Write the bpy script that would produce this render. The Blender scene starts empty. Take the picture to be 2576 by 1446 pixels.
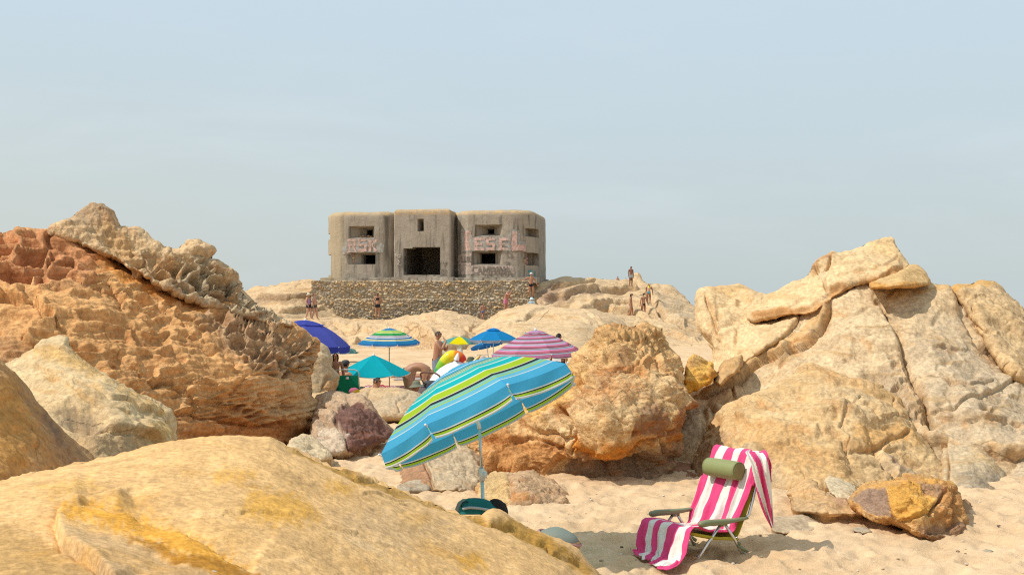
import bpy, bmesh, math, random
import numpy as np
from mathutils import Vector, Matrix
from mathutils.bvhtree import BVHTree

SC = bpy.context.scene
COL = SC.collection
rng = np.random.default_rng(7)
random.seed(7)
F = 3000.0            # focal length, in widths of 1/2576 of the picture
CU, CV, CZ = 1288.0, 776.0, 2.0   # optical axis column, horizon row, eye height


def P(u, v, Y):
    """A sighted point: the direction (u, v) at distance Y metres."""
    return np.stack(np.broadcast_arrays((np.asarray(u, float) - CU) * Y / F, np.asarray(Y, float) + 0 * np.asarray(u, float),
                                        CZ - (np.asarray(v, float) - CV) * Y / F), -1)


def V(u, v, Y):
    return Vector([float(c) for c in P(u, v, Y)])


# ------------------------------------------------------------------ noise
_perm = np.random.default_rng(11).permutation(256).astype(np.int64)
_perm = np.concatenate([_perm, _perm, _perm])
_grad = np.random.default_rng(12).normal(size=(256, 3))
_grad /= np.linalg.norm(_grad, axis=1)[:, None]
_jit = np.random.default_rng(13).random((256, 3))


def perlin(p, seed=0):
    p = np.asarray(p, float) + seed * 17.31
    i = np.floor(p).astype(np.int64)
    f = p - i
    w = f * f * f * (f * (f * 6 - 15) + 10)
    i &= 255
    out = np.zeros(len(p))
    for dx in (0, 1):
        wx = w[:, 0] if dx else 1 - w[:, 0]
        a = _perm[(i[:, 0] + dx) & 255]
        for dy in (0, 1):
            wy = w[:, 1] if dy else 1 - w[:, 1]
            b = _perm[a + ((i[:, 1] + dy) & 255)]
            for dz in (0, 1):
                wz = w[:, 2] if dz else 1 - w[:, 2]
                g = _grad[_perm[b + ((i[:, 2] + dz) & 255)]]
                out += wx * wy * wz * (g[:, 0] * (f[:, 0] - dx) + g[:, 1] * (f[:, 1] - dy) + g[:, 2] * (f[:, 2] - dz))
    return out * 1.5


def fbm(p, octv=4, gain=.5, lac=2.03, seed=0):
    o = 0
    a = 1
    for k in range(octv):
        o = o + a * perlin(p * lac ** k, seed + k * 3)
        a *= gain
    return o


def ridged(p, octv=4, gain=.5, seed=0):
    o = 0
    a = 1
    for k in range(octv):
        o = o + a * (1 - 2 * np.abs(perlin(p * 2.07 ** k, seed + k * 5)))
        a *= gain
    return o * .5


def voronoi(p, seed=0, centres=False):
    """F1, F2 and an id per nearest cell."""
    p = np.asarray(p, float) + seed * 9.7
    i = np.floor(p).astype(np.int64)
    f1 = np.full(len(p), 9.)
    f2 = np.full(len(p), 9.)
    cid = np.zeros(len(p), np.int64); cen = np.zeros_like(p)
    for dx in (-1, 0, 1):
        for dy in (-1, 0, 1):
            for dz in (-1, 0, 1):
                c = i + np.array([dx, dy, dz])
                h = _perm[_perm[_perm[c[:, 0] & 255] + (c[:, 1] & 255)] + (c[:, 2] & 255)]
                q = c + _jit[h]
                d = np.sqrt(((q - p) ** 2).sum(1))
                n = d < f1
                f2 = np.where(n, f1, np.minimum(f2, d))
                cid = np.where(n, h, cid)
                if centres: cen[n] = q[n]
                f1 = np.where(n, d, f1)
    return (f1, f2, cid, cen - seed * 9.7) if centres else (f1, f2, cid)


def sstep(a, b, x):
    t = np.clip((x - a) / (b - a), 0, 1)
    return t * t * (3 - 2 * t)


# ------------------------------------------------------------------ objects
def tag(o, label=None, cat=None, group=None, kind=None):
    if label: o["label"] = label
    if cat: o["category"] = cat
    if group: o["group"] = group
    if kind: o["kind"] = kind
    return o


def empty(name, loc, label=None, cat=None, group=None, rz=0):
    o = bpy.data.objects.new(name, None)
    o.empty_display_size = .1
    COL.objects.link(o)
    o.location = loc
    o.rotation_euler = (0, 0, rz)
    return tag(o, label, cat, group)


def mesh_np(name, verts, faces, mat, parent=None, origin=None, col=None, smooth=True, world=True):
    """One mesh object from arrays. verts are world positions (world=True); col is a colour per vertex."""
    verts = np.asarray(verts, float).reshape(-1, 3)
    me = bpy.data.meshes.new(name)
    pl = Vector(parent_loc(parent)) if parent is not None else Vector((0, 0, 0))
    if world:
        if origin is None:
            origin = (verts[:, 0].mean(), verts[:, 1].mean(), verts[:, 2].min())
    else:
        origin = (0, 0, 0)
    vl = verts - np.asarray(origin, float)
    if isinstance(faces, np.ndarray) and faces.ndim == 2:
        n, k = faces.shape
        me.vertices.add(len(vl))
        me.vertices.foreach_set("co", vl.ravel())
        me.loops.add(n * k)
        me.loops.foreach_set("vertex_index", faces.astype(np.int32).ravel())
        me.polygons.add(n)
        me.polygons.foreach_set("loop_start", np.arange(0, n * k, k, dtype=np.int32))
        me.update(calc_edges=True)
    else:
        me.from_pydata([tuple(x) for x in vl], [], [tuple(int(i) for i in f) for f in faces])
    if smooth:
        me.polygons.foreach_set("use_smooth", np.ones(len(me.polygons), bool))
    if col is not None:
        col = np.asarray(col, float)
        if len(col) == len(vl):
            at = me.color_attributes.new("Col", "FLOAT_COLOR", "POINT")
            at.data.foreach_set("color", np.concatenate([col, np.ones((len(col), 1))], 1).astype(np.float32).ravel())
        else:   # per face
            at = me.color_attributes.new("Col", "FLOAT_COLOR", "CORNER")
            cnt = np.array([len(p.vertices) for p in me.polygons])
            cc = np.repeat(np.concatenate([col, np.ones((len(col), 1))], 1), cnt, 0)
            at.data.foreach_set("color", cc.astype(np.float32).ravel())
    if mat is not None: me.materials.append(mat)
    o = bpy.data.objects.new(name, me)
    COL.objects.link(o)
    if parent is not None:
        o.parent = parent
        if world:
            inv = parent_matrix(parent).inverted()
            o.matrix_local = inv @ Matrix.Translation(Vector(origin))
    else:
        o.location = origin
    return o


def parent_matrix(p):
    m = Matrix.LocRotScale(p.location, p.rotation_euler, p.scale) if p.parent is None else None
    if m is None:
        m = parent_matrix(p.parent) @ Matrix.LocRotScale(p.location, p.rotation_euler, p.scale)
    return m


def parent_loc(p):
    return parent_matrix(p).translation


class MB:
    """Collects shapes into one mesh."""
    def __init__(s):
        s.v = []; s.f = []; s.c = []

    def add(s, vs, fs, c=None):
        b = len(s.v)
        s.v += [tuple(float(k) for k in x) for x in vs]
        s.f += [tuple(int(i) + b for i in f) for f in fs]
        s.c += [c if c is not None else (1, 1, 1)] * len(fs)
        return s

    def box(s, c, sx, sy, sz, R=None, col=None):
        """box of full sizes centred at c, turned by the 3x3 matrix R."""
        vs = [Vector((x * sx / 2, y * sy / 2, z * sz / 2)) for x in (-1, 1) for y in (-1, 1) for z in (-1, 1)]
        if R is not None: vs = [R @ q for q in vs]
        vs = [q + Vector(c) for q in vs]
        return s.add(vs, [(0, 1, 3, 2), (4, 6, 7, 5), (0, 4, 5, 1), (2, 3, 7, 6), (0, 2, 6, 4), (1, 5, 7, 3)], col)

    def tube(s, pts, r, n=10, col=None, cap=True, flat=1.0):
        pts = [Vector(p) for p in pts]
        rs = [float(q) for q in r] if hasattr(r, "__len__") else [r] * len(pts)
        vs = []; fs = []
        up = Vector((0, 0, 1))
        for i, p in enumerate(pts):
            d = (pts[min(i + 1, len(pts) - 1)] - pts[max(i - 1, 0)]).normalized()
            a = d.cross(up)
            if a.length < 1e-3: a = d.cross(Vector((1, 0, 0)))
            a.normalize(); b = a.cross(d).normalized()
            for k in range(n):
                t = 2 * math.pi * k / n
                vs.append(p + rs[i] * (math.cos(t) * a + flat * math.sin(t) * b))
        for i in range(len(pts) - 1):
            for k in range(n):
                k2 = (k + 1) % n
                fs.append((i * n + k, i * n + k2, (i + 1) * n + k2, (i + 1) * n + k))
        if cap:
            fs.append(tuple(range(n))[::-1])
            fs.append(tuple((len(pts) - 1) * n + k for k in range(n)))
        return s.add(vs, fs, col)

    def lathe(s, prof, c=(0, 0, 0), R=None, n=20, col=None, sx=1., sy=1.):
        """profile [(r, z)] round the z axis, turned by R and moved to c."""
        vs = []; fs = []
        for r, z in prof:
            for k in range(n):
                t = 2 * math.pi * k / n
                q = Vector((r * sx * math.cos(t), r * sy * math.sin(t), z))
                if R is not None: q = R @ q
                vs.append(q + Vector(c))
        for i in range(len(prof) - 1):
            for k in range(n):
                k2 = (k + 1) % n
                fs.append((i * n + k, i * n + k2, (i + 1) * n + k2, (i + 1) * n + k))
        return s.add(vs, fs, col)

    def ball(s, c, r, n=14, m=9, col=None, sc=(1, 1, 1), R=None):
        pr = [(max(1e-4, math.sin(math.pi * i / m)), -math.cos(math.pi * i / m)) for i in range(m + 1)]
        vs = []; fs = []
        for rr, z in pr:
            for k in range(n):
                t = 2 * math.pi * k / n
                q = Vector((rr * math.cos(t) * sc[0], rr * math.sin(t) * sc[1], z * sc[2])) * r
                if R is not None: q = R @ q
                vs.append(q + Vector(c))
        for i in range(m):
            for k in range(n):
                k2 = (k + 1) % n
                fs.append((i * n + k, i * n + k2, (i + 1) * n + k2, (i + 1) * n + k))
        return s.add(vs, fs, col)

    def build(s, name, mat, parent=None, smooth=True, colors=False, origin=None, world=True):
        return mesh_np(name, s.v, s.f, mat, parent, origin, np.array(s.c)[:, :3] if colors else None, smooth, world)


def along(d, up=(0, 0, 1)):
    """rotation matrix whose z axis is d"""
    d = Vector(d).normalized()
    return d.to_track_quat('Z', 'Y').to_matrix()


# ------------------------------------------------------------------ materials
def new_mat(name):
    m = bpy.data.materials.new(name)
    m.use_nodes = True
    nt = m.node_tree
    return m, nt, nt.nodes["Principled BSDF"], nt.links


def nd(nt, t, **kw):
    n = nt.nodes.new(t)
    for k, v in kw.items():
        if k in n.inputs.keys():
            n.inputs[k].default_value = v
        else:
            setattr(n, k, v)
    return n


def mixc(nt, fac, a, b, mode='MIX'):
    n = nt.nodes.new('ShaderNodeMix'); n.data_type = 'RGBA'; n.blend_type = mode
    for s, x in ((0, fac), (6, a), (7, b)):
        if hasattr(x, 'links') or isinstance(x, bpy.types.NodeSocket): nt.links.new(x, n.inputs[s])
        elif s == 0: n.inputs[s].default_value = x
        else: n.inputs[s].default_value = (*x, 1)
    return n.outputs[2]


def ramp(nt, x, a, b, lo=0., hi=1.):
    n = nt.nodes.new('ShaderNodeMapRange'); n.interpolation_type = 'SMOOTHSTEP'
    nt.links.new(x, n.inputs[0])
    n.inputs[1].default_value = a; n.inputs[2].default_value = b; n.inputs[3].default_value = lo; n.inputs[4].default_value = hi
    return n.outputs[0]


def noise_n(nt, vec, scale, detail=6, rough=.6, dist=0.):
    n = nd(nt, 'ShaderNodeTexNoise', Scale=scale, Detail=detail, Roughness=rough, Distortion=dist)
    nt.links.new(vec, n.inputs['Vector'])
    return n.outputs[0]


WARM = np.array([1.06, .97, .90])


def rock_mat(name, s=1., rust=(.33, .13, .035), grey=(.30, .27, .22), rust_amt=.5, grey_amt=.4, bump=.6, bdist=.03, strata=None, rough=.92, cracks=.8, streak=.5, specks=0.):
    """Weathered sandstone: the mesh carries the colours of its beds ('Col'), this adds staining, grain and relief."""
    m, nt, b, L = new_mat(name)
    rust = tuple(np.array(rust) * WARM); grey = tuple(np.array(grey) * WARM)
    tc = nd(nt, 'ShaderNodeTexCoord').outputs['Object']
    at = nd(nt, 'ShaderNodeAttribute', attribute_name='Col').outputs['Color']
    vec = tc
    mp = nd(nt, 'ShaderNodeMapping')
    L.new(tc, mp.inputs[0])
    if strata:
        mp.inputs['Rotation'].default_value = (0, strata[0], 0)
        mp.inputs['Scale'].default_value = (1, 1, strata[1])
    n_big = noise_n(nt, mp.outputs[0], .9 * s, 7, .62, .4)
    n_mid = noise_n(nt, mp.outputs[0], 3.1 * s, 8, .65, .2)
    n_fin = noise_n(nt, tc, 22 * s, 5, .7)
    n_gr = noise_n(nt, tc, 95 * s, 2, .6)
    c = mixc(nt, ramp(nt, n_big, .50, .74, 0, rust_amt), at, rust)
    c = mixc(nt, ramp(nt, n_mid, .54, .76, 0, grey_amt), c, grey)
    k = mixc(nt, ramp(nt, n_mid, .28, .70), (.80, .78, .76), (1.14, 1.13, 1.10))
    c = mixc(nt, 1., c, k, 'MULTIPLY')
    k = mixc(nt, ramp(nt, n_fin, .3, .7), (.74, .725, .71), (1.20, 1.20, 1.19))
    c = mixc(nt, 1., c, k, 'MULTIPLY')
    k = mixc(nt, ramp(nt, n_gr, .3, .7), (.88, .88, .88), (1.1, 1.1, 1.1))
    c = mixc(nt, 1., c, k, 'MULTIPLY')
    # thin iron bands along the bedding
    m2 = nd(nt, 'ShaderNodeMapping'); L.new(tc, m2.inputs[0])
    m2.inputs['Rotation'].default_value = (.12, strata[0] if strata else 0, .2); m2.inputs['Scale'].default_value = (1, 1, 6.5)
    n_st = noise_n(nt, m2.outputs[0], 1.5 * s, 6, .6, .35)
    c = mixc(nt, ramp(nt, n_st, .54, .68, 0, streak), c, tuple(np.array(rust) * .8))
    # joints: a wandering, broken net of fine cracks
    wv = nt.nodes.new('ShaderNodeMix'); wv.data_type = 'VECTOR'
    nz = nd(nt, 'ShaderNodeTexNoise', Scale=2.2 * s, Detail=5., Roughness=.6); L.new(tc, nz.inputs['Vector'])
    wv.inputs[0].default_value = .22 / max(s, .3) if s > 1 else .3
    L.new(m2.outputs[0] if False else tc, wv.inputs[4]); L.new(nz.outputs['Color'], wv.inputs[5])
    vr = nd(nt, 'ShaderNodeTexVoronoi', feature='DISTANCE_TO_EDGE', Scale=1.25 * s); L.new(wv.outputs[1], vr.inputs['Vector'])
    ck = nt.nodes.new('ShaderNodeMath'); ck.operation = 'MULTIPLY'
    L.new(ramp(nt, vr.outputs['Distance'], .011, .002), ck.inputs[0]); L.new(ramp(nt, n_big, .49, .55, 0, cracks), ck.inputs[1])
    c = mixc(nt, ck.outputs[0], c, (.13, .075, .04)) if cracks else c
    if specks:
        vs_ = nd(nt, 'ShaderNodeTexVoronoi', Scale=9.); L.new(tc, vs_.inputs['Vector'])
        sp = nt.nodes.new('ShaderNodeMath'); sp.operation = 'MULTIPLY'
        L.new(ramp(nt, vs_.outputs['Distance'], .10, .04), sp.inputs[0]); L.new(ramp(nt, n_big, .50, .62, 0, specks), sp.inputs[1])
        c = mixc(nt, sp.outputs[0], c, (.72, .70, .66))
    L.new(c, b.inputs['Base Color'])
    b.inputs['Roughness'].default_value = rough
    b.inputs['Specular IOR Level'].default_value = .18
    bn1 = nd(nt, 'ShaderNodeBump', Strength=bump, Distance=bdist)
    L.new(noise_n(nt, mp.outputs[0], 6 * s, 10, .68, .3), bn1.inputs['Height'])
    bn2 = nd(nt, 'ShaderNodeBump', Strength=bump * .55, Distance=bdist * .35)
    rg = nd(nt, 'ShaderNodeTexNoise', noise_type='RIDGED_MULTIFRACTAL', Scale=9 * s, Detail=7., Roughness=.62); L.new(mp.outputs[0], rg.inputs['Vector'])
    L.new(rg.outputs[0], bn2.inputs['Height'])
    L.new(bn1.outputs[0], bn2.inputs['Normal'])
    bn3 = nd(nt, 'ShaderNodeBump', Strength=.9 * cracks, Distance=bdist * 1.2, invert=True)
    L.new(ck.outputs[0], bn3.inputs['Height']); L.new(bn2.outputs[0], bn3.inputs['Normal'])
    bn4 = nd(nt, 'ShaderNodeBump', Strength=bump * .6, Distance=bdist)
    L.new(n_st, bn4.inputs['Height']); L.new(bn3.outputs[0], bn4.inputs['Normal'])
    L.new(bn4.outputs[0], b.inputs['Normal'])
    return m


def plain(name, c, rough=.6, metal=0., spec=.4, var=.08, vs=20., bump=0., bs=60.):
    m, nt, b, L = new_mat(name)
    tc = nd(nt, 'ShaderNodeTexCoord').outputs['Object']
    n = noise_n(nt, tc, vs, 4, .6)
    c2 = mixc(nt, n, tuple(x * (1 - var) for x in c), tuple(min(1, x * (1 + var)) for x in c))
    L.new(c2, b.inputs['Base Color'])
    b.inputs['Roughness'].default_value = rough
    b.inputs['Metallic'].default_value = metal
    b.inputs['Specular IOR Level'].default_value = spec
    if bump:
        bn = nd(nt, 'ShaderNodeBump', Strength=bump, Distance=.004)
        L.new(noise_n(nt, tc, bs, 4, .6), bn.inputs['Height'])
        L.new(bn.outputs[0], b.inputs['Normal'])
    return m


def fabric_attr(name, transl=.3, rough=.8, bump=.25, bs=500., var=.1, vs=6.):
    """Cloth whose dyed pattern is carried by the mesh's 'Col'; thin, so some light comes through."""
    m, nt, b, L = new_mat(name)
    tc = nd(nt, 'ShaderNodeTexCoord').outputs['Object']
    at = nd(nt, 'ShaderNodeAttribute', attribute_name='Col').outputs['Color']
    k = mixc(nt, noise_n(nt, tc, vs, 5, .6), (1 - var,) * 3, (1 + var,) * 3)
    c = mixc(nt, 1., at, k, 'MULTIPLY')
    L.new(c, b.inputs['Base Color'])
    b.inputs['Roughness'].default_value = rough
    b.inputs['Specular IOR Level'].default_value = .2
    bn = nd(nt, 'ShaderNodeBump', Strength=bump, Distance=.003)
    L.new(noise_n(nt, tc, bs, 3, .6), bn.inputs['Height'])
    bn2 = nd(nt, 'ShaderNodeBump', Strength=bump, Distance=.02)
    L.new(noise_n(nt, tc, 9, 3, .5), bn2.inputs['Height'])
    L.new(bn2.outputs[0], bn.inputs['Normal'])
    L.new(bn.outputs[0], b.inputs['Normal'])
    if transl:
        tr = nd(nt, 'ShaderNodeBsdfTranslucent')
        L.new(c, tr.inputs[0])
        mx = nd(nt, 'ShaderNodeMixShader')
        mx.inputs[0].default_value = transl
        L.new(b.outputs[0], mx.inputs[1]); L.new(tr.outputs[0], mx.inputs[2])
        L.new(mx.outputs[0], nt.nodes['Material Output'].inputs[0])
    return m


def s2l(r, g, b):
    f = lambda x: (x / 255 / 12.92) if x / 255 <= .04045 else ((x / 255 + .055) / 1.055) ** 2.4
    return (f(r), f(g), f(b))
# ------------------------------------------------------------------ rocks
def surf(ctrl):
    """smooth depth surface through sighted points (u, v, Y)"""
    if not hasattr(ctrl, "__len__"):
        return lambda u, v: np.full(np.shape(u), float(ctrl))
    c = np.array(ctrl, float)
    x = c[:, :2] / 300.
    n = len(c)
    if n <= 3:
        A = np.concatenate([x, np.ones((n, 1))], 1)
        w = np.linalg.lstsq(A, c[:, 2], rcond=None)[0]
        return lambda u, v: u / 300. * w[0] + v / 300. * w[1] + w[2]
    k = lambda d2: .5 * d2 * np.log(d2 + 1e-9)
    K = k(((x[:, None] - x[None]) ** 2).sum(-1)) + np.eye(n) * .02
    Q = np.concatenate([x, np.ones((n, 1))], 1)
    M = np.block([[K, Q], [Q.T, np.zeros((3, 3))]])
    w = np.linalg.solve(M, np.concatenate([c[:, 2], np.zeros(3)]))

    def f(u, v):
        u = np.asarray(u, float); v = np.asarray(v, float)
        o = u / 300. * w[n] + v / 300. * w[n + 1] + w[n + 2]
        for i in range(n):
            o = o + w[i] * k((u / 300. - x[i, 0]) ** 2 + (v / 300. - x[i, 1]) ** 2)
        return o
    return f


def smooth_poly(poly, step=7.):
    p = np.array(poly, float)
    out = []
    n = len(p)
    for i in range(n):
        a, b, c, d = p[i - 1], p[i], p[(i + 1) % n], p[(i + 2) % n]
        m = max(1, int(np.linalg.norm(c - b) / step))
        for k in range(m):
            t = k / m
            # Catmull-Rom with a bit of tension, so corners stay crisp
            q = .5 * ((2 * b) + (c - a) * t + (2 * a - 5 * b + 4 * c - d) * t * t + (-a + 3 * b - 3 * c + d) * t ** 3)
            out.append(.55 * q + .45 * (b + (c - b) * t))
    return np.array(out)


def seg_dist(pts, a, b):
    ab = b - a
    t = np.clip(((pts - a) @ ab) / (ab @ ab + 1e-12), 0, 1)
    q = a + t[:, None] * ab
    return np.sqrt(((pts - q) ** 2).sum(1)), q, t


def poly_sd(pts, poly):
    """distance to the outline, nearest outline point, inside flag"""
    best = np.full(len(pts), 1e9); near = np.zeros_like(pts)
    ins = np.zeros(len(pts), bool)
    n = len(poly)
    for i in range(n):
        a, b = poly[i], poly[(i + 1) % n]
        d, q, _ = seg_dist(pts, a, b)
        m = d < best
        best[m] = d[m]; near[m] = q[m]
        if a[1] != b[1]:
            c = ((a[1] > pts[:, 1]) != (b[1] > pts[:, 1])) & (pts[:, 0] < (b[0] - a[0]) * (pts[:, 1] - a[1]) / (b[1] - a[1]) + a[0])
            ins ^= c
    return best, near, ins


def line_sd(pts, line):
    """signed distance to an open polyline (positive = above / left of its run), and how far along it"""
    l = np.array(line, float)
    best = np.full(len(pts), 1e9); sg = np.zeros(len(pts)); al = np.zeros(len(pts))
    for i in range(len(l) - 1):
        d, q, t = seg_dist(pts, l[i], l[i + 1])
        ab = l[i + 1] - l[i]
        s = -(ab[0] * (pts[:, 1] - l[i][1]) - ab[1] * (pts[:, 0] - l[i][0]))
        m = d < best
        best[m] = d[m]; sg[m] = np.sign(s[m]); al[m] = (i + t[m]) / (len(l) - 1)
    return best * sg, al


def uvnoise(u, v, s, seed):
    return fbm(np.stack([u / s, v / s, np.full(len(u), seed * 3.7)], 1), 3, .38)


def rock(name, poly, ctrl, mat, col, edge=(.6, 60), back=1.0, h=2.6, label=None, cat=None, parent=None, group=None,
         noises=(), creases=(), pits=(), zones=(), dents=(), rough=3.0, seed=1, skirt=None, vcol=None, wob=9., stain=None):
    """A rock: its outline as sighted, its face set at real distances, its own back and thickness.
    noises  [(amp m, size m or (x,y,z), kind)] ; creases [(line, rise m, width px, groove m, groove px)]
    pits [(outline, cell m, depth m)] honeycomb ; zones [(outline, colour, soft px, strength)] ; dents [(u,v,ru,rv,depth m)]"""
    poly = smooth_poly(poly)
    if rough:   # broken, weathered outline
        nx = fbm(np.concatenate([poly / 46., np.full((len(poly), 1), seed * 5.1)], 1), 5, .62)
        ny = fbm(np.concatenate([poly / 46., np.full((len(poly), 1), seed * 5.1 + 40)], 1), 5, .62)
        poly = poly + rough * 1.6 * np.stack([nx, ny], 1)
    lo = poly.min(0) - h; hi = poly.max(0) + h
    nu = int((hi[0] - lo[0]) / h) + 2; nv = int((hi[1] - lo[1]) / h) + 2
    U, W = np.meshgrid(lo[0] + np.arange(nu) * h, lo[1] + np.arange(nv) * h)
    pts = np.stack([U.ravel(), W.ravel()], 1)
    d, near, ins = poly_sd(pts, poly)
    cen_in = ins.reshape(nv, nu)
    keep = (cen_in[:-1, :-1].astype(int) + cen_in[1:, :-1] + cen_in[:-1, 1:] + cen_in[1:, 1:]) >= 2
    idx = np.arange(nu * nv).reshape(nv, nu)
    q = np.stack([idx[:-1, :-1][keep], idx[1:, :-1][keep], idx[1:, 1:][keep], idx[:-1, 1:][keep]], 1)
    used = np.unique(q)
    re = np.full(nu * nv, -1); re[used] = np.arange(len(used))
    faces = re[q]
    # outline vertices sit on the outline
    cnt = np.zeros((nv, nu), int)
    cnt[:-1, :-1] += keep; cnt[1:, :-1] += keep; cnt[:-1, 1:] += keep; cnt[1:, 1:] += keep
    rim = (cnt.ravel()[used] < 4)
    pts = pts[used]; d = d[used]; near = near[used]; ins = ins[used]
    pts[rim] = near[rim]; d = np.where(rim | ~ins, 0, d)
    pts[~ins] = near[~ins]
    u, v = pts[:, 0], pts[:, 1]
    E, R = edge
    t = np.clip(d / R, 0, 1)
    prof = np.sqrt(np.maximum(0, 1 - (1 - t) ** 2))
    Yb = surf(ctrl)(u, v)
    Y = Yb + E * (1 - prof)
    # folds of the line work follow the grain of the rock
    wu = u + wob * uvnoise(u, v, 60., seed + 2); wv = v + wob * uvnoise(u, v, 60., seed + 9)
    wp = np.stack([wu, wv], 1)
    col = np.array(col, float) * WARM
    colr = np.tile(col, (len(u), 1))
    p = P(u, v, Y)

    def normals(p):
        a = p[faces[:, 2]] - p[faces[:, 0]]; b = p[faces[:, 3]] - p[faces[:, 1]]
        fn = np.cross(a, b)
        n = np.zeros_like(p)
        for k in range(4): np.add.at(n, faces[:, k], fn)
        return n / (np.linalg.norm(n, axis=1)[:, None] + 1e-12)
    n0 = normals(p)
    if (n0[:, 1].mean()) > 0: faces = faces[:, ::-1]; n0 = -n0
    disp = np.zeros(len(u)); stains = []
    for line, rise, width, groove, gw in creases:
        sd, al = line_sd(wp, line)
        fade = sstep(0, .06, al) * sstep(0, .06, 1 - al)
        disp += fade * np.where(sd > 0, rise * np.exp(-np.abs(sd) / width), 0) * sstep(-1, 4, sd)
        disp -= fade * groove * np.exp(-(sd / gw) ** 2)
        if stain is not None:   # iron seeping along the joint
            k = .55 * fade * np.exp(-(np.abs(sd + 3) / (gw * 2.2)) ** 1.5) * sstep(-.25, .35, uvnoise(u, v, 34., seed + 21))
            stains.append(k)
    for du, dv, ru, rv, dep in dents:
        k = ((wu - du) / ru) ** 2 + ((wv - dv) / rv) ** 2
        disp -= dep * np.exp(-k ** 1.5)
    for pol, cell, dep in pits:
        dd, _, inn = poly_sd(wp, np.array(pol, float))
        m = sstep(-10, 14, np.where(inn, dd, -dd))
        on = m > 0
        pp = p[on] / np.asarray(cell) + .35 * np.stack([perlin(p[on] / cell * 1.3, 3), perlin(p[on] / cell * 1.3, 4), perlin(p[on] / cell * 1.3, 5)], 1)
        f1, f2, cid = voronoi(pp, seed)
        e = f2 - f1
        k = sstep(.03, .26, e) * (.35 + .65 * ((cid * 37) % 101) / 100.)
        disp[on] -= dep * m[on] * k
    for amp, size, kind in noises:
        pp = p / np.asarray(size, float)
        if kind == 'fbm': disp += amp * fbm(pp, 6, .55, seed=seed)
        elif kind == 'fbm3': disp += amp * fbm(pp, 4, .42, seed=seed)
        elif kind == 'ridge': disp += amp * ridged(pp, 5, .55, seed=seed + 1)
        elif kind == 'strata':   # beds that weather back differently
            w = pp[:, 2] + .55 * fbm(pp * .35, 4, .5, seed=seed + 3)
            disp += amp * (perlin(np.stack([pp[:, 0] * .12, pp[:, 1] * .12, w], 1), seed) + .6 * perlin(np.stack([pp[:, 0] * .3, pp[:, 1] * .3, w * 2.7], 1), seed + 4))
        elif kind[:5] == 'ledge':   # beds broken back in sharp-lipped steps, tilted by the given angle
            an = math.radians(float(kind[6:] or 0))
            w = p[:, 0] * math.sin(an) * -1 + p[:, 2] * math.cos(an) + .25 * p[:, 1]
            sz = float(np.asarray(size).ravel()[0])
            w = w / sz + .55 * fbm(p / (sz * 3.2), 4, .5, seed=seed + 6)
            fl = np.floor(w).astype(int); fr = w - fl
            am = ((fl * 7919 + 13) % 101) / 100.
            m_ = sstep(-.25, .3, fbm(p / (sz * 4), 3, .5, seed=seed + 8))
            disp += amp * m_ * (.3 + am) * (fr ** 1.6 - .35) * (1 - sstep(.90, 1., fr) * 1.0)
        elif kind == 'facet':    # broken, chunky faces
            wq = pp + .16 * np.stack([perlin(pp * 2, 7), perlin(pp * 2, 8), perlin(pp * 2, 9)], 1)
            f1, f2, cid, cn = voronoi(wq, seed + 5, True)
            tl = np.clip(((wq - cn) * _grad[(cid * 7 + 3) & 255]).sum(1), -.6, .6)   # each block keeps its own plane
            disp += amp * (1.25 * tl + .4 * ((cid * 53 % 97) / 97. - .5)) * sstep(0, .17, f2 - f1) - amp * .12 * np.exp(-((f2 - f1) / .05) ** 2)
        elif kind == 'pock':     # scattered hollows
            f1, f2, cid = voronoi(pp, seed + 2)
            r = .16 + .3 * ((cid * 29) % 89) / 89.
            disp -= amp * sstep(0, 1, np.clip(1 - f1 / r, 0, 1)) * ((cid % 3) > 0)
    disp *= .45 + .55 * sstep(0, 18, d)
    p = p + n0 * disp[:, None]
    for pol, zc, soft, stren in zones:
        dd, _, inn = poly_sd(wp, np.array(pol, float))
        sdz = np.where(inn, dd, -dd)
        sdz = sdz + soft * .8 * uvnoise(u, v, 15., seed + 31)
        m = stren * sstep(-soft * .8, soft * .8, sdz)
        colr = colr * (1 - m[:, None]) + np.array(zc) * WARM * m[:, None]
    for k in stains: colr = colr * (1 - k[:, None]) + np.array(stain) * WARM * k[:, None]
    if vcol is not None: colr = vcol(u, v, p, colr)
    # the far side: same outline, its own bulge
    st = 4
    kb = keep[:(nv - 1) // st * st, :(nu - 1) // st * st]
    # coarse back built from a strided copy of the front grid
    hb = h * st
    nub = int((hi[0] - lo[0]) / hb) + 2; nvb = int((hi[1] - lo[1]) / hb) + 2
    Ub, Wb = np.meshgrid(lo[0] + np.arange(nub) * hb, lo[1] + np.arange(nvb) * hb)
    pb = np.stack([Ub.ravel(), Wb.ravel()], 1)
    db, nearb, inb = poly_sd(pb, poly)
    ci = inb.reshape(nvb, nub)
    kp = (ci[:-1, :-1].astype(int) + ci[1:, :-1] + ci[:-1, 1:] + ci[1:, 1:]) >= 1
    ib = np.arange(nub * nvb).reshape(nvb, nub)
    qb = np.stack([ib[:-1, :-1][kp], ib[:-1, 1:][kp], ib[1:, 1:][kp], ib[1:, :-1][kp]], 1)
    ub = np.unique(qb); rb = np.full(nub * nvb, -1); rb[ub] = np.arange(len(ub))
    fb = rb[qb]
    pb = np.where(inb[:, None], pb, nearb)[ub]; db = np.where(inb, db, 0)[ub]
    tb = np.clip(db / (R * 1.6), 0, 1)
    Ybk = surf(ctrl)(pb[:, 0], pb[:, 1]) + E + back * np.sqrt(np.maximum(0, 1 - (1 - tb) ** 2))
    vb = P(pb[:, 0], pb[:, 1], Ybk)
    # the two sides meet along the same edge
    ri = np.where(rim)[0]
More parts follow.
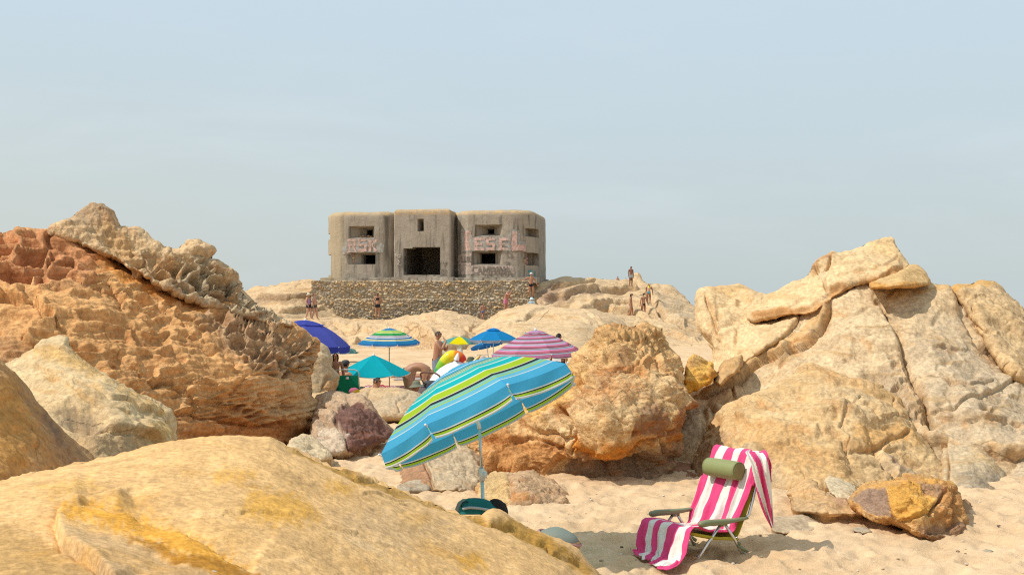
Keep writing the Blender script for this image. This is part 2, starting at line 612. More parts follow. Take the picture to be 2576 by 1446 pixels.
    for k in np.where(db <= 1e-6)[0]:
        vb[k] = p[ri[np.argmin(((pts[ri] - pb[k]) ** 2).sum(1))]]
    fb = fb + len(p)
    allv = np.concatenate([p, vb]); allf = np.concatenate([faces, fb])
    allc = np.concatenate([colr, np.tile(np.array(col, float), (len(vb), 1))])
    if skirt is not None:   # carry the buried foot of the rock down into the ground
        ed = {}
        e1 = np.concatenate([faces[:, [0, 1]], faces[:, [1, 2]], faces[:, [2, 3]], faces[:, [3, 0]]])
        key = np.sort(e1, 1); ky = key[:, 0] * (len(p) + 1) + key[:, 1]
        uq, first, c = np.unique(ky, return_index=True, return_counts=True)
        be = e1[first[c == 1]]
        be = be[(v[be[:, 0]] > skirt[0]) & (v[be[:, 1]] > skirt[0])]
        vs = np.unique(be); mp = {int(a): i for i, a in enumerate(vs)}
        dn = p[vs].copy(); dn[:, 2] = skirt[1]
        base = len(allv)
        fs = np.array([[b, a, base + mp[int(a)], base + mp[int(b)]] for a, b in be])
        allv = np.concatenate([allv, dn]); allf = np.concatenate([allf, fs]); allc = np.concatenate([allc, colr[vs]])
    o = mesh_np(name, allv, allf, mat, parent, None, allc)
    return tag(o, label, cat, group)
# ------------------------------------------------------------------ light, sky, camera
EL = math.radians(52)
AZX, AZY = -.955, -.297
to_sun = Vector((AZX * math.cos(EL), AZY * math.cos(EL), math.sin(EL))).normalized()
sl = bpy.data.lights.new("sun", 'SUN')
sl.energy = 3.25; sl.angle = math.radians(.6); sl.color = (1, .95, .87)
so = bpy.data.objects.new("sun", sl); COL.objects.link(so)
so.rotation_euler = to_sun.to_track_quat('Z', 'Y').to_euler()
so.location = to_sun * 60

w = bpy.data.worlds.new("World"); SC.world = w; w.use_nodes = True
nt = w.node_tree; bg = nt.nodes["Background"]
sky = nt.nodes.new('ShaderNodeTexSky'); sky.sky_type = 'NISHITA'; sky.sun_disc = False
sky.sun_elevation = EL; sky.sun_rotation = math.atan2(to_sun.x, to_sun.y)
sky.air_density = 1.0; sky.dust_density = 3.0; sky.ozone_density = 1.0; sky.altitude = 0
tc = nt.nodes.new('ShaderNodeTexCoord')
sep = nt.nodes.new('ShaderNodeSeparateXYZ'); nt.links.new(tc.outputs['Generated'], sep.inputs[0])
# summer haze: greyer and thicker near the horizon, thin drifting veils of cloud higher up
SKYH = (4.1, 4.66, 4.75); SKYT = (4.28, 5.2, 5.8); SKYW = (4.42, 4.82, 4.62)
hz = mixc(nt, ramp(nt, sep.outputs[2], .02, .30), SKYH, SKYT)
lft = ramp(nt, sep.outputs[0], .12, -.45)
low = ramp(nt, sep.outputs[2], .26, .0)
mm = nt.nodes.new('ShaderNodeMath'); mm.operation = 'MULTIPLY'
nt.links.new(lft, mm.inputs[0]); nt.links.new(low, mm.inputs[1])
hz = mixc(nt, mm.outputs[0], hz, SKYW)
mp = nt.nodes.new('ShaderNodeMapping'); mp.inputs['Scale'].default_value = (1.6, 1.6, 7.5)
nt.links.new(tc.outputs['Generated'], mp.inputs[0])
cl = noise_n(nt, mp.outputs[0], 2.2, 7, .58, .5)
hz = mixc(nt, ramp(nt, cl, .45, .80, 0, .30), hz, (5.3, 5.85, 6.1))
mixed = mixc(nt, .86, sky.outputs[0], hz)
nt.links.new(mixed, bg.inputs[0])
bg.inputs[1].default_value = .125

cam = bpy.data.cameras.new("camera"); co = bpy.data.objects.new("camera", cam); COL.objects.link(co)
co.location = (0, 0, CZ); co.rotation_euler = (math.pi / 2, 0, 0)
cam.sensor_width = 36; cam.lens = 36 * F / 2576; cam.shift_y = (CV - 723) / 2576; cam.clip_start = .1; cam.clip_end = 30000
cam.dof.use_dof = True; cam.dof.focus_distance = 14; cam.dof.aperture_fstop = 13
SC.camera = co
SC.view_settings.view_transform = 'Standard'; SC.view_settings.look = 'None'
SC.view_settings.exposure = 0.23; SC.view_settings.gamma = 1.0
SC.view_settings.use_curve_mapping = False
SC.render.engine = 'CYCLES'
SC.cycles.use_denoising = False
SC.cycles.filter_width = 1.15
SC.cycles.max_bounces = 6
SC.cycles.use_adaptive_sampling = False
# ------------------------------------------------------------------ sand and sea
def sand_base(x, y):
    y = np.asarray(y, float)
    z = -.45 * sstep(13, 27, y) + .45 * sstep(40, 57, y)
    return z


def sand_h(x, y):
    x = np.asarray(x, float); y = np.asarray(y, float)
    pp = np.stack([x, y, np.zeros_like(x)], -1).reshape(-1, 3)
    z = sand_base(x, y).reshape(-1)
    z = z + .035 * fbm(pp * .7, 3, .5, seed=21)
    near = 1 - .6 * sstep(14, 40, pp[:, 1])
    # trampled: overlapping shallow footprints with pushed-up rims
    for s, a, sd in ((.36, .042, 1), (.27, .032, 5)):
        q = pp / s; q[:, 0] *= 1.0; q[:, 1] *= .85
        q = q + .35 * np.stack([perlin(q * .9, sd), perlin(q * .9, sd + 1), 0 * q[:, 0]], 1)
        q[:, 2] = sd
        f1, f2, cid = voronoi(q, sd)
        r = .34 + .2 * ((cid * 31) % 83) / 83.
        k = f1 / r
        z = z + near * a * (-np.exp(-k ** 2 * 1.6) + .55 * np.exp(-((k - 1.25) / .35) ** 2))
    z = z + near * .012 * fbm(pp * 6.5, 4, .6, seed=25)
    return z.reshape(x.shape)


def build_sand():
    rows = 640; cols = 560
    ys = 3.0 * (64 / 3.0) ** np.linspace(0, 1, rows)
    s = np.linspace(-1, 1, cols); s = s * (.75 + .25 * np.abs(s))
    X = s[None] * (.56 * ys[:, None] + 1.2); Yg = np.broadcast_to(ys[:, None], X.shape)
    Z = sand_h(X, Yg)
    v1 = np.stack([X, Yg, Z], -1).reshape(-1, 3)
    i = np.arange(rows * cols).reshape(rows, cols)
    f1 = np.stack([i[:-1, :-1], i[:-1, 1:], i[1:, 1:], i[1:, :-1]], -1).reshape(-1, 4)
    # the beach and sea bed beyond, out to the horizon
    gx = np.concatenate([-np.geomspace(9000, 30, 16), np.linspace(-25, 25, 11), np.geomspace(30, 9000, 16)])
    gy = np.concatenate([[-400, -60, -15, 0], np.linspace(5, 64, 12), np.geomspace(70, 12000, 14)])
    GX, GY = np.meshgrid(gx, gy)
    GZ = -.62 - 2.4 * sstep(75, 110, GY) - 20 * sstep(200, 3000, GY)
    v2 = np.stack([GX, GY, GZ], -1).reshape(-1, 3)
    j = np.arange(len(v2)).reshape(GX.shape) + len(v1)
    f2 = np.stack([j[:-1, :-1], j[:-1, 1:], j[1:, 1:], j[1:, :-1]], -1).reshape(-1, 4)
    m, nt, b, L = new_mat("dry sand")
    tc = nd(nt, 'ShaderNodeTexCoord').outputs['Object']
    n1 = noise_n(nt, tc, .8, 5, .6); n2 = noise_n(nt, tc, 7, 6, .65); n3 = noise_n(nt, tc, 160, 3, .7); n4 = noise_n(nt, tc, 420, 2, .7)
    c = mixc(nt, ramp(nt, n1, .35, .68), (.62, .425, .25), (.72, .52, .33))
    c = mixc(nt, 1., c, mixc(nt, ramp(nt, n2, .3, .7), (.90, .89, .87), (1.08, 1.08, 1.07)), 'MULTIPLY')
    c = mixc(nt, 1., c, mixc(nt, ramp(nt, n3, .3, .7), (.74, .72, .70), (1.2, 1.2, 1.19)), 'MULTIPLY')
    c = mixc(nt, 1., c, mixc(nt, ramp(nt, n4, .3, .7), (.8, .79, .77), (1.16, 1.16, 1.16)), 'MULTIPLY')
    vo = nd(nt, 'ShaderNodeTexVoronoi', Scale=16.); nt.links.new(tc, vo.inputs['Vector'])
    c = mixc(nt, ramp(nt, vo.outputs['Distance'], .10, .05, 0, .75), c, (.82, .78, .70))
    L.new(c, b.inputs['Base Color']); b.inputs['Roughness'].default_value = .95; b.inputs['Specular IOR Level'].default_value = .1
    bn = nd(nt, 'ShaderNodeBump', Strength=.5, Distance=.02); L.new(noise_n(nt, tc, 26, 7, .68), bn.inputs['Height'])
    bn2 = nd(nt, 'ShaderNodeBump', Strength=.55, Distance=.004); L.new(n3, bn2.inputs['Height'])
    L.new(bn.outputs[0], bn2.inputs['Normal']); L.new(bn2.outputs[0], b.inputs['Normal'])
    o = mesh_np("sand", np.concatenate([v1, v2]), np.concatenate([f1, f2]), m, origin=(0, 0, 0))
    tag(o, "pale golden beach sand, dry and trampled with footprints", "sand", kind="structure")


build_sand()
m, nt, b, L = new_mat("sea water")
b.inputs['Base Color'].default_value = (.035, .11, .17, 1); b.inputs['Roughness'].default_value = .25
tcn = nd(nt, 'ShaderNodeTexCoord').outputs['Object']
bn = nd(nt, 'ShaderNodeBump', Strength=.5, Distance=.3); L.new(noise_n(nt, tcn, .5, 5, .6), bn.inputs['Height']); L.new(bn.outputs[0], b.inputs['Normal'])
gx = np.concatenate([-np.geomspace(9000, 40, 14), [0], np.geomspace(40, 9000, 14)]); gy = np.geomspace(96, 12000, 20)
GX, GY = np.meshgrid(gx, gy)
j = np.arange(GX.size).reshape(GX.shape)
tag(mesh_np("sea", np.stack([GX, GY, 0 * GX - 1.2], -1).reshape(-1, 3), np.stack([j[:-1, :-1], j[:-1, 1:], j[1:, 1:], j[1:, :-1]], -1).reshape(-1, 4), m, origin=(0, 0, 0)),
    "strip of blue sea on the horizon", "sea", kind="structure")
# ------------------------------------------------------------------ the rocks
CREAM = (.64, .50, .30); BEIGE = (.57, .43, .25); TAN = (.52, .36, .185); OCHRE = (.54, .33, .09); YEL = (.72, .37, .04)
ORANGE = (.47, .20, .045); RUST = (.30, .125, .05); PURP = (.19, .105, .088); GREY = (.40, .355, .275); DGREY = (.19, .17, .135); BROWN = (.33, .205, .11)
PALE = (.60, .50, .36); LILAC = (.34, .24, .19)

M_left = rock_mat("honeycombed sandstone", .75, rust=(.36, .15, .05), grey=(.44, .36, .25), rust_amt=.65, grey_amt=.30, bump=.8, bdist=.05, strata=(.5, 2.2), cracks=.35)
M_fore = rock_mat("ochre sandstone", 1.6, rust=(.62, .33, .04), grey=(.50, .40, .26), rust_amt=.5, grey_amt=.5, bump=.5, bdist=.018, strata=None, cracks=.0, streak=.0, specks=.8)
M_pale = rock_mat("pale sandstone", 1.1, rust=(.52, .30, .10), grey=(.45, .37, .25), rust_amt=.45, grey_amt=.45, bump=.5, bdist=.03, strata=(.5, 2.0), cracks=.4)
M_right = rock_mat("cream sandstone", .8, rust=(.52, .34, .14), grey=(.44, .37, .26), rust_amt=.42, grey_amt=.45, bump=.55, bdist=.035, strata=(-.4, 1.7), cracks=.4)
M_mid = rock_mat("orange sandstone", 1.3, rust=(.46, .18, .04), grey=(.60, .46, .28), rust_amt=.72, grey_amt=.5, bump=.9, bdist=.05, strata=(-.6, 1.7), cracks=.4)
M_far = rock_mat("sea-worn sandstone", .33, rust=(.52, .32, .13), grey=(.40, .33, .24), rust_amt=.4, grey_amt=.55, bump=.7, bdist=.12, strata=(.25, 2.0), cracks=.5)
M_dark = rock_mat("iron-stained stone", 1.3, rust=(.25, .10, .05), grey=(.36, .28, .22), rust_amt=.4, grey_amt=.35, bump=.6, bdist=.03, strata=(.7, 2.5), cracks=.4)

# near, lower left: the broad ochre rock
rock("foreground_rock", [(-260, 1300), (-120, 1235), (0, 1205), (120, 1175), (250, 1148), (380, 1118), (450, 1106), (540, 1097), (610, 1094), (680, 1098), (760, 1130), (830, 1163), (900, 1180), (1000, 1222),
      (1100, 1262), (1185, 1290), (1212, 1291), (1235, 1276), (1262, 1280), (1290, 1300), (1350, 1330), (1410, 1352), (1462, 1385), (1490, 1420), (1520, 1452), (1600, 1540), (1640, 1640), (-260, 1640)],
     [(0, 1205, 4.9), (450, 1108, 5.6), (680, 1098, 5.9), (900, 1180, 6.1), (1200, 1290, 6.7), (1440, 1375, 7.3), (1500, 1440, 7.1), (0, 1446, 3.5), (500, 1446, 3.7), (1000, 1446, 4.7), (1400, 1446, 6.2),
      (400, 1640, 3.0), (1000, 1640, 3.7), (1600, 1640, 5.6), (500, 1280, 4.5), (-260, 1640, 2.9), (-260, 1300, 4.4)],
     M_fore, (.655, .445, .21), edge=(.45, 55), back=1.6, h=3.0, rough=2.2, seed=3, skirt=(1600, -.3),
     label="broad smooth ochre rock filling the lower left, closest to the viewer", cat="rock",
     noises=[(.03, 1.0, 'fbm3'), (.005, (.5, .35, .2), 'fbm3'), (.004, .06, 'fbm'), (.009, .24, 'ledge:25')],
     creases=[([(330, 1225), (220, 1265), (150, 1290), (136, 1330), (160, 1385), (230, 1440), (300, 1520)], .055, 70, .01, 9),
              ([(1500, 1432), (1380, 1360), (1270, 1310), (1180, 1290), (1000, 1222), (850, 1165), (690, 1102)], -.045, 18, .022, 7),
              ([(190, 1300), (330, 1300), (450, 1335), (560, 1390), (640, 1440)], -.04, 60, .004, 8),
              ([(905, 1245), (960, 1240), (1040, 1262)], .01, 10, .008, 3), ([(1000, 1262), (1050, 1282)], .008, 8, .008, 3),
              ([(560, 1290), (640, 1278), (740, 1300)], .01, 12, .008, 3), ([(820, 1330), (900, 1350), (990, 1392)], .01, 10, .008, 3),
              ([(300, 1240), (360, 1225), (420, 1230)], .008, 10, .006, 3)],
     dents=[(400, 1405, 60, 12, .02), (700, 1395, 40, 10, .01)],
     zones=[([(150, 1290), (330, 1280), (480, 1330), (640, 1420), (560, 1440), (420, 1390), (330, 1350), (240, 1330), (160, 1340)], (.68, .35, .03), 34, .85),
            ([(160, 1345), (330, 1370), (520, 1440), (500, 1640), (200, 1640), (150, 1420)], (.50, .36, .20), 22, .7),
            ([(330, 1352), (470, 1388), (570, 1402), (660, 1450), (640, 1520), (540, 1446), (440, 1405), (330, 1372)], (.36, .17, .015), 12, .9),  # shadowy band below the lobe painted in as dark yellow-brown
            ([(0, 1330), (90, 1340), (140, 1380), (220, 1450), (200, 1600), (-100, 1600), (-100, 1330)], (.40, .26, .10), 40, .75),
            ([(690, 1100), (850, 1163), (1000, 1222), (1180, 1288), (1290, 1305), (1400, 1355), (1500, 1430), (1480, 1440), (1380, 1375), (1260, 1322), (1000, 1240), (840, 1182)], (.36, .21, .035), 7, .85), ([(1000, 1290), (1080, 1300), (1060, 1330), (1010, 1320)], (.68, .38, .04), 16, .7), ([(560, 1180), (640, 1190), (600, 1215), (540, 1205)], (.66, .38, .06), 18, .6), ([(1150, 1400), (1210, 1395), (1230, 1420), (1170, 1430)], (.68, .38, .04), 14, .7), ([(100, 1230), (230, 1200), (260, 1230), (130, 1260)], (.64, .40, .10), 24, .5), ([(820, 1210), (900, 1215), (880, 1240), (830, 1232)], (.67, .38, .05), 14, .6),
            ([(640, 1225), (760, 1240), (800, 1300), (700, 1320), (610, 1280)], (.66, .38, .06), 30, .75),
            ([(850, 1290), (1020, 1270), (1150, 1330), (1000, 1400), (860, 1360)], (.55, .41, .24), 50, .6)])

rock("brown_rock", [(-240, 760), (-120, 820), (-40, 868), (0, 898), (38, 935), (70, 972), (100, 1012), (140, 1062), (172, 1095), (205, 1122), (238, 1155), (262, 1200), (250, 1300), (-240, 1320)],
     [(0, 900, 6.6), (100, 1012, 6.8), (238, 1155, 7.0), (0, 1200, 5.6), (150, 1250, 6.2), (-240, 760, 6.6), (-240, 1320, 5.2)],
     M_pale, (.44, .27, .12), edge=(.5, 60), back=1.4, h=3.0, seed=5, rough=1.5, skirt=(1250, -.3),
     label="smooth brown rock face at the left edge above the ochre rock", cat="rock",
     noises=[(.04, .7, 'fbm'), (.01, .09, 'fbm'), (.012, (.8, .8, .2), 'strata')],
     zones=[([(60, 960), (150, 1080), (250, 1180), (180, 1190), (110, 1100), (40, 980)], (.30, .19, .11), 22, .7),
            ([(-60, 960), (40, 960), (90, 1060), (60, 1200), (-80, 1190)], (.50, .27, .07), 50, .7),
            ([(120, 1040), (140, 1060), (150, 1120), (130, 1110)], (.17, .12, .09), 12, .7)])

rock("pale_boulder", [(-60, 960), (30, 908), (62, 890), (85, 878), (100, 860), (118, 848), (148, 841), (168, 848), (176, 868), (190, 884), (230, 915), (290, 952), (350, 985), (402, 1008), (432, 1035), (444, 1065), (450, 1110), (456, 1170), (440, 1240), (100, 1260), (-60, 1200)],
     [(150, 841, 10.2), (30, 910, 9.8), (402, 1008, 9.6), (450, 1100, 9.3), (150, 1000, 8.9), (300, 1060, 8.6), (250, 1150, 8.2), (200, 1260, 8.0), (-60, 1200, 8.2)],
     M_pale, (.57, .46, .28), stain=(.50, .31, .11), edge=(.5, 42), back=1.4, h=2.4, seed=8, rough=2.2, skirt=(1200, -.3),
     label="pale yellowish boulder with a dark hollow, between brown rock and honeycombed outcrop", cat="rock",
     noises=[(.05, .8, 'fbm3'), (.012, .09, 'fbm'), (.035, .24, 'ledge:-28'), (.02, .4, 'facet')],
     creases=[([(80, 905), (180, 960), (290, 1010), (420, 1045)], .03, 26, .02, 4), ([(215, 1068), (330, 1090), (420, 1130)], .08, 30, .03, 5),
              ([(110, 940), (190, 990), (260, 1030), (330, 1050)], .02, 16, .014, 4), ([(170, 862), (260, 930), (350, 985), (420, 1035)], -.03, 14, .02, 5)],
     dents=[(195, 1048, 52, 26, .14), (240, 1065, 34, 20, .10)],
     zones=[([(60, 890), (150, 860), (300, 960), (430, 1040), (400, 1045), (250, 960), (130, 900)], OCHRE, 16, .6),
            ([(140, 1030), (190, 1020), (235, 1035), (265, 1075), (240, 1090), (190, 1075), (150, 1060)], (.25, .21, .16), 9, .6),
            ([(350, 1080), (430, 1060), (450, 1110), (380, 1120)], (.52, .33, .10), 20, .6), ([(200, 1080), (330, 1095), (440, 1140), (420, 1200), (150, 1200)], (.42, .30, .17), 18, .6)])

# left: the honeycombed outcrop, two beds
oc = empty("honeycombed_outcrop", V(300, 1090, 14.5), "large tilted outcrop of orange and grey honeycombed rock rising at left", "rock outcrop")
rock("lower_bed", [(-300, 600), (-100, 590), (0, 588), (60, 582), (118, 586), (150, 578), (230, 600), (300, 640), (400, 700), (520, 748), (620, 785), (690, 800), (740, 806), (772, 826), (800, 852), (809, 876), (796, 930), (778, 985), (790, 1012), (803, 1045), (792, 1078), (750, 1096), (715, 1112), (680, 1140), (430, 1160), (100, 1200), (-300, 1200)],
     [(0, 590, 17.6), (-300, 600, 17.2), (250, 610, 18.1), (520, 750, 18.2), (740, 806, 18.7), (800, 870, 18.7), (770, 1080, 17.8), (300, 850, 16.0), (520, 950, 16.2), (100, 800, 15.6), (640, 1080, 16.6), (200, 1180, 14.0), (-300, 1100, 13.8), (430, 1140, 15.2), (680, 900, 17.1)],
     M_left, (.63, .375, .165), edge=(.7, 36), back=3.0, h=2.25, parent=oc, seed=12, rough=4.5, wob=22, skirt=(1130, -.7),
     noises=[(.20, 1.9, 'fbm3'), (.05, (.9, .9, .42), 'ridge'), (.08, .36, 'ledge:-16'), (.05, (1.3, 1.3, .10), 'strata'), (.028, .16, 'fbm'), (.08, (.42, .42, .24), 'pock'), (.12, (.95, .8, .5), 'pock')],
     pits=[([(-300, 740), (60, 740), (200, 800), (420, 850), (470, 940), (330, 1000), (60, 840), (-300, 840)], (.7, .6, .30), .16), ([(250, 690), (420, 760), (560, 830), (470, 860), (330, 800), (230, 740)], (.4, .4, .2), .13), ([(505, 785), (600, 775), (700, 805), (790, 840), (812, 880), (790, 960), (745, 950), (640, 900), (545, 850)], (.34, .4, .17), .25),
           ([(-60, 590), (80, 590), (180, 640), (200, 700), (120, 735), (-60, 720)], (.5, .6, .42), .42),
           ([(600, 800), (720, 800), (812, 860), (790, 1000), (740, 960), (760, 880)], (.22, .3, .14), .12),
           ([(380, 960), (520, 940), (700, 980), (780, 1040), (640, 1070), (460, 1040)], (.6, .6, .10), .12)],
     creases=[([(440, 1040), (520, 1050), (620, 1060), (740, 1075)], .14, 22, .06, 8), ([(-40, 745), (60, 760), (120, 800), (60, 850)], .2, 26, .05, 8),
              ([(160, 700), (260, 700), (320, 750), (300, 800)], .12, 22, .05, 8), ([(450, 890), (560, 880), (620, 930), (600, 990)], -.12, 30, .04, 8),
              ([(310, 940), (420, 970), (520, 1020)], .1, 20, .05, 6)],
     zones=[([(230, 600), (330, 660), (450, 730), (620, 790), (690, 830), (640, 850), (540, 800), (420, 760), (300, 700), (200, 640)], (.56, .25, .06), 12, .9),
            ([(-300, 580), (100, 580), (220, 610), (260, 690), (160, 720), (-300, 740)], (.52, .24, .12), 34, .75),
            ([(490, 785), (600, 780), (720, 810), (800, 850), (805, 930), (740, 935), (600, 885), (520, 830)], (.36, .27, .18), 22, .75),  # honeycomb: staining, plus the shade of its cells put into the colour
            ([(420, 1040), (560, 1030), (760, 1070), (780, 1110), (430, 1150)], (.42, .19, .07), 18, .75),
            ([(640, 950), (790, 900), (805, 1040), (700, 1060)], (.50, .38, .23), 30, .55),
            ([(-300, 840), (60, 850), (100, 920), (0, 960), (-300, 960)], (.34, .20, .11), 40, .6),
            ([(240, 960), (400, 960), (560, 1030), (430, 1110), (250, 1020)], (.54, .33, .15), 40, .7)])
rock("upper_bed", [(120, 592), (138, 568), (160, 548), (195, 538), (222, 528), (240, 519), (258, 526), (270, 534), (284, 552), (292, 572), (318, 584), (345, 586), (370, 600), (400, 612), (432, 628), (462, 620), (480, 608), (500, 606), (522, 613), (537, 626), (533, 642), (528, 652), (560, 664), (590, 682), (606, 700), (611, 722), (630, 742), (662, 768), (690, 786), (722, 806), (742, 822), (716, 826), (680, 822), (600, 796), (500, 764), (420, 732), (350, 690), (280, 650), (200, 612)],
     [(140, 570, 17.75), (240, 520, 18.6), (520, 613, 18.6), (610, 720, 18.5), (740, 820, 18.65), (350, 680, 17.55), (500, 750, 17.8), (640, 800, 18.2), (200, 605, 17.6)],
     M_left, (.57, .43, .26), edge=(.3, 14), back=1.6, h=1.9, parent=oc, seed=15, rough=5.0, wob=18,
     noises=[(.11, 1.2, 'fbm3'), (.09, (.7, .7, .36), 'ridge'), (.05, .18, 'fbm'), (.07, .3, 'ledge:-26'), (.05, (1., 1., .2), 'strata'), (.06, .45, 'pock')],
     pits=[([(330, 620), (440, 640), (600, 690), (640, 760), (560, 760), (440, 720), (340, 670)], (.34, .4, .24), .36), ([(480, 640), (600, 690), (720, 806), (640, 800), (520, 740)], (.19, .25, .13), .24)],
     zones=[([(520, 650), (610, 700), (720, 806), (680, 820), (560, 780), (420, 730), (440, 690)], (.42, .37, .27), 30, .75),
            ([(250, 560), (330, 600), (360, 650), (300, 650), (240, 600)], (.50, .31, .14), 18, .7), ([(380, 625), (440, 650), (450, 690), (390, 680)], (.50, .29, .12), 14, .6),
            ([(140, 560), (240, 520), (290, 570), (200, 570)], (.36, .28, .19), 16, .6)])

rock("rounded_boulder", [(742, 900), (790, 868), (806, 862), (824, 872), (838, 900), (838, 925), (856, 944), (852, 966), (838, 990), (820, 1010), (760, 1030), (735, 980)],
     [(800, 870, 27.0), (850, 960, 26.5), (760, 1000, 25.4), (735, 940, 26.0)], M_pale, (.47, .385, .255), edge=(.8, 34), back=1.6, h=2.0, seed=18, rough=1.2, skirt=(1005, -.7),
     label="rounded greenish beige boulder just behind the honeycombed outcrop's tip", cat="rock", noises=[(.07, .8, 'fbm'), (.02, .2, 'fbm')],
     creases=[([(850, 938), (826, 945), (812, 970), (806, 1010)], -.1, 12, .08, 4)],
     zones=[([(835, 938), (858, 945), (846, 975), (815, 1000), (815, 960)], (.42, .24, .10), 8, .7)])

rock("flat_rock", [(770, 994), (800, 988), (840, 989), (868, 994), (885, 1002), (880, 1030), (760, 1040)], [(800, 984, 25.6), (820, 1035, 24.0), (880, 1000, 25)], M_pale, BEIGE, edge=(.5, 12), back=.8, h=2.0, seed=19, skirt=(1020, -.7),
     label="low flat tan rock behind the purple brown boulder", cat="rock", noises=[(.05, .6, 'fbm')])
rock("grey_mound_rock", [(868, 1010), (885, 992), (915, 978), (940, 972), (985, 975), (1020, 980), (1055, 988), (1078, 1004), (1092, 1030), (1090, 1060), (880, 1060)],
     [(940, 972, 27.0), (1080, 1010, 26.4), (880, 1000, 26.6), (980, 1020, 25.4), (980, 1060, 24.8)], M_pale, (.48, .40, .28), edge=(.8, 26), back=1.6, h=2.0, seed=20, rough=1.5, skirt=(1040, -.7),
     label="smooth grey beige mound of rock hiding a person in a sun hat", cat="rock", noises=[(.06, .9, 'fbm'), (.03, (.25, .5, 1.2), 'ridge')],
     creases=[([(930, 975), (928, 1000), (935, 1030)], .06, 14, .07, 3), ([(1010, 1040), (1000, 1010), (1030, 990)], .04, 14, .03, 4)],
     zones=[([(880, 985), (960, 968), (1020, 985), (940, 1000)], BEIGE, 12, .7)])

rock("purple_boulder", [(775, 1080), (792, 1040), (788, 1008), (800, 994), (850, 985), (884, 984), (912, 990), (938, 1010), (956, 1038), (974, 1062), (988, 1085), (978, 1108), (948, 1122), (905, 1136), (880, 1142), (850, 1150), (770, 1150)],
     [(880, 984, 18.6), (800, 1000, 18.4), (988, 1085, 17.6), (880, 1060, 16.9), (800, 1100, 16.6), (870, 1130, 16.2), (840, 1020, 17.8), (930, 1100, 17.0)],
     M_dark, (.47, .36, .25), edge=(.45, 20), back=1.6, h=1.7, seed=22, rough=3.0, skirt=(1128, -.4),
     label="dark purple brown boulder with a pale left side, on sand left of the striped umbrella", cat="rock",
     noises=[(.10, .9, 'fbm'), (.05, .35, 'facet'), (.025, .12, 'fbm'), (.03, (.6, .6, .12), 'strata')],
     creases=[([(862, 1022), (840, 1052), (858, 1082), (872, 1110), (885, 1140)], .07, 20, .05, 4), ([(800, 1020), (850, 1030), (880, 1018)], .06, 16, .04, 4), ([(790, 1048), (840, 1058)], .05, 14, .05, 4)],
     zones=[([(864, 1020), (905, 1010), (945, 1030), (992, 1085), (970, 1120), (905, 1140), (876, 1138), (858, 1085), (836, 1050)], (.155, .085, .075), 4, .97),
            ([(800, 1062), (848, 1062), (868, 1100), (860, 1150), (780, 1150)], (.56, .50, .40), 8, .8), ([(868, 1080), (885, 1095), (882, 1110), (868, 1100)], (.50, .44, .38), 4, .8)])
rock("pale_stone", [(728, 1108), (748, 1096), (768, 1094), (792, 1098), (806, 1116), (826, 1136), (834, 1160), (720, 1170)], [(760, 1094, 15.6), (830, 1150, 15.0), (760, 1160, 14.4)], M_pale, (.56, .48, .33), edge=(.3, 14), back=.7, h=1.8, seed=24, rough=2.5, skirt=(1150, -.3),
     label="small pale broken stone beside the purple brown boulder's foot", cat="rock", noises=[(.06, .4, 'facet'), (.03, .2, 'fbm')])

rock("wedge_boulder", [(1006, 1180), (1018, 1160), (1060, 1150), (1072, 1128), (1110, 1100), (1160, 1100), (1190, 1120), (1215, 1148), (1250, 1165), (1285, 1185), (1280, 1235), (1010, 1240)],
     [(1150, 1100, 15.4), (1010, 1180, 14.3), (1280, 1190, 14.6), (1140, 1180, 13.7), (1060, 1220, 13.4), (1230, 1230, 13.4)], M_pale, (.45, .38, .27), edge=(.4, 22), back=1.3, h=1.9, seed=26, rough=2.5, skirt=(1222, -.3),
     label="grey wedge-shaped boulder with rusty left end under the striped umbrella", cat="rock",
     noises=[(.07, .6, 'fbm'), (.03, .25, 'facet'), (.015, .1, 'fbm')], creases=[([(1066, 1140), (1076, 1180), (1092, 1228)], .06, 16, .05, 4)],
     zones=[([(1000, 1150), (1064, 1140), (1078, 1180), (1092, 1240), (1000, 1240)], (.34, .19, .11), 6, .85)])
rock("buried_stone", [(1000, 1218), (1030, 1205), (1065, 1207), (1082, 1222), (1075, 1240), (1005, 1240)], [(1040, 1206, 13.4), (1040, 1240, 12.7), (1080, 1222, 13.2)], M_pale, GREY, edge=(.2, 10), back=.5, h=1.8, seed=27, skirt=(1232, -.2),
     label="small half-buried grey stone below the umbrella's lowest corner", cat="rock", noises=[(.03, .3, 'fbm')])
rock("split_stone", [(1196, 1235), (1212, 1205), (1240, 1188), (1285, 1192), (1322, 1182), (1340, 1177), (1356, 1186), (1362, 1196), (1392, 1205), (1415, 1225), (1430, 1246), (1428, 1268), (1380, 1280), (1210, 1280)],
     [(1240, 1190, 13.1), (1340, 1178, 13.3), (1430, 1248, 12.6), (1300, 1230, 12.1), (1205, 1240, 12.5), (1300, 1275, 11.9)], M_mid, (.50, .355, .22), edge=(.3, 16), back=.9, h=1.7, seed=29, rough=2.6, skirt=(1262, -.25),
     label="reddish tan stone lying on sand behind the umbrella pole", cat="rock", noises=[(.05, .5, 'fbm'), (.03, .3, 'facet'), (.015, .09, 'fbm')],
     creases=[([(1282, 1195), (1278, 1225), (1290, 1255)], -.03, 14, .03, 4)],
     zones=[([(1196, 1235), (1212, 1205), (1240, 1188), (1280, 1194), (1280, 1225), (1288, 1275), (1200, 1275)], (.60, .45, .22), 7, .8), ([(1285, 1235), (1330, 1245), (1330, 1265), (1290, 1265)], ORANGE, 8, .6)])

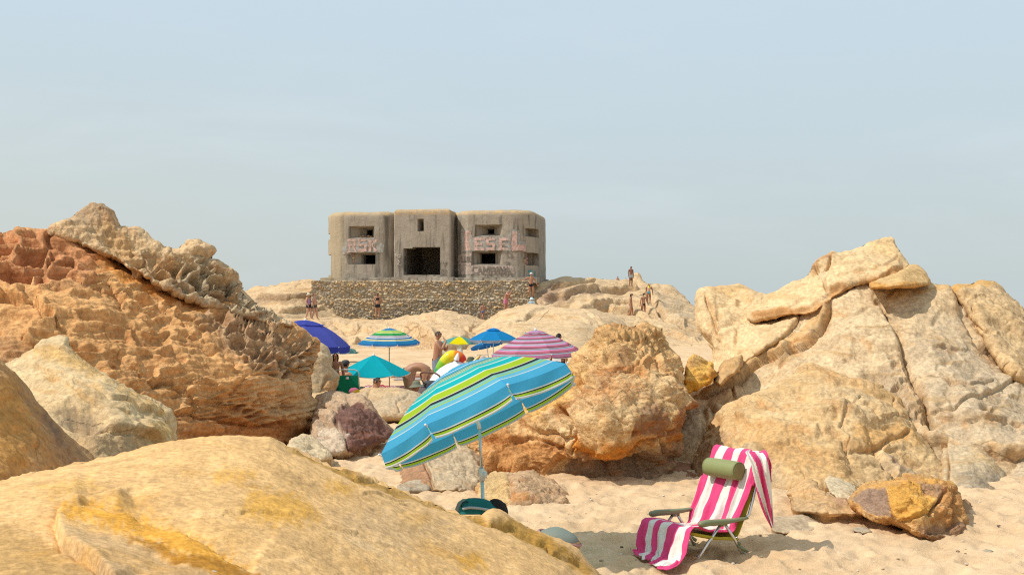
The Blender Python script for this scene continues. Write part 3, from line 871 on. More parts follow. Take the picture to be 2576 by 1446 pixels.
# centre right: the big orange boulder
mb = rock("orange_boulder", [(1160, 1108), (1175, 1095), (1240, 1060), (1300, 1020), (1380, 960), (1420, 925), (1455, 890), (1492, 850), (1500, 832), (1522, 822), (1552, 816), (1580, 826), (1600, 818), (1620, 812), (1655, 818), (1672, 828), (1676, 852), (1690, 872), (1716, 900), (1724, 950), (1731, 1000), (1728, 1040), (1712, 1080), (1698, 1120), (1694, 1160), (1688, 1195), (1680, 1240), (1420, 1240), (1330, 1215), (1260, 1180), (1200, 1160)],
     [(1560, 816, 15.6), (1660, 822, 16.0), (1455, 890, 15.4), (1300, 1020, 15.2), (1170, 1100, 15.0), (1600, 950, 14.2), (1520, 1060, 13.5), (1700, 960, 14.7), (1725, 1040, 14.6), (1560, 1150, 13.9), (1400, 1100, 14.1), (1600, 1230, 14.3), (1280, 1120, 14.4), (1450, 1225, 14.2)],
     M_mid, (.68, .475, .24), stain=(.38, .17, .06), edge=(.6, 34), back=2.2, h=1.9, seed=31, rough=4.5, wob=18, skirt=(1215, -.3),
     label="massive orange boulder with knobbly eroded top behind the striped umbrella", cat="rock",
     noises=[(.11, 1.3, 'fbm3'), (.07, (.55, .55, .3), 'ridge'), (.15, .95, 'facet'), (.06, .36, 'facet'), (.025, .15, 'facet'), (.028, .12, 'fbm'), (.06, .26, 'ledge:40'), (.05, .3, 'pock')],
     pits=[([(1480, 840), (1560, 815), (1680, 825), (1700, 900), (1600, 905), (1500, 890)], (.17, .2, .16), .07), ([(1440, 900), (1560, 880), (1640, 940), (1520, 1000), (1430, 980)], (.3, .3, .18), .09)],
     creases=[([(1440, 1118), (1500, 1120), (1560, 1130), (1620, 1100), (1680, 1060), (1728, 1010)], .16, 46, .07, 8),
              ([(1300, 1070), (1360, 1090), (1440, 1095), (1460, 1060)], .10, 30, .03, 7),
              ([(1400, 1030), (1440, 1050), (1470, 1080), (1452, 1110), (1440, 1140)], .05, 24, .09, 6),
              ([(1180, 1100), (1260, 1120), (1340, 1095), (1420, 1130)], .09, 24, .05, 6),
              ([(1390, 1060), (1470, 1005), (1560, 950), (1630, 905)], -.06, 24, .04, 7),
              ([(1660, 1060), (1652, 1110), (1660, 1150)], .04, 14, .07, 4),
              ([(1450, 1170), (1500, 1150), (1540, 1190), (1570, 1230)], .05, 14, .06, 5)],
     dents=[(1560, 1175, 70, 22, .22), (1420, 1180, 50, 26, .12)],
     zones=[([(1450, 1090), (1560, 1098), (1640, 1090), (1610, 1140), (1530, 1158), (1450, 1130)], (.62, .25, .03), 10, .9),
            ([(1170, 1100), (1260, 1085), (1330, 1110), (1430, 1120), (1440, 1150), (1340, 1200), (1230, 1160)], (.50, .24, .08), 12, .8),  # reddish lower left, with the umbrella's shade painted in
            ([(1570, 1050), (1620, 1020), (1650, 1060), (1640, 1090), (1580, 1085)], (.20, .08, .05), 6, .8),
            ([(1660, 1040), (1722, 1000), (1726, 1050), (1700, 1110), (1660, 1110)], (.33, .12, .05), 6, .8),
            ([(1660, 1100), (1712, 1070), (1700, 1120), (1690, 1150), (1660, 1140)], (.52, .22, .03), 8, .7),
            ([(1420, 1150), (1480, 1140), (1560, 1160), (1690, 1110), (1690, 1240), (1420, 1240)], (.25, .18, .14), 14, .8),  # shade of the undercut foot painted dark brown
            ([(1400, 1040), (1500, 970), (1560, 900), (1600, 940), (1520, 990), (1420, 1060)], (.42, .25, .14), 12, .6),
            ([(1480, 850), (1560, 815), (1690, 830), (1700, 880), (1600, 870), (1500, 880)], (.47, .29, .12), 20, .6),
            ([(1290, 1030), (1440, 920), (1480, 960), (1420, 1020), (1330, 1060)], (.68, .42, .11), 22, .75),
            ([(1440, 980), (1660, 950), (1700, 1000), (1560, 1060), (1460, 1070)], (.61, .48, .29), 36, .6),
            ([(1380, 1050), (1440, 1050), (1462, 1080), (1440, 1110), (1390, 1100)], (.62, .50, .30), 12, .7)])

rock("layered_rock", [(1668, 1095), (1700, 1082), (1760, 1078), (1800, 1090), (1800, 1210), (1680, 1210)], [(1730, 1080, 16.8), (1700, 1200, 15.4), (1800, 1150, 16)], M_right, (.58, .41, .20), edge=(.4, 16), back=1.0, h=2.2, seed=33, skirt=(1195, -.3),
     label="low layered sandy rock in the gap behind the orange boulder", cat="rock", noises=[(.08, .9, 'fbm'), (.03, (.7, .7, .12), 'strata')])
rock("red_slab_stone", [(1684, 1178), (1704, 1166), (1740, 1166), (1762, 1176), (1764, 1205), (1684, 1210)], [(1720, 1166, 14.9), (1720, 1208, 14.2), (1760, 1180, 14.7)], M_dark, (.35, .19, .11), edge=(.2, 10), back=.6, h=1.8, seed=34, skirt=(1200, -.3),
     label="small red brown stone slab in the gap right of the orange boulder", cat="rock", noises=[(.04, .35, 'fbm')])

# right: the cream outcrop
ro = empty("cream_outcrop", V(2200, 1200, 16.), "huge cream sandstone outcrop with a slanting cap slab on the right", "rock outcrop")
NR = [(.13, 2.0, 'fbm3'), (.03, .5, 'fbm3'), (.014, .10, 'fbm'), (.05, .45, 'ledge:30'), (.10, 1.3, 'facet'), (.02, .35, 'facet'), (.03, (.7, .7, .5), 'ridge')]
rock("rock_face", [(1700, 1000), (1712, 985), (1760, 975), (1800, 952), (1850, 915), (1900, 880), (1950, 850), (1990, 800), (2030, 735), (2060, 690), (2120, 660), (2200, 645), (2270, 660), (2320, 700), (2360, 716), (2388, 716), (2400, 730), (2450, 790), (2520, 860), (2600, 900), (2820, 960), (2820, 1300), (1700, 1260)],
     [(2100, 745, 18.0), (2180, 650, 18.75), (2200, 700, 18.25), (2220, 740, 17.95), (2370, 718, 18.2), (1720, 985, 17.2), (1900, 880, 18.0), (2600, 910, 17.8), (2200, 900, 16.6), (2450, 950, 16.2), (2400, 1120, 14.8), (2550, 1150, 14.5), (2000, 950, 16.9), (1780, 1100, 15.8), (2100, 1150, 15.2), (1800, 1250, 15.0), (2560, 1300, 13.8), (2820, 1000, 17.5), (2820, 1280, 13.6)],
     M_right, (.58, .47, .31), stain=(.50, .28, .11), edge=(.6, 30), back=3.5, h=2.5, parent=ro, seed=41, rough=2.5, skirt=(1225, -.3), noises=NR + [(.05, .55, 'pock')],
     creases=[([(2200, 742), (2232, 790), (2262, 845), (2285, 930), (2312, 1010), (2340, 1080), (2352, 1110)], -.14, 40, .10, 7),
              ([(1720, 1012), (1800, 985), (1880, 940), (1950, 905), (2010, 880), (2060, 840), (2080, 800), (2085, 755)], .16, 22, .10, 5),
              ([(1740, 1030), (1800, 1015), (1850, 1000), (1900, 1010)], .10, 14, .08, 5), ([(1836, 965), (1850, 1000), (1858, 1020)], .04, 10, .08, 4), ([(1790, 1015), (1800, 1060), (1800, 1110)], .08, 16, .12, 6), ([(1770, 1020), (1775, 1060), (1780, 1110)], -.05, 12, .1, 5),
              ([(2290, 1118), (2400, 1128), (2500, 1150), (2600, 1150)], .2, 24, .12, 8), ([(2330, 1050), (2400, 1040), (2480, 990), (2576, 950)], .05, 18, .05, 4),
              ([(1960, 930), (1985, 900), (2000, 870), (2060, 842)], .08, 16, .05, 5), ([(2100, 780), (2150, 800), (2190, 790)], .03, 14, .03, 3), ([(2110, 870), (2160, 860), (2200, 880)], .03, 12, .02, 3), ([(2390, 730), (2420, 790), (2450, 850), (2500, 900), (2576, 930)], -.08, 24, .06, 5), ([(2330, 870), (2390, 880), (2440, 875)], .03, 12, .03, 3), ([(2370, 960), (2440, 970), (2500, 960)], .03, 12, .03, 3), ([(2350, 1060), (2420, 1075), (2500, 1068), (2576, 1080)], .05, 14, .04, 4), ([(2010, 950), (2060, 940), (2120, 960)], .03, 12, .02, 3)],
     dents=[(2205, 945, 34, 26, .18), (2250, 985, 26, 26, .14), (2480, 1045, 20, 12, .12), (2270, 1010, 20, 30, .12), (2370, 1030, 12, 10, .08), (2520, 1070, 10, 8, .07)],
     pits=[([(2230, 880), (2290, 880), (2330, 1010), (2340, 1090), (2280, 1080), (2240, 1010)], (.16, .2, .16), .09)],
     zones=[([(2190, 935), (2230, 910), (2280, 960), (2330, 1080), (2280, 1060), (2230, 1000)], (.30, .26, .20), 12, .55),  # shadow on the ridge's right side, painted in as grey
            ([(1700, 985), (1800, 950), (1960, 870), (2080, 770), (2090, 800), (2000, 880), (1880, 950), (1720, 1020)], (.52, .33, .14), 9, .7),
            ([(1700, 1030), (1760, 1020), (1770, 1110), (1690, 1120)], (.42, .37, .29), 12, .7), ([(2230, 725), (2390, 714), (2400, 730), (2240, 745)], (.53, .33, .12), 6, .7),
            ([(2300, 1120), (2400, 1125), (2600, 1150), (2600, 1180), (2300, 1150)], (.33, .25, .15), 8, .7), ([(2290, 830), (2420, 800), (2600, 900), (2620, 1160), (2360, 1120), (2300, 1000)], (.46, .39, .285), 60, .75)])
FC = surf([(2100, 745, 18.0), (2180, 650, 18.75), (2200, 700, 18.25), (2220, 740, 17.95), (2370, 718, 18.2), (1720, 985, 17.2), (1900, 880, 18.0), (2600, 910, 17.8), (2200, 900, 16.6), (2450, 950, 16.2), (2400, 1120, 14.8), (2550, 1150, 14.5), (2000, 950, 16.9), (1780, 1100, 15.8), (2100, 1150, 15.2), (1800, 1250, 15.0), (2560, 1300, 13.8), (2820, 1000, 17.5), (2820, 1280, 13.6)])
SH = surf([(1760, 730, 19.6), (1860, 718, 20.2), (2010, 745, 19.0), (1850, 820, 18.3), (1780, 900, 18.3), (1950, 870, 17.5), (1820, 950, 17.6)])
# the slab lies on the beds beneath it with only a hand's breadth of overhang
CAPC = [(u, v, float(min(FC(u, v), SH(u, v) if u < 2060 else 99)) - k) for u, v, k in ((2080, 755, .12), (2160, 718, .13), (2220, 700, .13), (2290, 668, .05), (1985, 792, .14), (1890, 800, .10), (1930, 750, .0), (2050, 655, .05), (2180, 640, .02))] + [(2232, 597, 19.25)]
rock("cap_slab", [(2040, 668), (2050, 652), (2075, 638), (2092, 630), (2110, 632), (2140, 628), (2180, 614), (2208, 602), (2232, 597), (2248, 602), (2258, 620), (2268, 640), (2282, 658), (2292, 668), (2262, 690), (2210, 708), (2150, 722), (2100, 748), (2070, 775), (2040, 790), (1980, 796), (1905, 806), (1880, 800), (1880, 770), (1930, 745), (1990, 716), (2034, 690)],
     CAPC,
     M_right, CREAM, stain=(.46, .24, .09), edge=(.14, 6), back=1.6, h=2.1, parent=ro, seed=43, rough=2.6, noises=[(.04, 1.4, 'fbm3'), (.015, .4, 'fbm3'), (.010, .1, 'fbm'), (.05, .22, 'ledge:22'), (.06, .8, 'facet')],
     creases=[([(2088, 640), (2086, 670), (2072, 700), (2080, 740)], .05, 18, .10, 4), ([(1880, 806), (1960, 790), (2040, 770), (2080, 742), (2140, 722), (2220, 700), (2290, 668)], .08, 12, .0, 5), ([(2100, 700), (2180, 680), (2270, 655)], .02, 14, .03, 3), ([(2050, 655), (2060, 690)], .03, 8, .06, 3)],
     zones=[([(1880, 795), (2050, 765), (2090, 735), (2200, 700), (2295, 666), (2260, 695), (2150, 725), (2070, 780), (1900, 812)], (.48, .27, .11), 6, .8),
            ([(2036, 660), (2090, 625), (2120, 630), (2070, 655), (2050, 690), (2034, 690)], (.40, .21, .08), 6, .7), ([(2180, 610), (2232, 595), (2270, 640), (2280, 660), (2220, 640)], (.60, .44, .22), 14, .6)])
rock("wedge_slab", [(2186, 712), (2212, 700), (2255, 686), (2290, 664), (2312, 668), (2330, 686), (2341, 706), (2336, 716), (2300, 722), (2240, 726), (2192, 726)], [(2290, 666, 18.2), (2190, 715, 17.6), (2338, 706, 18.0), (2260, 705, 17.4)],
     M_right, (.58, .42, .21), edge=(.18, 9), back=1.0, h=1.9, parent=ro, seed=44, rough=1.8, noises=[(.04, .6, 'fbm'), (.02, (1., 1., .14), 'strata')], zones=[([(2186, 712), (2250, 712), (2340, 712), (2330, 728), (2190, 730)], (.52, .27, .07), 6, .8)])
rock("shoulder", [(1750, 760), (1752, 732), (1766, 722), (1788, 720), (1830, 722), (1856, 716), (1874, 724), (1900, 732), (1926, 742), (1960, 735), (2010, 745), (2040, 790), (2000, 850), (1930, 890), (1860, 930), (1800, 960), (1770, 940), (1790, 890), (1770, 850), (1752, 820)],
     [(1760, 730, 19.6), (1860, 718, 20.2), (2010, 745, 19.0), (1850, 820, 18.3), (1780, 900, 18.3), (1950, 870, 17.5), (1820, 950, 17.6)],
     M_right, CREAM, stain=(.50, .30, .13), edge=(.5, 24), back=2.0, h=2.2, parent=ro, seed=46, rough=2.4, noises=NR,
     creases=[([(1775, 740), (1792, 790), (1800, 840)], .06, 18, .06, 5), ([(1840, 870), (1850, 840), (1858, 825)], .03, 10, .05, 4), ([(1800, 725), (1850, 738), (1900, 752)], .04, 14, .04, 4), ([(1900, 900), (1960, 860), (2020, 800)], .08, 20, .06, 5)],
     dents=[(1868, 755, 12, 8, .09), (1805, 790, 10, 16, .1)], zones=[([(1780, 745), (1800, 790), (1805, 850), (1785, 840)], (.50, .34, .18), 8, .6), ([(1770, 720), (1860, 714), (1900, 735), (1800, 735)], (.56, .38, .17), 8, .6)])
rock("dome", [(2390, 732), (2400, 714), (2440, 710), (2470, 708), (2500, 710), (2520, 722), (2540, 744), (2560, 762), (2580, 785), (2610, 820), (2700, 880), (2720, 980), (2560, 960), (2490, 880), (2440, 800)], [(2470, 708, 18.8), (2600, 810, 18.4), (2700, 900, 17.8), (2450, 800, 17.6), (2540, 900, 16.9), (2600, 960, 16.6)],
     M_right, BEIGE, edge=(.6, 26), back=2.0, h=2.3, parent=ro, seed=48, rough=2.2, noises=NR, zones=[([(2388, 715), (2470, 702), (2510, 710), (2450, 722), (2395, 742)], (.55, .34, .11), 6, .8)],
     creases=[([(2440, 770), (2470, 825), (2500, 850)], .05, 18, .07, 4)])
rock("yellow_wedge", [(1716, 990), (1724, 950), (1730, 905), (1748, 892), (1768, 898), (1790, 915), (1800, 940), (1790, 962), (1760, 978), (1735, 992)], [(1750, 892, 16.6), (1800, 940, 16.4), (1740, 980, 15.9)], M_mid, (.74, .46, .12), edge=(.25, 12), back=.7, h=1.8, seed=51, parent=ro,
     noises=[(.12, .5, 'facet'), (.03, .15, 'facet')], zones=[([(1728, 960), (1760, 958), (1796, 935), (1800, 960), (1735, 996)], YEL, 8, .8), ([(1730, 900), (1770, 892), (1780, 910), (1735, 930)], (.50, .33, .15), 8, .7), ([(1790, 915), (1800, 940), (1790, 965), (1782, 950)], ORANGE, 6, .7)])
rock("prow", [(1795, 960), (1815, 920), (1840, 902), (1870, 895), (1862, 925), (1840, 950), (1812, 975)], [(1840, 900, 17.0), (1800, 965, 16.4), (1860, 930, 16.6)], M_right, (.50, .34, .17), edge=(.25, 12), back=.6, h=1.8, seed=52, parent=ro, noises=[(.05, .5, 'facet'), (.02, .15, 'fbm')])

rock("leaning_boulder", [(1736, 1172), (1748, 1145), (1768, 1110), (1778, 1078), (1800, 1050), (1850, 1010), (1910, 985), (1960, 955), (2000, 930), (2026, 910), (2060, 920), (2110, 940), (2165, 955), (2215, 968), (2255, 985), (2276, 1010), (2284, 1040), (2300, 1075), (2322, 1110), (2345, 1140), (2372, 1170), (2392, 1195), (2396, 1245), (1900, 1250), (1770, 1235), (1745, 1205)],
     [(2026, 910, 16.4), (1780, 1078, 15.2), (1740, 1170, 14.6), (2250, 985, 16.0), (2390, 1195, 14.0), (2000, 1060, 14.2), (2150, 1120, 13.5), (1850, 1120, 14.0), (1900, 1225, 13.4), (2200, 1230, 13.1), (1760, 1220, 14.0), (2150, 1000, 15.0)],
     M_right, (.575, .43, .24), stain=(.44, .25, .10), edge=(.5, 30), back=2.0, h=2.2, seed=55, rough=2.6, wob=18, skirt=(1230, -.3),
     label="big leaning tan boulder behind the beach chair, below the cream outcrop", cat="rock",
     noises=[(.09, 1.4, 'fbm3'), (.03, .5, 'fbm3'), (.015, .11, 'fbm'), (.06, .34, 'ledge:-14'), (.03, (.8, .8, .4), 'ridge'), (.10, 1.0, 'facet'), (.02, .28, 'facet')],
     creases=[([(1775, 1085), (1830, 1040), (1870, 1020), (1960, 1010)], .05, 22, .03, 4), ([(1850, 1060), (1930, 1075), (2000, 1090), (2080, 1080)], .05, 20, .02, 4),
              ([(2290, 1090), (2240, 1110), (2180, 1120), (2110, 1085), (2060, 1060)], -.06, 22, .05, 4), ([(2212, 1120), (2225, 1165), (2240, 1210)], .10, 22, .08, 4), ([(2190, 1100), (2260, 1140), (2330, 1160)], .03, 14, .04, 3),
              ([(2030, 915), (2120, 950), (2240, 985)], .05, 12, .03, 4), ([(2110, 1070), (2130, 1030), (2160, 1000)], .03, 12, .03, 3), ([(1990, 985), (2050, 1005), (2110, 1050)], .03, 16, .02, 4), ([(1880, 1010), (1930, 1022), (1990, 1015)], .03, 10, .03, 3), ([(2090, 990), (2120, 1000), (2190, 1040), (2270, 1062)], .04, 14, .04, 3), ([(1950, 1130), (2010, 1118), (2060, 1140), (2140, 1135)], .03, 16, .02, 3), ([(2150, 1080), (2140, 1110), (2160, 1150)], .02, 10, .03, 3), ([(1850, 1075), (1840, 1120), (1870, 1170)], .03, 14, .02, 3), ([(2240, 1000), (2250, 1040), (2290, 1075)], .04, 10, .03, 3)],
     zones=[([(1736, 1172), (1790, 1070), (1830, 1090), (1850, 1180), (1800, 1240), (1750, 1215)], (.36, .24, .14), 14, .75), ([(1820, 1050), (1950, 1080), (2120, 1110), (2180, 1200), (2000, 1200), (1880, 1130)], (.53, .34, .15), 30, .7),  # first zone: the orange boulder's cast shadow painted on the left side
            ([(2000, 930), (2030, 908), (2250, 978), (2280, 1040), (2160, 990)], (.54, .35, .16), 14, .6), ([(1850, 1130), (1960, 1170), (2010, 1240), (1880, 1240)], (.40, .33, .23), 18, .7), ([(2220, 1150), (2300, 1170), (2390, 1200), (2390, 1240), (2240, 1220)], (.48, .40, .28), 16, .7),
            ([(2230, 1150), (2275, 1160), (2290, 1185), (2245, 1190)], (.34, .21, .15), 6, .7), ([(2150, 1060), (2290, 1080), (2320, 1110), (2250, 1120), (2170, 1110)], (.55, .33, .12), 12, .7), ([(2060, 950), (2200, 1000), (2180, 1060), (2080, 1020)], (.56, .44, .27), 26, .7)])

rock("ridged_boulder", [(2362, 1175), (2366, 1130), (2372, 1104), (2392, 1095), (2440, 1100), (2470, 1120), (2500, 1150), (2522, 1172), (2540, 1205), (2548, 1240), (2545, 1262), (2380, 1255)], [(2400, 1096, 15.0), (2540, 1200, 14.0), (2430, 1180, 13.5), (2450, 1250, 13.0), (2365, 1150, 14.3)],
     M_right, (.50, .42, .29), edge=(.4, 22), back=1.2, h=2.2, seed=58, rough=2.0, skirt=(1246, -.3), label="grey beige boulder with darker foot right of the leaning boulder", cat="rock", noises=[(.08, .9, 'fbm'), (.025, .25, 'fbm')],
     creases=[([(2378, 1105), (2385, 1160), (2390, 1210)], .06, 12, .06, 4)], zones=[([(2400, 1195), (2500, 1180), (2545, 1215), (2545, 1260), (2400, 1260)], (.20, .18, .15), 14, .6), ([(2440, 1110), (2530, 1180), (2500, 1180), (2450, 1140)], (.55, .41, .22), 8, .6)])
rock("edge_boulder", [(2536, 1190), (2550, 1160), (2580, 1150), (2650, 1160), (2700, 1200), (2700, 1270), (2540, 1262)], [(2580, 1152, 14.6), (2600, 1260, 13.0), (2540, 1200, 13.9)], M_right, (.50, .42, .30), edge=(.35, 20), back=1., h=2.4, seed=59, skirt=(1246, -.3),
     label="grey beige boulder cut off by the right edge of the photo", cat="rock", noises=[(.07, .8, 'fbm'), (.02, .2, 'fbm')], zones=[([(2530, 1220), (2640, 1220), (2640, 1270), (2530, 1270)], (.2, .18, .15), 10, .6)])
rock("low_wavy_rock", [(2420, 1118), (2450, 1108), (2520, 1120), (2555, 1135), (2600, 1128), (2640, 1150), (2640, 1180), (2500, 1172)], [(2480, 1112, 15.4), (2600, 1135, 15.4), (2540, 1170, 14.5)], M_right, (.52, .43, .30), edge=(.3, 12), back=.6, h=2.0, seed=60, label="low pitted rock ledge above the grey boulders at right", cat="rock",
     noises=[(.07, .5, 'fbm'), (.05, .35, 'pock')])

# right foreground stones
rock("yellow_boulder", [(2136, 1262), (2150, 1240), (2170, 1218), (2210, 1208), (2250, 1204), (2270, 1194), (2292, 1196), (2320, 1197), (2355, 1200), (2390, 1208), (2404, 1220), (2420, 1245), (2426, 1272), (2432, 1305), (2434, 1335), (2420, 1352), (2390, 1362), (2330, 1360), (2280, 1335), (2240, 1318), (2195, 1308), (2160, 1288)],
     [(2280, 1195, 11.4), (2140, 1262, 11.2), (2430, 1300, 11.0), (2400, 1215, 11.5), (2260, 1260, 10.6), (2330, 1290, 10.45), (2400, 1355, 10.5), (2280, 1330, 10.5)],
     M_mid, (.58, .37, .16), edge=(.24, 16), back=.9, h=1.6, seed=62, rough=3.0, skirt=(1330, -.12), label="bright yellow and rust boulder resting on the sand at right", cat="rock",
     noises=[(.04, .5, 'fbm3'), (.06, .34, 'facet'), (.03, .16, 'facet'), (.02, .14, 'ledge:35'), (.01, .05, 'fbm'), (.02, .14, 'pock')],
     creases=[([(2225, 1225), (2232, 1270), (2260, 1310), (2330, 1290), (2375, 1240)], .05, 22, .02, 5), ([(2380, 1235), (2350, 1270), (2335, 1300)], .03, 12, .04, 4), ([(2400, 1230), (2395, 1270), (2405, 1330)], -.04, 16, .05, 6), ([(2240, 1230), (2300, 1215), (2350, 1235)], .02, 10, .02, 4)],
     dents=[(2280, 1285, 22, 8, .04), (2405, 1290, 12, 24, .05), (2370, 1345, 40, 14, .06)],
     zones=[([(2140, 1250), (2200, 1222), (2228, 1222), (2230, 1270), (2250, 1300), (2180, 1290)], (.31, .225, .18), 5, .9), ([(2230, 1222), (2290, 1212), (2360, 1235), (2340, 1290), (2280, 1310), (2240, 1290)], (.70, .40, .08), 7, .8),
            ([(2300, 1200), (2380, 1235), (2360, 1255), (2290, 1216)], (.33, .22, .17), 5, .7), ([(2370, 1215), (2405, 1220), (2430, 1300), (2400, 1340), (2350, 1310)], (.50, .25, .085), 9, .75), ([(2310, 1325), (2434, 1310), (2434, 1365), (2310, 1365)], (.30, .19, .13), 9, .8), ([(2150, 1230), (2250, 1200), (2400, 1210), (2400, 1222), (2250, 1214)], (.62, .34, .08), 6, .7)])
rock("tail_stone", [(1984, 1265), (1978, 1240), (2000, 1228), (2012, 1212), (2034, 1204), (2052, 1214), (2062, 1228), (2078, 1236), (2100, 1245), (2140, 1250), (2168, 1262), (2170, 1295), (2100, 1300), (2000, 1290)], [(2030, 1206, 12.2), (1984, 1250, 11.9), (2160, 1262, 11.5), (2070, 1270, 11.3), (2060, 1298, 11.2)],
     M_pale, (.53, .37, .20), edge=(.22, 14), back=.6, h=1.7, seed=64, rough=2.5, skirt=(1284, -.12), label="low tan stone touching the yellow boulder's left end", cat="rock", noises=[(.04, .35, 'fbm'), (.02, .2, 'facet'), (.02, (.5, .5, .1), 'strata')],
     creases=[([(1980, 1245), (2030, 1240), (2075, 1245)], .04, 12, .02, 4)], zones=[([(1984, 1250), (2070, 1250), (2075, 1290), (1984, 1290)], (.44, .33, .20), 8, .7), ([(2090, 1245), (2150, 1255), (2110, 1275)], (.40, .25, .17), 6, .7)])
rock("shell_stone", [(2074, 1206), (2086, 1199), (2110, 1200), (2135, 1212), (2152, 1224), (2166, 1236), (2150, 1256), (2110, 1258), (2088, 1240)], [(2090, 1200, 12.4), (2166, 1238, 12.1), (2110, 1235, 11.9)], M_pale, (.55, .48, .34), edge=(.18, 10), back=.4, h=1.6, seed=65, label="small pale shell-shaped stone behind the yellow boulder", cat="rock", noises=[(.03, .3, 'fbm')])
rock("brown_stub", [(2415, 1300), (2418, 1262), (2430, 1253), (2442, 1262), (2450, 1290), (2452, 1302), (2440, 1310)], [(2430, 1254, 12.0), (2450, 1300, 11.6), (2425, 1300, 11.6)], M_dark, (.40, .26, .15), edge=(.15, 8), back=.3, h=1.6, seed=66, skirt=(1298, -.1), label="small brown stone stub right of the yellow boulder", cat="rock", noises=[(.02, .2, 'fbm')])
rock("sunken_stone", [(1936, 1318), (1945, 1300), (1970, 1294), (2010, 1296), (2040, 1300), (2058, 1314), (2066, 1322), (2040, 1340), (1950, 1340)], [(1990, 1294, 11.3), (2000, 1335, 10.7), (2060, 1320, 11.1)], M_pale, (.46, .38, .27), edge=(.15, 12), back=.4, h=1.6, seed=67, skirt=(1330, -.1), label="flat grey stone half sunk in sand beside the beach chair's towel tail", cat="rock", noises=[(.025, .3, 'fbm'), (.02, .2, 'pock')])
for i, (pol, lab) in enumerate([([(2144, 1330), (2160, 1322), (2190, 1330), (2196, 1336), (2170, 1342)], "flat grey pebble slab in the sand below the yellow boulder"), ([(2454, 1388), (2480, 1378), (2500, 1386), (2490, 1398)], "tiny grey slab in the sand near the yellow boulder's shadow"),
                                ([(1130, 1050), (1165, 1046), (1180, 1060), (1140, 1066)], "small grey stone on sand between purple boulder and umbrella")][:2]):
    yy = (CZ * F) / (max(p[1] for p in pol) - 4 - CV)
    rock("stone", pol, [(pol[0][0], pol[0][1], yy + .1), (pol[2][0], pol[2][1], yy + .1), (pol[0][0] + 20, pol[0][1] + 30, yy - .3)], M_pale, GREY, edge=(.06, 6), back=.1, h=1.6, seed=70 + i, label=lab, cat="rock", noises=[(.008, .1, 'fbm')])

# the headland behind: terrain the bunker stands on
NF = [(.22, .9, 'ledge:8'), (.40, 7., 'fbm3'), (.16, (6., 4., .9), 'strata'), (.10, (2.6, 2.2, 1.1), 'fbm3'), (.16, 2.2, 'facet'), (.03, .7, 'fbm3')]
rock("rock_shelf", [(560, 800), (650, 788), (720, 786), (760, 798), (830, 800), (880, 804), (960, 806), (1020, 798), (1060, 792), (1100, 780), (1140, 782), (1180, 790), (1220, 800), (1260, 830), (1260, 880), (1230, 905), (1000, 905), (560, 910)],
     [(760, 798, 78), (1000, 802, 79), (1100, 782, 74), (1240, 810, 74), (600, 800, 78), (800, 840, 68), (1000, 830, 68), (1100, 830, 64), (1000, 875, 58), (800, 880, 57.5), (1200, 880, 58), (1000, 905, 56.6), (600, 905, 56.6), (1230, 905, 56.6)],
     M_far, (.59, .455, .29), edge=(1.0, 14), back=3, h=1.6, seed=81, rough=2.4, wob=10, noises=NF, label="low pale rock shelf stepping up from the sand to the stone wall", cat="rock shelf",
     creases=[([(860, 830), (940, 850), (1000, 860), (1100, 868)], .5, 12, .2, 3), ([(760, 812), (850, 815), (900, 840)], .35, 10, .2, 3), ([(1060, 800), (1120, 812), (1180, 840)], .3, 14, .15, 3), ([(880, 872), (1000, 868), (1180, 872)], .7, 14, .3, 4)],
     zones=[([(850, 868), (1000, 872), (1180, 868), (1180, 905), (850, 905)], (.50, .38, .23), 8, .7)])
rock("smooth_mound", [(1100, 880), (1160, 850), (1200, 825), (1228, 800), (1262, 778), (1300, 768), (1345, 764), (1400, 770), (1450, 776), (1500, 780), (1540, 790), (1572, 810), (1586, 840), (1570, 880), (1480, 905), (1300, 905), (1140, 902)],
     [(1345, 764, 70), (1180, 840, 66), (1570, 830, 66), (1300, 820, 60), (1450, 830, 60), (1200, 885, 58), (1350, 880, 56.5), (1500, 890, 56.5)],
     M_far, (.61, .475, .305), edge=(1.6, 26), back=5, h=1.7, seed=83, rough=1.4, wob=10, noises=[(.3, 6., 'fbm3'), (.05, (2.2, 2.2, .6), 'fbm3'), (.02, .7, 'fbm3'), (.05, (4., 3., .5), 'strata')], label="smooth rounded rock mound behind the blue and pink umbrellas", cat="rock",
     creases=[([(1250, 800), (1340, 790), (1440, 800), (1540, 830)], .12, 10, .08, 2.5), ([(1180, 870), (1260, 830), (1330, 790), (1400, 774)], .15, 12, .1, 2.5), ([(1440, 776), (1500, 800), (1540, 850)], .1, 10, .08, 2.5)],
     zones=[([(1380, 830), (1560, 810), (1580, 880), (1400, 890)], (.50, .40, .26), 22, .6)])
rock("rocky_headland", [(540, 780), (600, 740), (640, 719), (690, 713), (716, 704), (745, 702), (768, 698), (786, 703), (806, 714), (860, 740), (900, 780), (900, 830), (560, 830)], [(640, 719, 84), (768, 698, 84), (600, 760, 80), (700, 780, 78), (850, 780, 80.6), (800, 740, 81.8), (700, 825, 76), (880, 825, 78.5)],
     M_far, (.575, .44, .275), edge=(1.2, 16), back=4, h=1.6, seed=85, rough=2.2, noises=NF, label="rocky headland left of the stone wall", cat="rock",
     creases=[([(640, 752), (700, 756), (760, 752), (800, 740)], .6, 10, .4, 3), ([(700, 790), (760, 780), (840, 790)], .4, 10, .2, 3)], zones=[([(640, 748), (790, 745), (790, 762), (640, 766)], (.36, .27, .18), 4, .7), ([(720, 775), (860, 770), (860, 800), (720, 800)], (.44, .37, .25), 8, .6)])
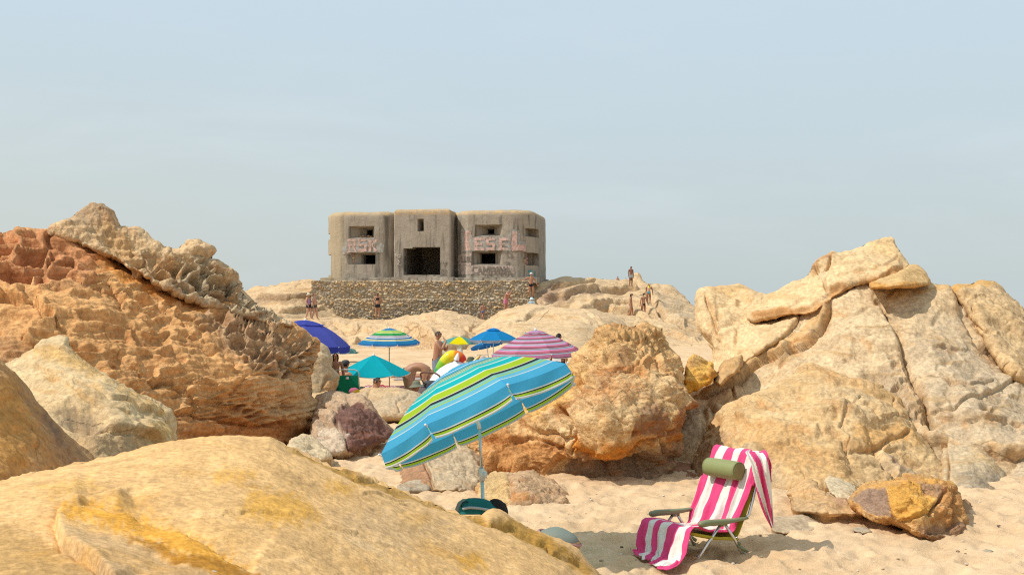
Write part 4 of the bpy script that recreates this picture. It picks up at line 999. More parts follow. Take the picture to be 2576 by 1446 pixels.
rock("ridged_headland", [(1270, 790), (1272, 714), (1330, 707), (1372, 706), (1390, 703), (1400, 700), (1432, 696), (1448, 701), (1470, 698), (1520, 702), (1560, 702), (1575, 698), (1586, 702), (1596, 690), (1604, 688), (1622, 706), (1640, 714), (1680, 720), (1710, 734), (1738, 758), (1760, 776), (1782, 800), (1800, 850), (1800, 905), (1560, 905), (1440, 880), (1340, 830)],
     [(1270, 720, 82.2), (1340, 708, 82.6), (1400, 700, 84), (1575, 700, 90), (1680, 720, 88), (1780, 800, 80), (1340, 770, 80.6), (1280, 790, 81.2), (1480, 760, 80), (1600, 740, 85), (1600, 800, 79), (1700, 800, 79), (1450, 830, 72), (1600, 860, 66), (1750, 870, 66), (1600, 900, 58), (1780, 900, 58)],
     M_far, (.58, .45, .285), edge=(1.4, 16), back=5, h=1.6, seed=87, rough=2.6, wob=10, noises=NF, label="ridged rock headland right of the bunker with people climbing on it", cat="rock",
     creases=[([(1360, 760), (1440, 745), (1500, 730), (1560, 740), (1610, 735)], .6, 12, .35, 3), ([(1380, 730), (1440, 720), (1500, 714)], .4, 10, .3, 3), ([(1480, 770), (1540, 760), (1600, 775), (1660, 790)], .5, 12, .3, 3), ([(1620, 740), (1660, 780), (1720, 830)], .5, 14, .35, 4), ([(1450, 790), (1500, 770), (1560, 785), (1640, 800)], .4, 10, .3, 3), ([(1590, 830), (1680, 840), (1760, 860)], .4, 12, .2, 3)],
     dents=[(1420, 765, 20, 8, .5), (1520, 775, 16, 9, .6)],
     zones=[([(1360, 755), (1440, 740), (1500, 728), (1560, 738), (1500, 742), (1420, 756), (1370, 768)], (.30, .22, .16), 4, .6), ([(1640, 740), (1740, 770), (1790, 850), (1700, 830)], (.44, .37, .26), 16, .6), ([(1340, 735), (1400, 715), (1420, 740), (1350, 770)], (.30, .22, .17), 6, .7), ([(1496, 770), (1530, 765), (1540, 785), (1500, 790)], (.50, .30, .12), 4, .7)])
# ------------------------------------------------------------------ the bunker and its stone wall
BY = 82.4; BS = F / BY
BX = (1096.5 - CU) / BS - .62; BZ = CZ + (CV - 701) / BS
bk = empty("bunker", (BX, BY, BZ), "weathered two-storey concrete bunker with painted graffiti on the headland", "bunker", rz=math.radians(-8))
BM = parent_matrix(bk)


def concrete(name, base=(.315, .265, .205)):
    m, nt, b, L = new_mat(name)
    tc = nd(nt, 'ShaderNodeTexCoord').outputs['Object']
    sep = nd(nt, 'ShaderNodeSeparateXYZ'); L.new(tc, sep.inputs[0])
    n1 = noise_n(nt, tc, .55, 7, .65, .5); n2 = noise_n(nt, tc, 3.0, 7, .65); n3 = noise_n(nt, tc, 12, 5, .7)
    mp = nd(nt, 'ShaderNodeMapping'); mp.inputs['Scale'].default_value = (2.4, 2.4, .28); L.new(tc, mp.inputs[0])
    st = noise_n(nt, mp.outputs[0], 1.1, 6, .6, .3)
    c = mixc(nt, ramp(nt, n1, .35, .7), base, (.38, .325, .26))
    c = mixc(nt, ramp(nt, n2, .5, .75, 0, .6), c, (.46, .41, .34))
    c = mixc(nt, ramp(nt, st, .50, .66, 0, .75), c, (.115, .10, .085))
    c = mixc(nt, ramp(nt, n3, .58, .72, 0, .45), c, (.15, .125, .105))
    # sand-coloured render still clings to the roof edge
    top = mixc(nt, ramp(nt, n2, .35, .6), (.52, .36, .185), (.40, .31, .21))
    c = mixc(nt, ramp(nt, sep.outputs[2], 4.3, 4.52), c, top)
    c = mixc(nt, ramp(nt, sep.outputs[0], -5.6, -6.4, 0, .5), c, (.46, .36, .21))  # left corner painted paler, standing in for raking sunlight
    L.new(c, b.inputs['Base Color']); b.inputs['Roughness'].default_value = .93; b.inputs['Specular IOR Level'].default_value = .15
    bn = nd(nt, 'ShaderNodeBump', Strength=.7, Distance=.06); L.new(n2, bn.inputs['Height'])
    bn2 = nd(nt, 'ShaderNodeBump', Strength=.5, Distance=.03); L.new(n3, bn2.inputs['Height']); L.new(bn.outputs[0], bn2.inputs['Normal'])
    L.new(bn2.outputs[0], b.inputs['Normal'])
    return m


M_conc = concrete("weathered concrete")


def bx(u): return (u - 1081.5) / BS
def bz(v): return (701 - v) / BS


def solid(name, foot, top, flat=.34):
    """prism over a footprint whose roof edge is rounded off"""
    n = len(foot); f = np.array(foot, float); c = f.mean(0)
    rings = [(0, 0.), (top - flat, 0.)]
    for a in (25, 50, 72, 88):
        a = math.radians(a); rings.append((top - flat + flat * math.sin(a), flat * 1.2 * (1 - math.cos(a))))
    vs = []
    for z, ins in rings:
        for i in range(n):
            a, b_, d = f[i - 1], f[i], f[(i + 1) % n]
            t1 = (b_ - a) / np.linalg.norm(b_ - a); t2 = (d - b_) / np.linalg.norm(d - b_)
            nn = np.array([-(t1[1] + t2[1]), t1[0] + t2[0]]); nn /= (np.linalg.norm(nn) + 1e-9)
            q = b_ + nn * ins
            wv = .03 * math.sin(i * 2.3 + z * 3) if z > top - flat else 0
            vs.append((q[0], q[1], z + wv))
    fs = [tuple(range(n))[::-1]]
    for r in range(len(rings) - 1):
        for i in range(n):
            j = (i + 1) % n
            fs.append((r * n + i, r * n + j, (r + 1) * n + j, (r + 1) * n + i))
    fs.append(tuple((len(rings) - 1) * n + i for i in range(n)))
    me = bpy.data.meshes.new(name); me.from_pydata(vs, [], fs)
    bm = bmesh.new(); bm.from_mesh(me); bmesh.ops.recalc_face_normals(bm, faces=bm.faces); bm.to_mesh(me); bm.free()
    return me


def frustum(u0, u1, v0, v1, iu0, iu1, iv0, iv1, y0, dep, thru):
    O = [(bx(u0), bz(v1)), (bx(u1), bz(v1)), (bx(u1), bz(v0)), (bx(u0), bz(v0))]
    I = [(bx(iu0), bz(iv1)), (bx(iu1), bz(iv1)), (bx(iu1), bz(iv0)), (bx(iu0), bz(iv0))]
    vs = []
    for y, R in ((y0 - 1.5, O), (y0, O), (y0 + dep, I), (y0 + thru, I)):
        vs += [(x, y, z) for x, z in R]
    fs = [(0, 1, 2, 3)[::-1], (12, 13, 14, 15)]
    for r in range(3):
        for i in range(4):
            j = (i + 1) % 4
            fs.append((r * 4 + i, r * 4 + j, r * 4 + 4 + j, r * 4 + 4 + i))
    return vs, fs


def boxc(x0, x1, y0, y1, z0, z1):
    return ([(x0, y0, z0), (x1, y0, z0), (x1, y1, z0), (x0, y1, z0), (x0, y0, z1), (x1, y0, z1), (x1, y1, z1), (x0, y1, z1)],
            [(0, 3, 2, 1), (4, 5, 6, 7), (0, 1, 5, 4), (1, 2, 6, 5), (2, 3, 7, 6), (3, 0, 4, 7)])


def carve(me, cutters):
    o = bpy.data.objects.new("carving", me); COL.objects.link(o)
    tmp = []
    for vs, fs in cutters:
        cm = bpy.data.meshes.new("cutter"); cm.from_pydata(vs, [], fs)
        b = bmesh.new(); b.from_mesh(cm); bmesh.ops.recalc_face_normals(b, faces=b.faces); b.to_mesh(cm); b.free()
        c = bpy.data.objects.new("cutter", cm); COL.objects.link(c); tmp.append(c)
        md = o.modifiers.new("b", 'BOOLEAN'); md.operation = 'DIFFERENCE'; md.solver = 'EXACT'; md.object = c
    dg = bpy.context.evaluated_depsgraph_get()
    r = bpy.data.meshes.new_from_object(o.evaluated_get(dg))
    bpy.data.objects.remove(o)
    for c in tmp: bpy.data.objects.remove(c)
    return r


def rough_edges(me, seed, amp=.02):
    """crumbled arrises: split the faces up and weather the surface a little"""
    b = bmesh.new(); b.from_mesh(me)
    bmesh.ops.triangulate(b, faces=b.faces)
    for _ in range(5):
        ed = [e for e in b.edges if e.calc_length() > .34]
        if not ed: break
        bmesh.ops.subdivide_edges(b, edges=ed, cuts=1, use_grid_fill=False)
        bmesh.ops.triangulate(b, faces=[f for f in b.faces if len(f.verts) > 3])
    b.normal_update()
    co = np.array([q.co[:] for q in b.verts]); nn = np.array([q.normal[:] for q in b.verts])
    d = amp * fbm(co * 1.7, 4, .6, seed=seed) + amp * .6 * fbm(co * 6, 2, .5, seed=seed + 1)
    for q, k, n in zip(b.verts, d, nn): q.co += Vector(n) * float(k)
    b.to_mesh(me); b.free()
    return me


def part(name, me, mat, parent, sharp=35):
    me.name = name; me.materials.clear(); me.materials.append(mat)
    me.polygons.foreach_set("use_smooth", np.ones(len(me.polygons), bool))
    o = bpy.data.objects.new(name, me); COL.objects.link(o); o.parent = parent
    b = bmesh.new(); b.from_mesh(me)
    for e in b.edges:
        if len(e.link_faces) == 2 and e.calc_face_angle(0) > math.radians(sharp): e.smooth = False
    b.to_mesh(me); b.free()
    return o


def arc(cx, cy, r, a0, a1, n):
    return [(cx + r * math.cos(math.radians(a0 + (a1 - a0) * i / n)), cy + r * math.sin(math.radians(a0 + (a1 - a0) * i / n))) for i in range(n + 1)]


H1 = bz(530); H2 = bz(527)
footL = arc(-5.75, 1.72, 1.72, 180, 270, 6) + [(-3.5, 0.0)] + arc(-3.5, 1.2, 1.2, 272, 345, 5) + [(-2.0, 1.5), (-2.0, 7), (-7.47, 7)]
footR = [(1.4, 7), (1.4, 1.6), (1.83, 1.35)] + [(2.03, .85), (2.36, .42), (2.84, .08)] + [(5.72, 0.)] + arc(5.72, 1.75, 1.75, 275, 360, 6) + [(7.47, 7)]
footC = [(-2.27, 6.4), (-2.27, -.22), (-2.19, -.32), (1.65, -.32), (1.74, -.24), (1.74, 6.4)]
room = boxc(-6.6, -3.0, 1.45, 6.2, .25, 4.0)
left = carve(solid("wing", footL, H1), [
    frustum(878, 946, 567, 598, 916, 932, 575, 591, 0, .95, 3), frustum(874, 949, 634, 664, 911, 947, 639, 663, 0, .7, 3), room,
    boxc(-9, -7.12, -1, 3.2, bz(599), bz(583)), boxc(-9, -7.02, -1, 3.2, bz(690), bz(638))])
right = carve(solid("wing", footR, H1), [
    frustum(1201, 1274, 566, 596, 1231, 1247, 576, 588, 0, .95, 3), frustum(1194, 1274, 632, 667, 1213, 1252, 637, 663, 0, .7, 3),
    boxc(2.3, 6.4, 1.45, 6.2, .25, 4.0), boxc(6.75, 9, -1, 2.6, bz(596), bz(575)), boxc(6.7, 9, -1, 2.6, bz(668), bz(636))])
cent = carve(solid("wing", footC, H2, .22), [
    frustum(1060, 1076, 551, 583, 1066, 1076.5, 558, 579, -.32, .9, 2.2), boxc(bx(1024), bx(1110), -2, 1.2, bz(692), bz(625)), boxc(bx(1047), bx(1118), -1, 5.5, bz(692), bz(622)), boxc(-1.8, 1.36, .7, 6, .3, 4.0)])
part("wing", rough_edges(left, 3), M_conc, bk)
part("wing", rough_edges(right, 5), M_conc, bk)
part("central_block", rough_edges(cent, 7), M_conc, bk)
pl = MB()
pl.box((-5.0, 3.2, -.10), 5.1, 6.9, .36); pl.box((4.6, 3.3, -.13), 6.2, 7.2, .40)
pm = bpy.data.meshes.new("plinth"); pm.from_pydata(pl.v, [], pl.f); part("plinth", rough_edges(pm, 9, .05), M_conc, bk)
pl = MB(); pl.box((-.27, 2.0, -.17), 4.5, 5.6, .5)
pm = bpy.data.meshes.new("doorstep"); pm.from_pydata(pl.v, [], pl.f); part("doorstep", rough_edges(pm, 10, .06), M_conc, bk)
M_rub = rock_mat("rubble", 1.2, bump=.4)


def rubble(name, spots, parent):
    mb_ = MB(); cs = []
    for i, (x, y, z, r) in enumerate(spots):
        mb_.ball((x, y, z), r, 9, 6, col=(.50 - .1 * (i % 3), .35 - .08 * (i % 3), .19), sc=(1.15, .9, .8))
    o = mb_.build(name, M_rub, parent, colors=True, world=False)
    return o


rubble("stone_infill", [(bx(883 + 5 * (i % 2)), .28, bz(661 - 4.6 * i), .11) for i in range(6)], bk)
rubble("stone_infill", [(bx(905 + 7 * i), .5, bz(594 - 2 * (i % 2)), .11) for i in range(5)], bk)
rubble("stone_infill", [(6.62 + .1 * (i % 3), .42 + .1 * (i % 3), bz(668 - 4.2 * (i // 2)), .13) for i in range(9)], bk)

# graffiti: paint lying on the concrete
bvh = []
dg = bpy.context.evaluated_depsgraph_get()
allv = []; allf = []
for o in bk.children:
    if o.name.split('.')[0] in ("wing", "central_block", "plinth"):
        b0 = len(allv); allv += [q.co.copy() for q in o.data.vertices]; allf += [tuple(i + b0 for i in p.vertices) for p in o.data.polygons]
BV = BVHTree.FromPolygons(allv, allf)
m, nt, b, L = new_mat("wall paint")
tcn = nd(nt, 'ShaderNodeTexCoord').outputs['Object']; at = nd(nt, 'ShaderNodeAttribute', attribute_name='Col').outputs['Color']
c = mixc(nt, ramp(nt, noise_n(nt, tcn, 4.5, 7, .7, .3), .40, .62, 0, .8), at, (.30, .245, .185))
c = mixc(nt, 1., c, mixc(nt, noise_n(nt, tcn, 14, 4, .7), (.85,) * 3, (1.12,) * 3), 'MULTIPLY')
L.new(c, b.inputs['Base Color']); b.inputs['Roughness'].default_value = .85; b.inputs['Specular IOR Level'].default_value = .15
M_paint = m


def zc(x, y):  # coordinates read off the close-up of the facade
    return ((1240 + x / 2.5255) / 1.59, (780 + y / 2.5255) / 1.59)


def paint(name, shapes, off=.02, cell=1.25):
    """shapes: list of ((poly | [segments], width), colour); later ones lie on top"""
    vs = []; fs = []; cs = []
    for k, (poly, wd, colr) in enumerate(shapes):
        q = np.array([zc(*p) for p in poly])
        lo = q.min(0) - 3; hi = q.max(0) + 3
        U, W = np.meshgrid(np.arange(lo[0], hi[0], cell), np.arange(lo[1], hi[1], cell))
        pp = np.stack([U.ravel(), W.ravel()], 1)
        if wd is None:
            d, _, ins = poly_sd(pp, q); s = np.where(ins, d, -d)
        else:
            s = np.full(len(pp), -9.)
            for a, b2 in zip(q[:-1], q[1:]): s = np.maximum(s, wd / 2 - seg_dist(pp, a, b2)[0])
        s = s + .9 * fbm(np.stack([pp[:, 0] / 5, pp[:, 1] / 5, np.full(len(pp), k * 3.3)], 1), 3)
        for (u, v), sd in zip(pp, s):
            if sd < 0: continue
            pts = []
            for du, dv in ((0, 0), (cell, 0), (cell, -cell), (0, -cell)):
                h = BV.ray_cast(Vector((bx(u + du), -3, bz(v + dv))), Vector((0, 1, 0)))
                if h[0] is None or h[1].y > -.35: pts = None; break
                pts.append(h[0] + h[1] * (off + .006 * k))
            if pts is None or max(p.y for p in pts) - min(p.y for p in pts) > .12: continue
            n = len(vs); vs += [tuple(p) for p in pts]; fs.append((n, n + 1, n + 2, n + 3)); cs.append(colr)
    if fs:
        mesh_np(name, vs, fs, M_paint, bk, None, np.array(cs), smooth=False, world=False)


def paint_each(name, shapes):
    for k, q in enumerate(shapes): paint(name, [q], .02 + .004 * k)


GRY = (.40, .39, .36); PNK = (.66, .43, .37); WSH = (.52, .41, .35); DRK = (.15, .125, .11); WHT = (.62, .56, .48)
R_ = lambda x0, y0, x1, y1, c: ([(x0, y0), (x1, y0), (x1, y1), (x0, y1)], None, c)
paint("graffiti", [([(1550, 345), (1655, 365), (1672, 430), (2040, 428), (2042, 358), (2150, 366), (2152, 470), (2212, 480), (2212, 574), (1556, 572)], None, GRY),
                   ([(1572, 372), (1655, 366), (1655, 430), (1632, 470), (1655, 500), (1655, 562), (1572, 560), (1590, 470)], None, PNK),
                   R_(1690, 440, 1722, 566, PNK), R_(1690, 438, 1800, 466, PNK), R_(1690, 488, 1778, 514, PNK), R_(1690, 540, 1796, 566, PNK),
                   R_(1812, 438, 1906, 466, PNK), R_(1812, 438, 1842, 512, PNK), R_(1812, 488, 1906, 514, PNK), R_(1874, 488, 1906, 566, PNK), R_(1812, 540, 1906, 566, PNK),
                   R_(1942, 446, 1976, 564, PNK), R_(1942, 442, 2040, 466, PNK), R_(1942, 492, 2012, 512, PNK), R_(1942, 538, 2040, 564, PNK),
                   R_(2070, 380, 2126, 572, PNK), R_(2070, 505, 2200, 572, PNK)])
paint("graffiti", [([(326, 520), (362, 505), (362, 440), (662, 436), (690, 482), (762, 495), (762, 582), (326, 600)], None, GRY),
                   R_(388, 442, 414, 566, PNK), R_(388, 440, 468, 464, PNK), R_(444, 440, 470, 510, PNK), R_(388, 492, 468, 512, PNK), ([(430, 512), (452, 508), (478, 566), (450, 568)], None, PNK),
                   R_(494, 440, 586, 464, PNK), R_(494, 440, 520, 512, PNK), R_(494, 490, 586, 512, PNK), R_(560, 490, 586, 566, PNK), R_(494, 542, 586, 566, PNK),
                   R_(606, 440, 634, 566, PNK), ([(634, 500), (670, 440), (698, 450), (650, 506), (700, 560), (672, 570)], None, PNK), R_(345, 566, 560, 592, WSH)])
paint("graffiti", [([(1500, 600), (1662, 594), (1662, 712), (1510, 706)], None, WSH), ([(1560, 625), (1560, 680), (1588, 680)], 3.2, DRK), ([(1596, 630), (1598, 678), (1618, 680), (1620, 630)], 3, DRK),
                   ([(1628, 630), (1650, 680)], 3, DRK), ([(1650, 630), (1628, 680)], 3, DRK)])
paint("graffiti", [([(1500, 716), (2090, 716), (2105, 800), (1506, 806)], None, WSH), ([(1722, 738), (1690, 735), (1680, 760), (1690, 795), (1722, 792)], 4, DRK),
                   ([(1732, 798), (1752, 735), (1774, 798)], 4, DRK), ([(1738, 775), (1768, 775)], 3.4, DRK), ([(1788, 798), (1790, 735), (1814, 775), (1838, 735), (1842, 798)], 4, DRK),
                   ([(1860, 798), (1860, 735), (1900, 740), (1898, 768), (1860, 770)], 4, DRK), ([(1908, 798), (1930, 735), (1952, 798)], 4, DRK), ([(1914, 775), (1946, 775)], 3.4, DRK),
                   ([(1964, 798), (1964, 738), (2000, 796), (2000, 736)], 4, DRK), ([(2012, 798), (2034, 735), (2060, 798)], 4, DRK), ([(2018, 776), (2052, 776)], 3.4, DRK)])
paint("graffiti", [([(1390, 688), (1402, 715), (1420, 686)], 2.8, DRK), ([(1408, 710), (1396, 738)], 2.8, DRK), ([(1376, 762), (1416, 758), (1416, 780), (1380, 786), (1378, 804), (1418, 804)], 2.8, DRK)])
paint("graffiti", [([(893, 596), (900, 628), (912, 598), (920, 630)], 1.5, WHT), ([(925, 610), (952, 600), (930, 635), (955, 628)], 1.5, WHT), ([(905, 665), (925, 655), (935, 680), (918, 700), (945, 712)], 1.5, WHT)])
paint("graffiti", [([(2010, 618), (2035, 612), (2042, 640), (2018, 648)], 1.6, DRK), ([(2050, 640), (2080, 616), (2075, 648), (2100, 630)], 1.6, DRK), ([(2000, 690), (2030, 676), (2060, 690), (2010, 712), (2060, 706)], 1.6, DRK)])
TEAL = (.05, .33, .36)
paint("graffiti", [([(2242, 775), (2325, 775), (2325, 835), (2242, 835)], None, (.42, .42, .36)), ([(2237, 766), (2247, 800), (2238, 840), (2330, 836)], 3, TEAL), ([(2237, 768), (2330, 776)], 2.4, TEAL), ([(2284, 775), (2290, 835)], 4, TEAL)])
mb_ = MB()
x = bx(1024) + .012
for i in range(6):
    y0 = -.2 + .13 * i
    mb_.add([(x, y0, .5 + .1 * (i % 2)), (x, y0 + .09, .45), (x, y0 + .1, 1.55 - .1 * (i % 3)), (x, y0 + .02, 1.6)], [(0, 1, 2, 3)], ((.16, .22, .17), (.10, .14, .15), (.22, .20, .24), (.05, .06, .06))[i % 4])
mb_.build("graffiti", M_paint, bk, smooth=False, colors=True, world=False)

# dry stone wall in two steps, filled behind up to the bunker's floor
m, nt, b, L = new_mat("dry stone")
tcn = nd(nt, 'ShaderNodeTexCoord').outputs['Object']; at = nd(nt, 'ShaderNodeAttribute', attribute_name='Col').outputs['Color']
c = mixc(nt, 1., at, mixc(nt, noise_n(nt, tcn, 5, 7, .7), (.6, .58, .56), (1.35, 1.35, 1.34)), 'MULTIPLY')
L.new(c, b.inputs['Base Color']); b.inputs['Roughness'].default_value = .95; b.inputs['Specular IOR Level'].default_value = .1
bn = nd(nt, 'ShaderNodeBump', Strength=.6, Distance=.05); L.new(noise_n(nt, tcn, 9, 6, .7), bn.inputs['Height']); L.new(bn.outputs[0], b.inputs['Normal'])
M_stone = m
sw = empty("stone_wall", V(1060, 800, 80.4), "stepped dry stone retaining wall below the bunker", "stone wall")


def tier(name, x0, x1, y, z0, z1, back, seed, ragged=0.):
    st = .042
    nx = int((x1 - x0) / st); nz = int((z1 - z0) / st)
    X, Z = np.meshgrid(np.linspace(x0, x1, nx), np.linspace(z0, z1, nz))
    x = X.ravel(); z = Z.ravel()
    top = z1 + .05 * fbm(np.stack([x * 1.5, 0 * x, 0 * x + seed], 1), 3)
    z = z0 + (z - z0) * (top - z0) / (z1 - z0)
    row = z / .125 + .35 * perlin(np.stack([x * .8, 0 * x + seed, z * .8], 1))
    q = np.stack([x / .23 + .5 * np.floor(row) * 1.37, row, np.full(len(x), .5)], 1)
    q = q + .42 * np.stack([perlin(q * .9, seed), perlin(q * .9, seed + 1), 0 * x], 1)
    q[:, 2] = .5
    f1, f2, cid = voronoi(q, seed)
    e = f2 - f1
    pr = sstep(.02, .24, e)
    t = ((cid * 37) % 101) / 100.; t2 = ((cid * 61) % 97) / 96.
    y_ = y - .09 * pr * (.5 + t) - .03 * fbm(np.stack([x * 2, z * 2, 0 * x + 3], 1), 3)
    # the masonry was patched in places with flatter, paler stones
    base = np.array([.54, .42, .28]); warm = np.array([.56, .38, .19]); gr = np.array([.42, .36, .28]); pale = np.array([.64, .54, .40])
    colr = base + (warm - base) * np.clip(t * 2 - 1, 0, 1)[:, None] + (gr - base) * np.clip(t2 * 2 - 1, 0, 1)[:, None] * .9
    colr = np.where((t2 < .14)[:, None], pale, colr) * (.72 + .5 * t)[:, None]
    colr = colr * (.66 + .40 * sstep(.0, .10, e))[:, None]
    fade = (fbm(np.stack([x * .35, z * .5, 0 * x + 9 + seed], 1), 3) > .38)
    colr = np.where(fade[:, None], colr * .85, colr)
    v = np.stack([x, y_, z], 1)
    i = np.arange(nx * nz).reshape(nz, nx)
    f = np.stack([i[:-1, :-1], i[:-1, 1:], i[1:, 1:], i[1:, :-1]], -1).reshape(-1, 4)
    # top and ends
    tv = v[i[-1]].copy(); tb = tv.copy(); tb[:, 1] = back
    mid = tv.copy(); mid[:, 1] += .3; mid[:, 2] += .02
    n0 = len(v)
    v = np.concatenate([v, mid, tb]); a = np.arange(nx)
    f = np.concatenate([f, np.stack([i[-1][:-1], i[-1][1:], n0 + a[1:], n0 + a[:-1]], 1), np.stack([n0 + a[:-1], n0 + a[1:], n0 + nx + a[1:], n0 + nx + a[:-1]], 1)])
    for sidei, rv in ((0, True), (nx - 1, False)):
        cl = i[:, sidei]; bkv = v[cl].copy(); bkv[:, 1] = back
        n1 = len(v); v = np.concatenate([v, bkv]); k = np.arange(nz)
        g = np.stack([cl[:-1], cl[1:], n1 + k[1:], n1 + k[:-1]], 1)
        f = np.concatenate([f, g if rv else g[:, ::-1]])
    cc = np.tile(np.array([.47, .37, .24]), (len(v), 1)); cc[:len(colr)] = colr
    o = mesh_np(name, v, f, M_stone, sw, None, cc)
    return o


wx = lambda u, Y: (u - CU) * Y / F
wz = lambda v, Y: CZ + (CV - v) * Y / F
tier("upper_tier", wx(784, 80.8), wx(1336, 80.6), 80.7, wz(760, 80.4), wz(706, 80.6), 91, 2)
tier("lower_tier", wx(842, 80.), wx(1345, 80.), 80.0, wz(830, 80.), wz(752.5, 80.), 80.9, 4)
lo_ = tier("broken_end", wx(764, 80.1), wx(846, 80.1), 80.25, wz(775, 80.), wz(755, 80.), 80.9, 6)
# ------------------------------------------------------------------ parasols
M_canopy = fabric_attr("parasol cloth", .48, .75, .15, 400)
M_alu = plain("brushed aluminium", (.58, .60, .60), .38, .85, .5, .06)
M_white = plain("white plastic", (.75, .74, .70), .5, 0, .4, .04)
M_steelw = plain("painted steel", (.62, .66, .66), .4, .2, .5, .05)
M_wood = plain("weathered pole", (.33, .26, .20), .6, .1, .3, .1)


def stops(seq):
    """[(upto, colour)] from the rim (0) inward to the tip (1)"""
    e = np.array([s[0] for s in seq]); c = np.array([s[1] for s in seq], float)
    return lambda t: c[np.minimum(np.searchsorted(e, t), len(c) - 1)]


def parasol(name, label, tip, axis, R, hc, base, ringcol, n=8, phase=0., val=.14, valcol=None, vent=None, polemat=None, group=None, panels=None, pole_r=.016, trimcol=(.78, .78, .76), joint=None, sag=.03, nr=64, na=12, dome=1.6, flare=.25, finial=None):
    """tip = top of the cloth; axis points up through it; base = foot of the pole."""
    axis = Vector(axis).normalized(); tip = Vector(tip); base = Vector(base)
    root = empty(name, base, label, "beach umbrella", group)
    a1 = axis.cross(Vector((0, 1, 0))).normalized(); a2 = axis.cross(a1).normalized()
    cen = tip - axis * hc

    def rp(r, th):   # a rib: springs out of the hub and bends down to the rim
        h = hc * (1 - r ** dome)
        return cen + axis * h + R * r * (math.cos(th) * a1 + math.sin(th) * a2)
    cv = MB(); vl = MB(); ribs = []
    r0 = .02
    rng_ = random.Random(len(name) + int(R * 100))
    for k in range(n):
        t0 = phase + 2 * math.pi * k / n; t1 = phase + 2 * math.pi * (k + 1) / n
        vs = []; fs = []; cs = []
        for i in range(nr + 1):
            r = r0 + (1 - r0) * i / nr
            A = rp(r, t0); B = rp(r, t1)
            for j in range(na + 1):
                s = j / na
                q = A.lerp(B, s)
                k4 = 4 * s * (1 - s)
                q = q - axis * (sag * R * r * r * k4 * .5) - (q - cen - axis * (q - cen).dot(axis)) * (.018 * k4 * r)   # cloth is cut a little hollow between ribs
                vs.append(q)
        for i in range(nr):
            for j in range(na):
                b = i * (na + 1) + j
                fs.append((b, b + na + 1, b + na + 2, b + 1))
                cs.append(panels[k % len(panels)] if panels else tuple(ringcol(1 - (i + .5) / nr)))
        n0 = len(cv.v); cv.v += [tuple(q) for q in vs]; cv.f += [tuple(x + n0 for x in f) for f in fs]; cv.c += cs
        # valance: hangs from the rim, split at every rib
        if val:
            rows = 14
            edge = vs[-(na + 1):]
            m0 = len(vl.v)
            for i in range(rows + 1):
                w = i / rows
                for j in range(na + 1):
                    s = j / na
                    out = (edge[j] - cen); out -= axis * out.dot(axis); out.normalize()
                    drop = val * (1 - .10 * abs(2 * s - 1) ** 6) * w
                    pull = (s - .5) * .05 * w * (-1)
                    q = edge[j] - axis * drop + out * (flare * .12 * val * w + .012 * math.sin(s * 9 + k * 2.1 + w * 2) * w) + (vs[-1] - vs[-(na + 1)]) * pull
                    vl.v.append(tuple(q + Vector((0, 0, -.10 * val * w * (1 - abs(axis.z))))))
            for i in range(rows):
                for j in range(na):
                    b = m0 + i * (na + 1) + j
                    vl.f.append((b, b + na + 1, b + na + 2, b + 1)); vl.c.append(tuple(valcol(1 - (i + .5) / rows)) if valcol else (panels[k % len(panels)] if panels else tuple(ringcol(0.01))))
            lastrow = [Vector(vl.v[m0 + rows * (na + 1) + j]) for j in range(na + 1)]
            if trimcol is not None:
                vl.tube(lastrow, .006 + R * .003, 5, trimcol, cap=False)
        # rib under the cloth
        pts = [rp(.04 + .97 * i / 10, t0) - axis * .012 for i in range(11)]
        rb = MB(); rb.tube(pts, .005, 6)
        endp = rp(1.0, t0) + (rp(1.0, t0) - cen).normalized() * .015
        rb.ball(endp, .010, 8, 5)
        rb.tube([rp(.5, t0) - axis * .014, cen - axis * (.05 * R) + (rp(.5, t0) - cen) * .02], .004, 5)
        ribs.append(rb)
    if vent:
        vr, vh, vc = vent
        m0 = len(cv.v)
        for k in range(n):
            t0 = phase + 2 * math.pi * k / n; t1 = t0 + 2 * math.pi / n
            vs = []
            for i in range(7):
                r = vr * (i / 6) + .004
                A = rp(r, t0) + axis * (vh * (1 - .35 * i / 6)); B = rp(r, t1) + axis * (vh * (1 - .35 * i / 6))
                for j in range(7):
                    s = j / 6
                    q = A.lerp(B, s)
                    if i == 6: q = q - axis * (.018 * math.sin(s * math.pi * 1) - .02)
                    vs.append(q)
            n0 = len(cv.v); cv.v += [tuple(q) for q in vs]
            for i in range(6):
                for j in range(6):
                    b = n0 + i * 7 + j
                    cv.f.append((b, b + 7, b + 8, b + 1)); cv.c.append(tuple(vc(i / 6.)) if callable(vc) else vc)
    canopy = cv.build("canopy", M_canopy, root, colors=True)
    if val: vl.build("valance", M_canopy, canopy, colors=True)
    for rb in ribs: rb.build("rib", M_white, root)
    pm = MB()
    hub = tip - axis * .03
    if joint is not None:
        j1 = Vector(joint)
        pm.tube([hub, j1], pole_r * .85, 12); pm.build("upper_pole", polemat or M_alu, root)
        jm = MB(); d1 = (hub - j1).normalized(); d2 = (base - j1).normalized()
        jm.tube([j1 + d1 * .08, j1 + d1 * .02, j1 + d2 * .02], pole_r * 1.25, 10); jm.build("tilt_joint", M_white, root)
        mid = j1.lerp(base, .40)
        pm2 = MB(); pm2.tube([j1, mid], pole_r, 14); pm2.tube([mid, base - Vector((0, 0, .25))], pole_r * 1.22, 14); pm2.build("pole", polemat or M_alu, root)
        cl = MB(); cl.tube([mid + d2 * -.05, mid + d2 * .05], pole_r * 1.75, 12); cl.box(mid + Vector((.024, -.01, .0)), .03, .026, .05); cl.build("height_clamp", M_white, root)
    else:
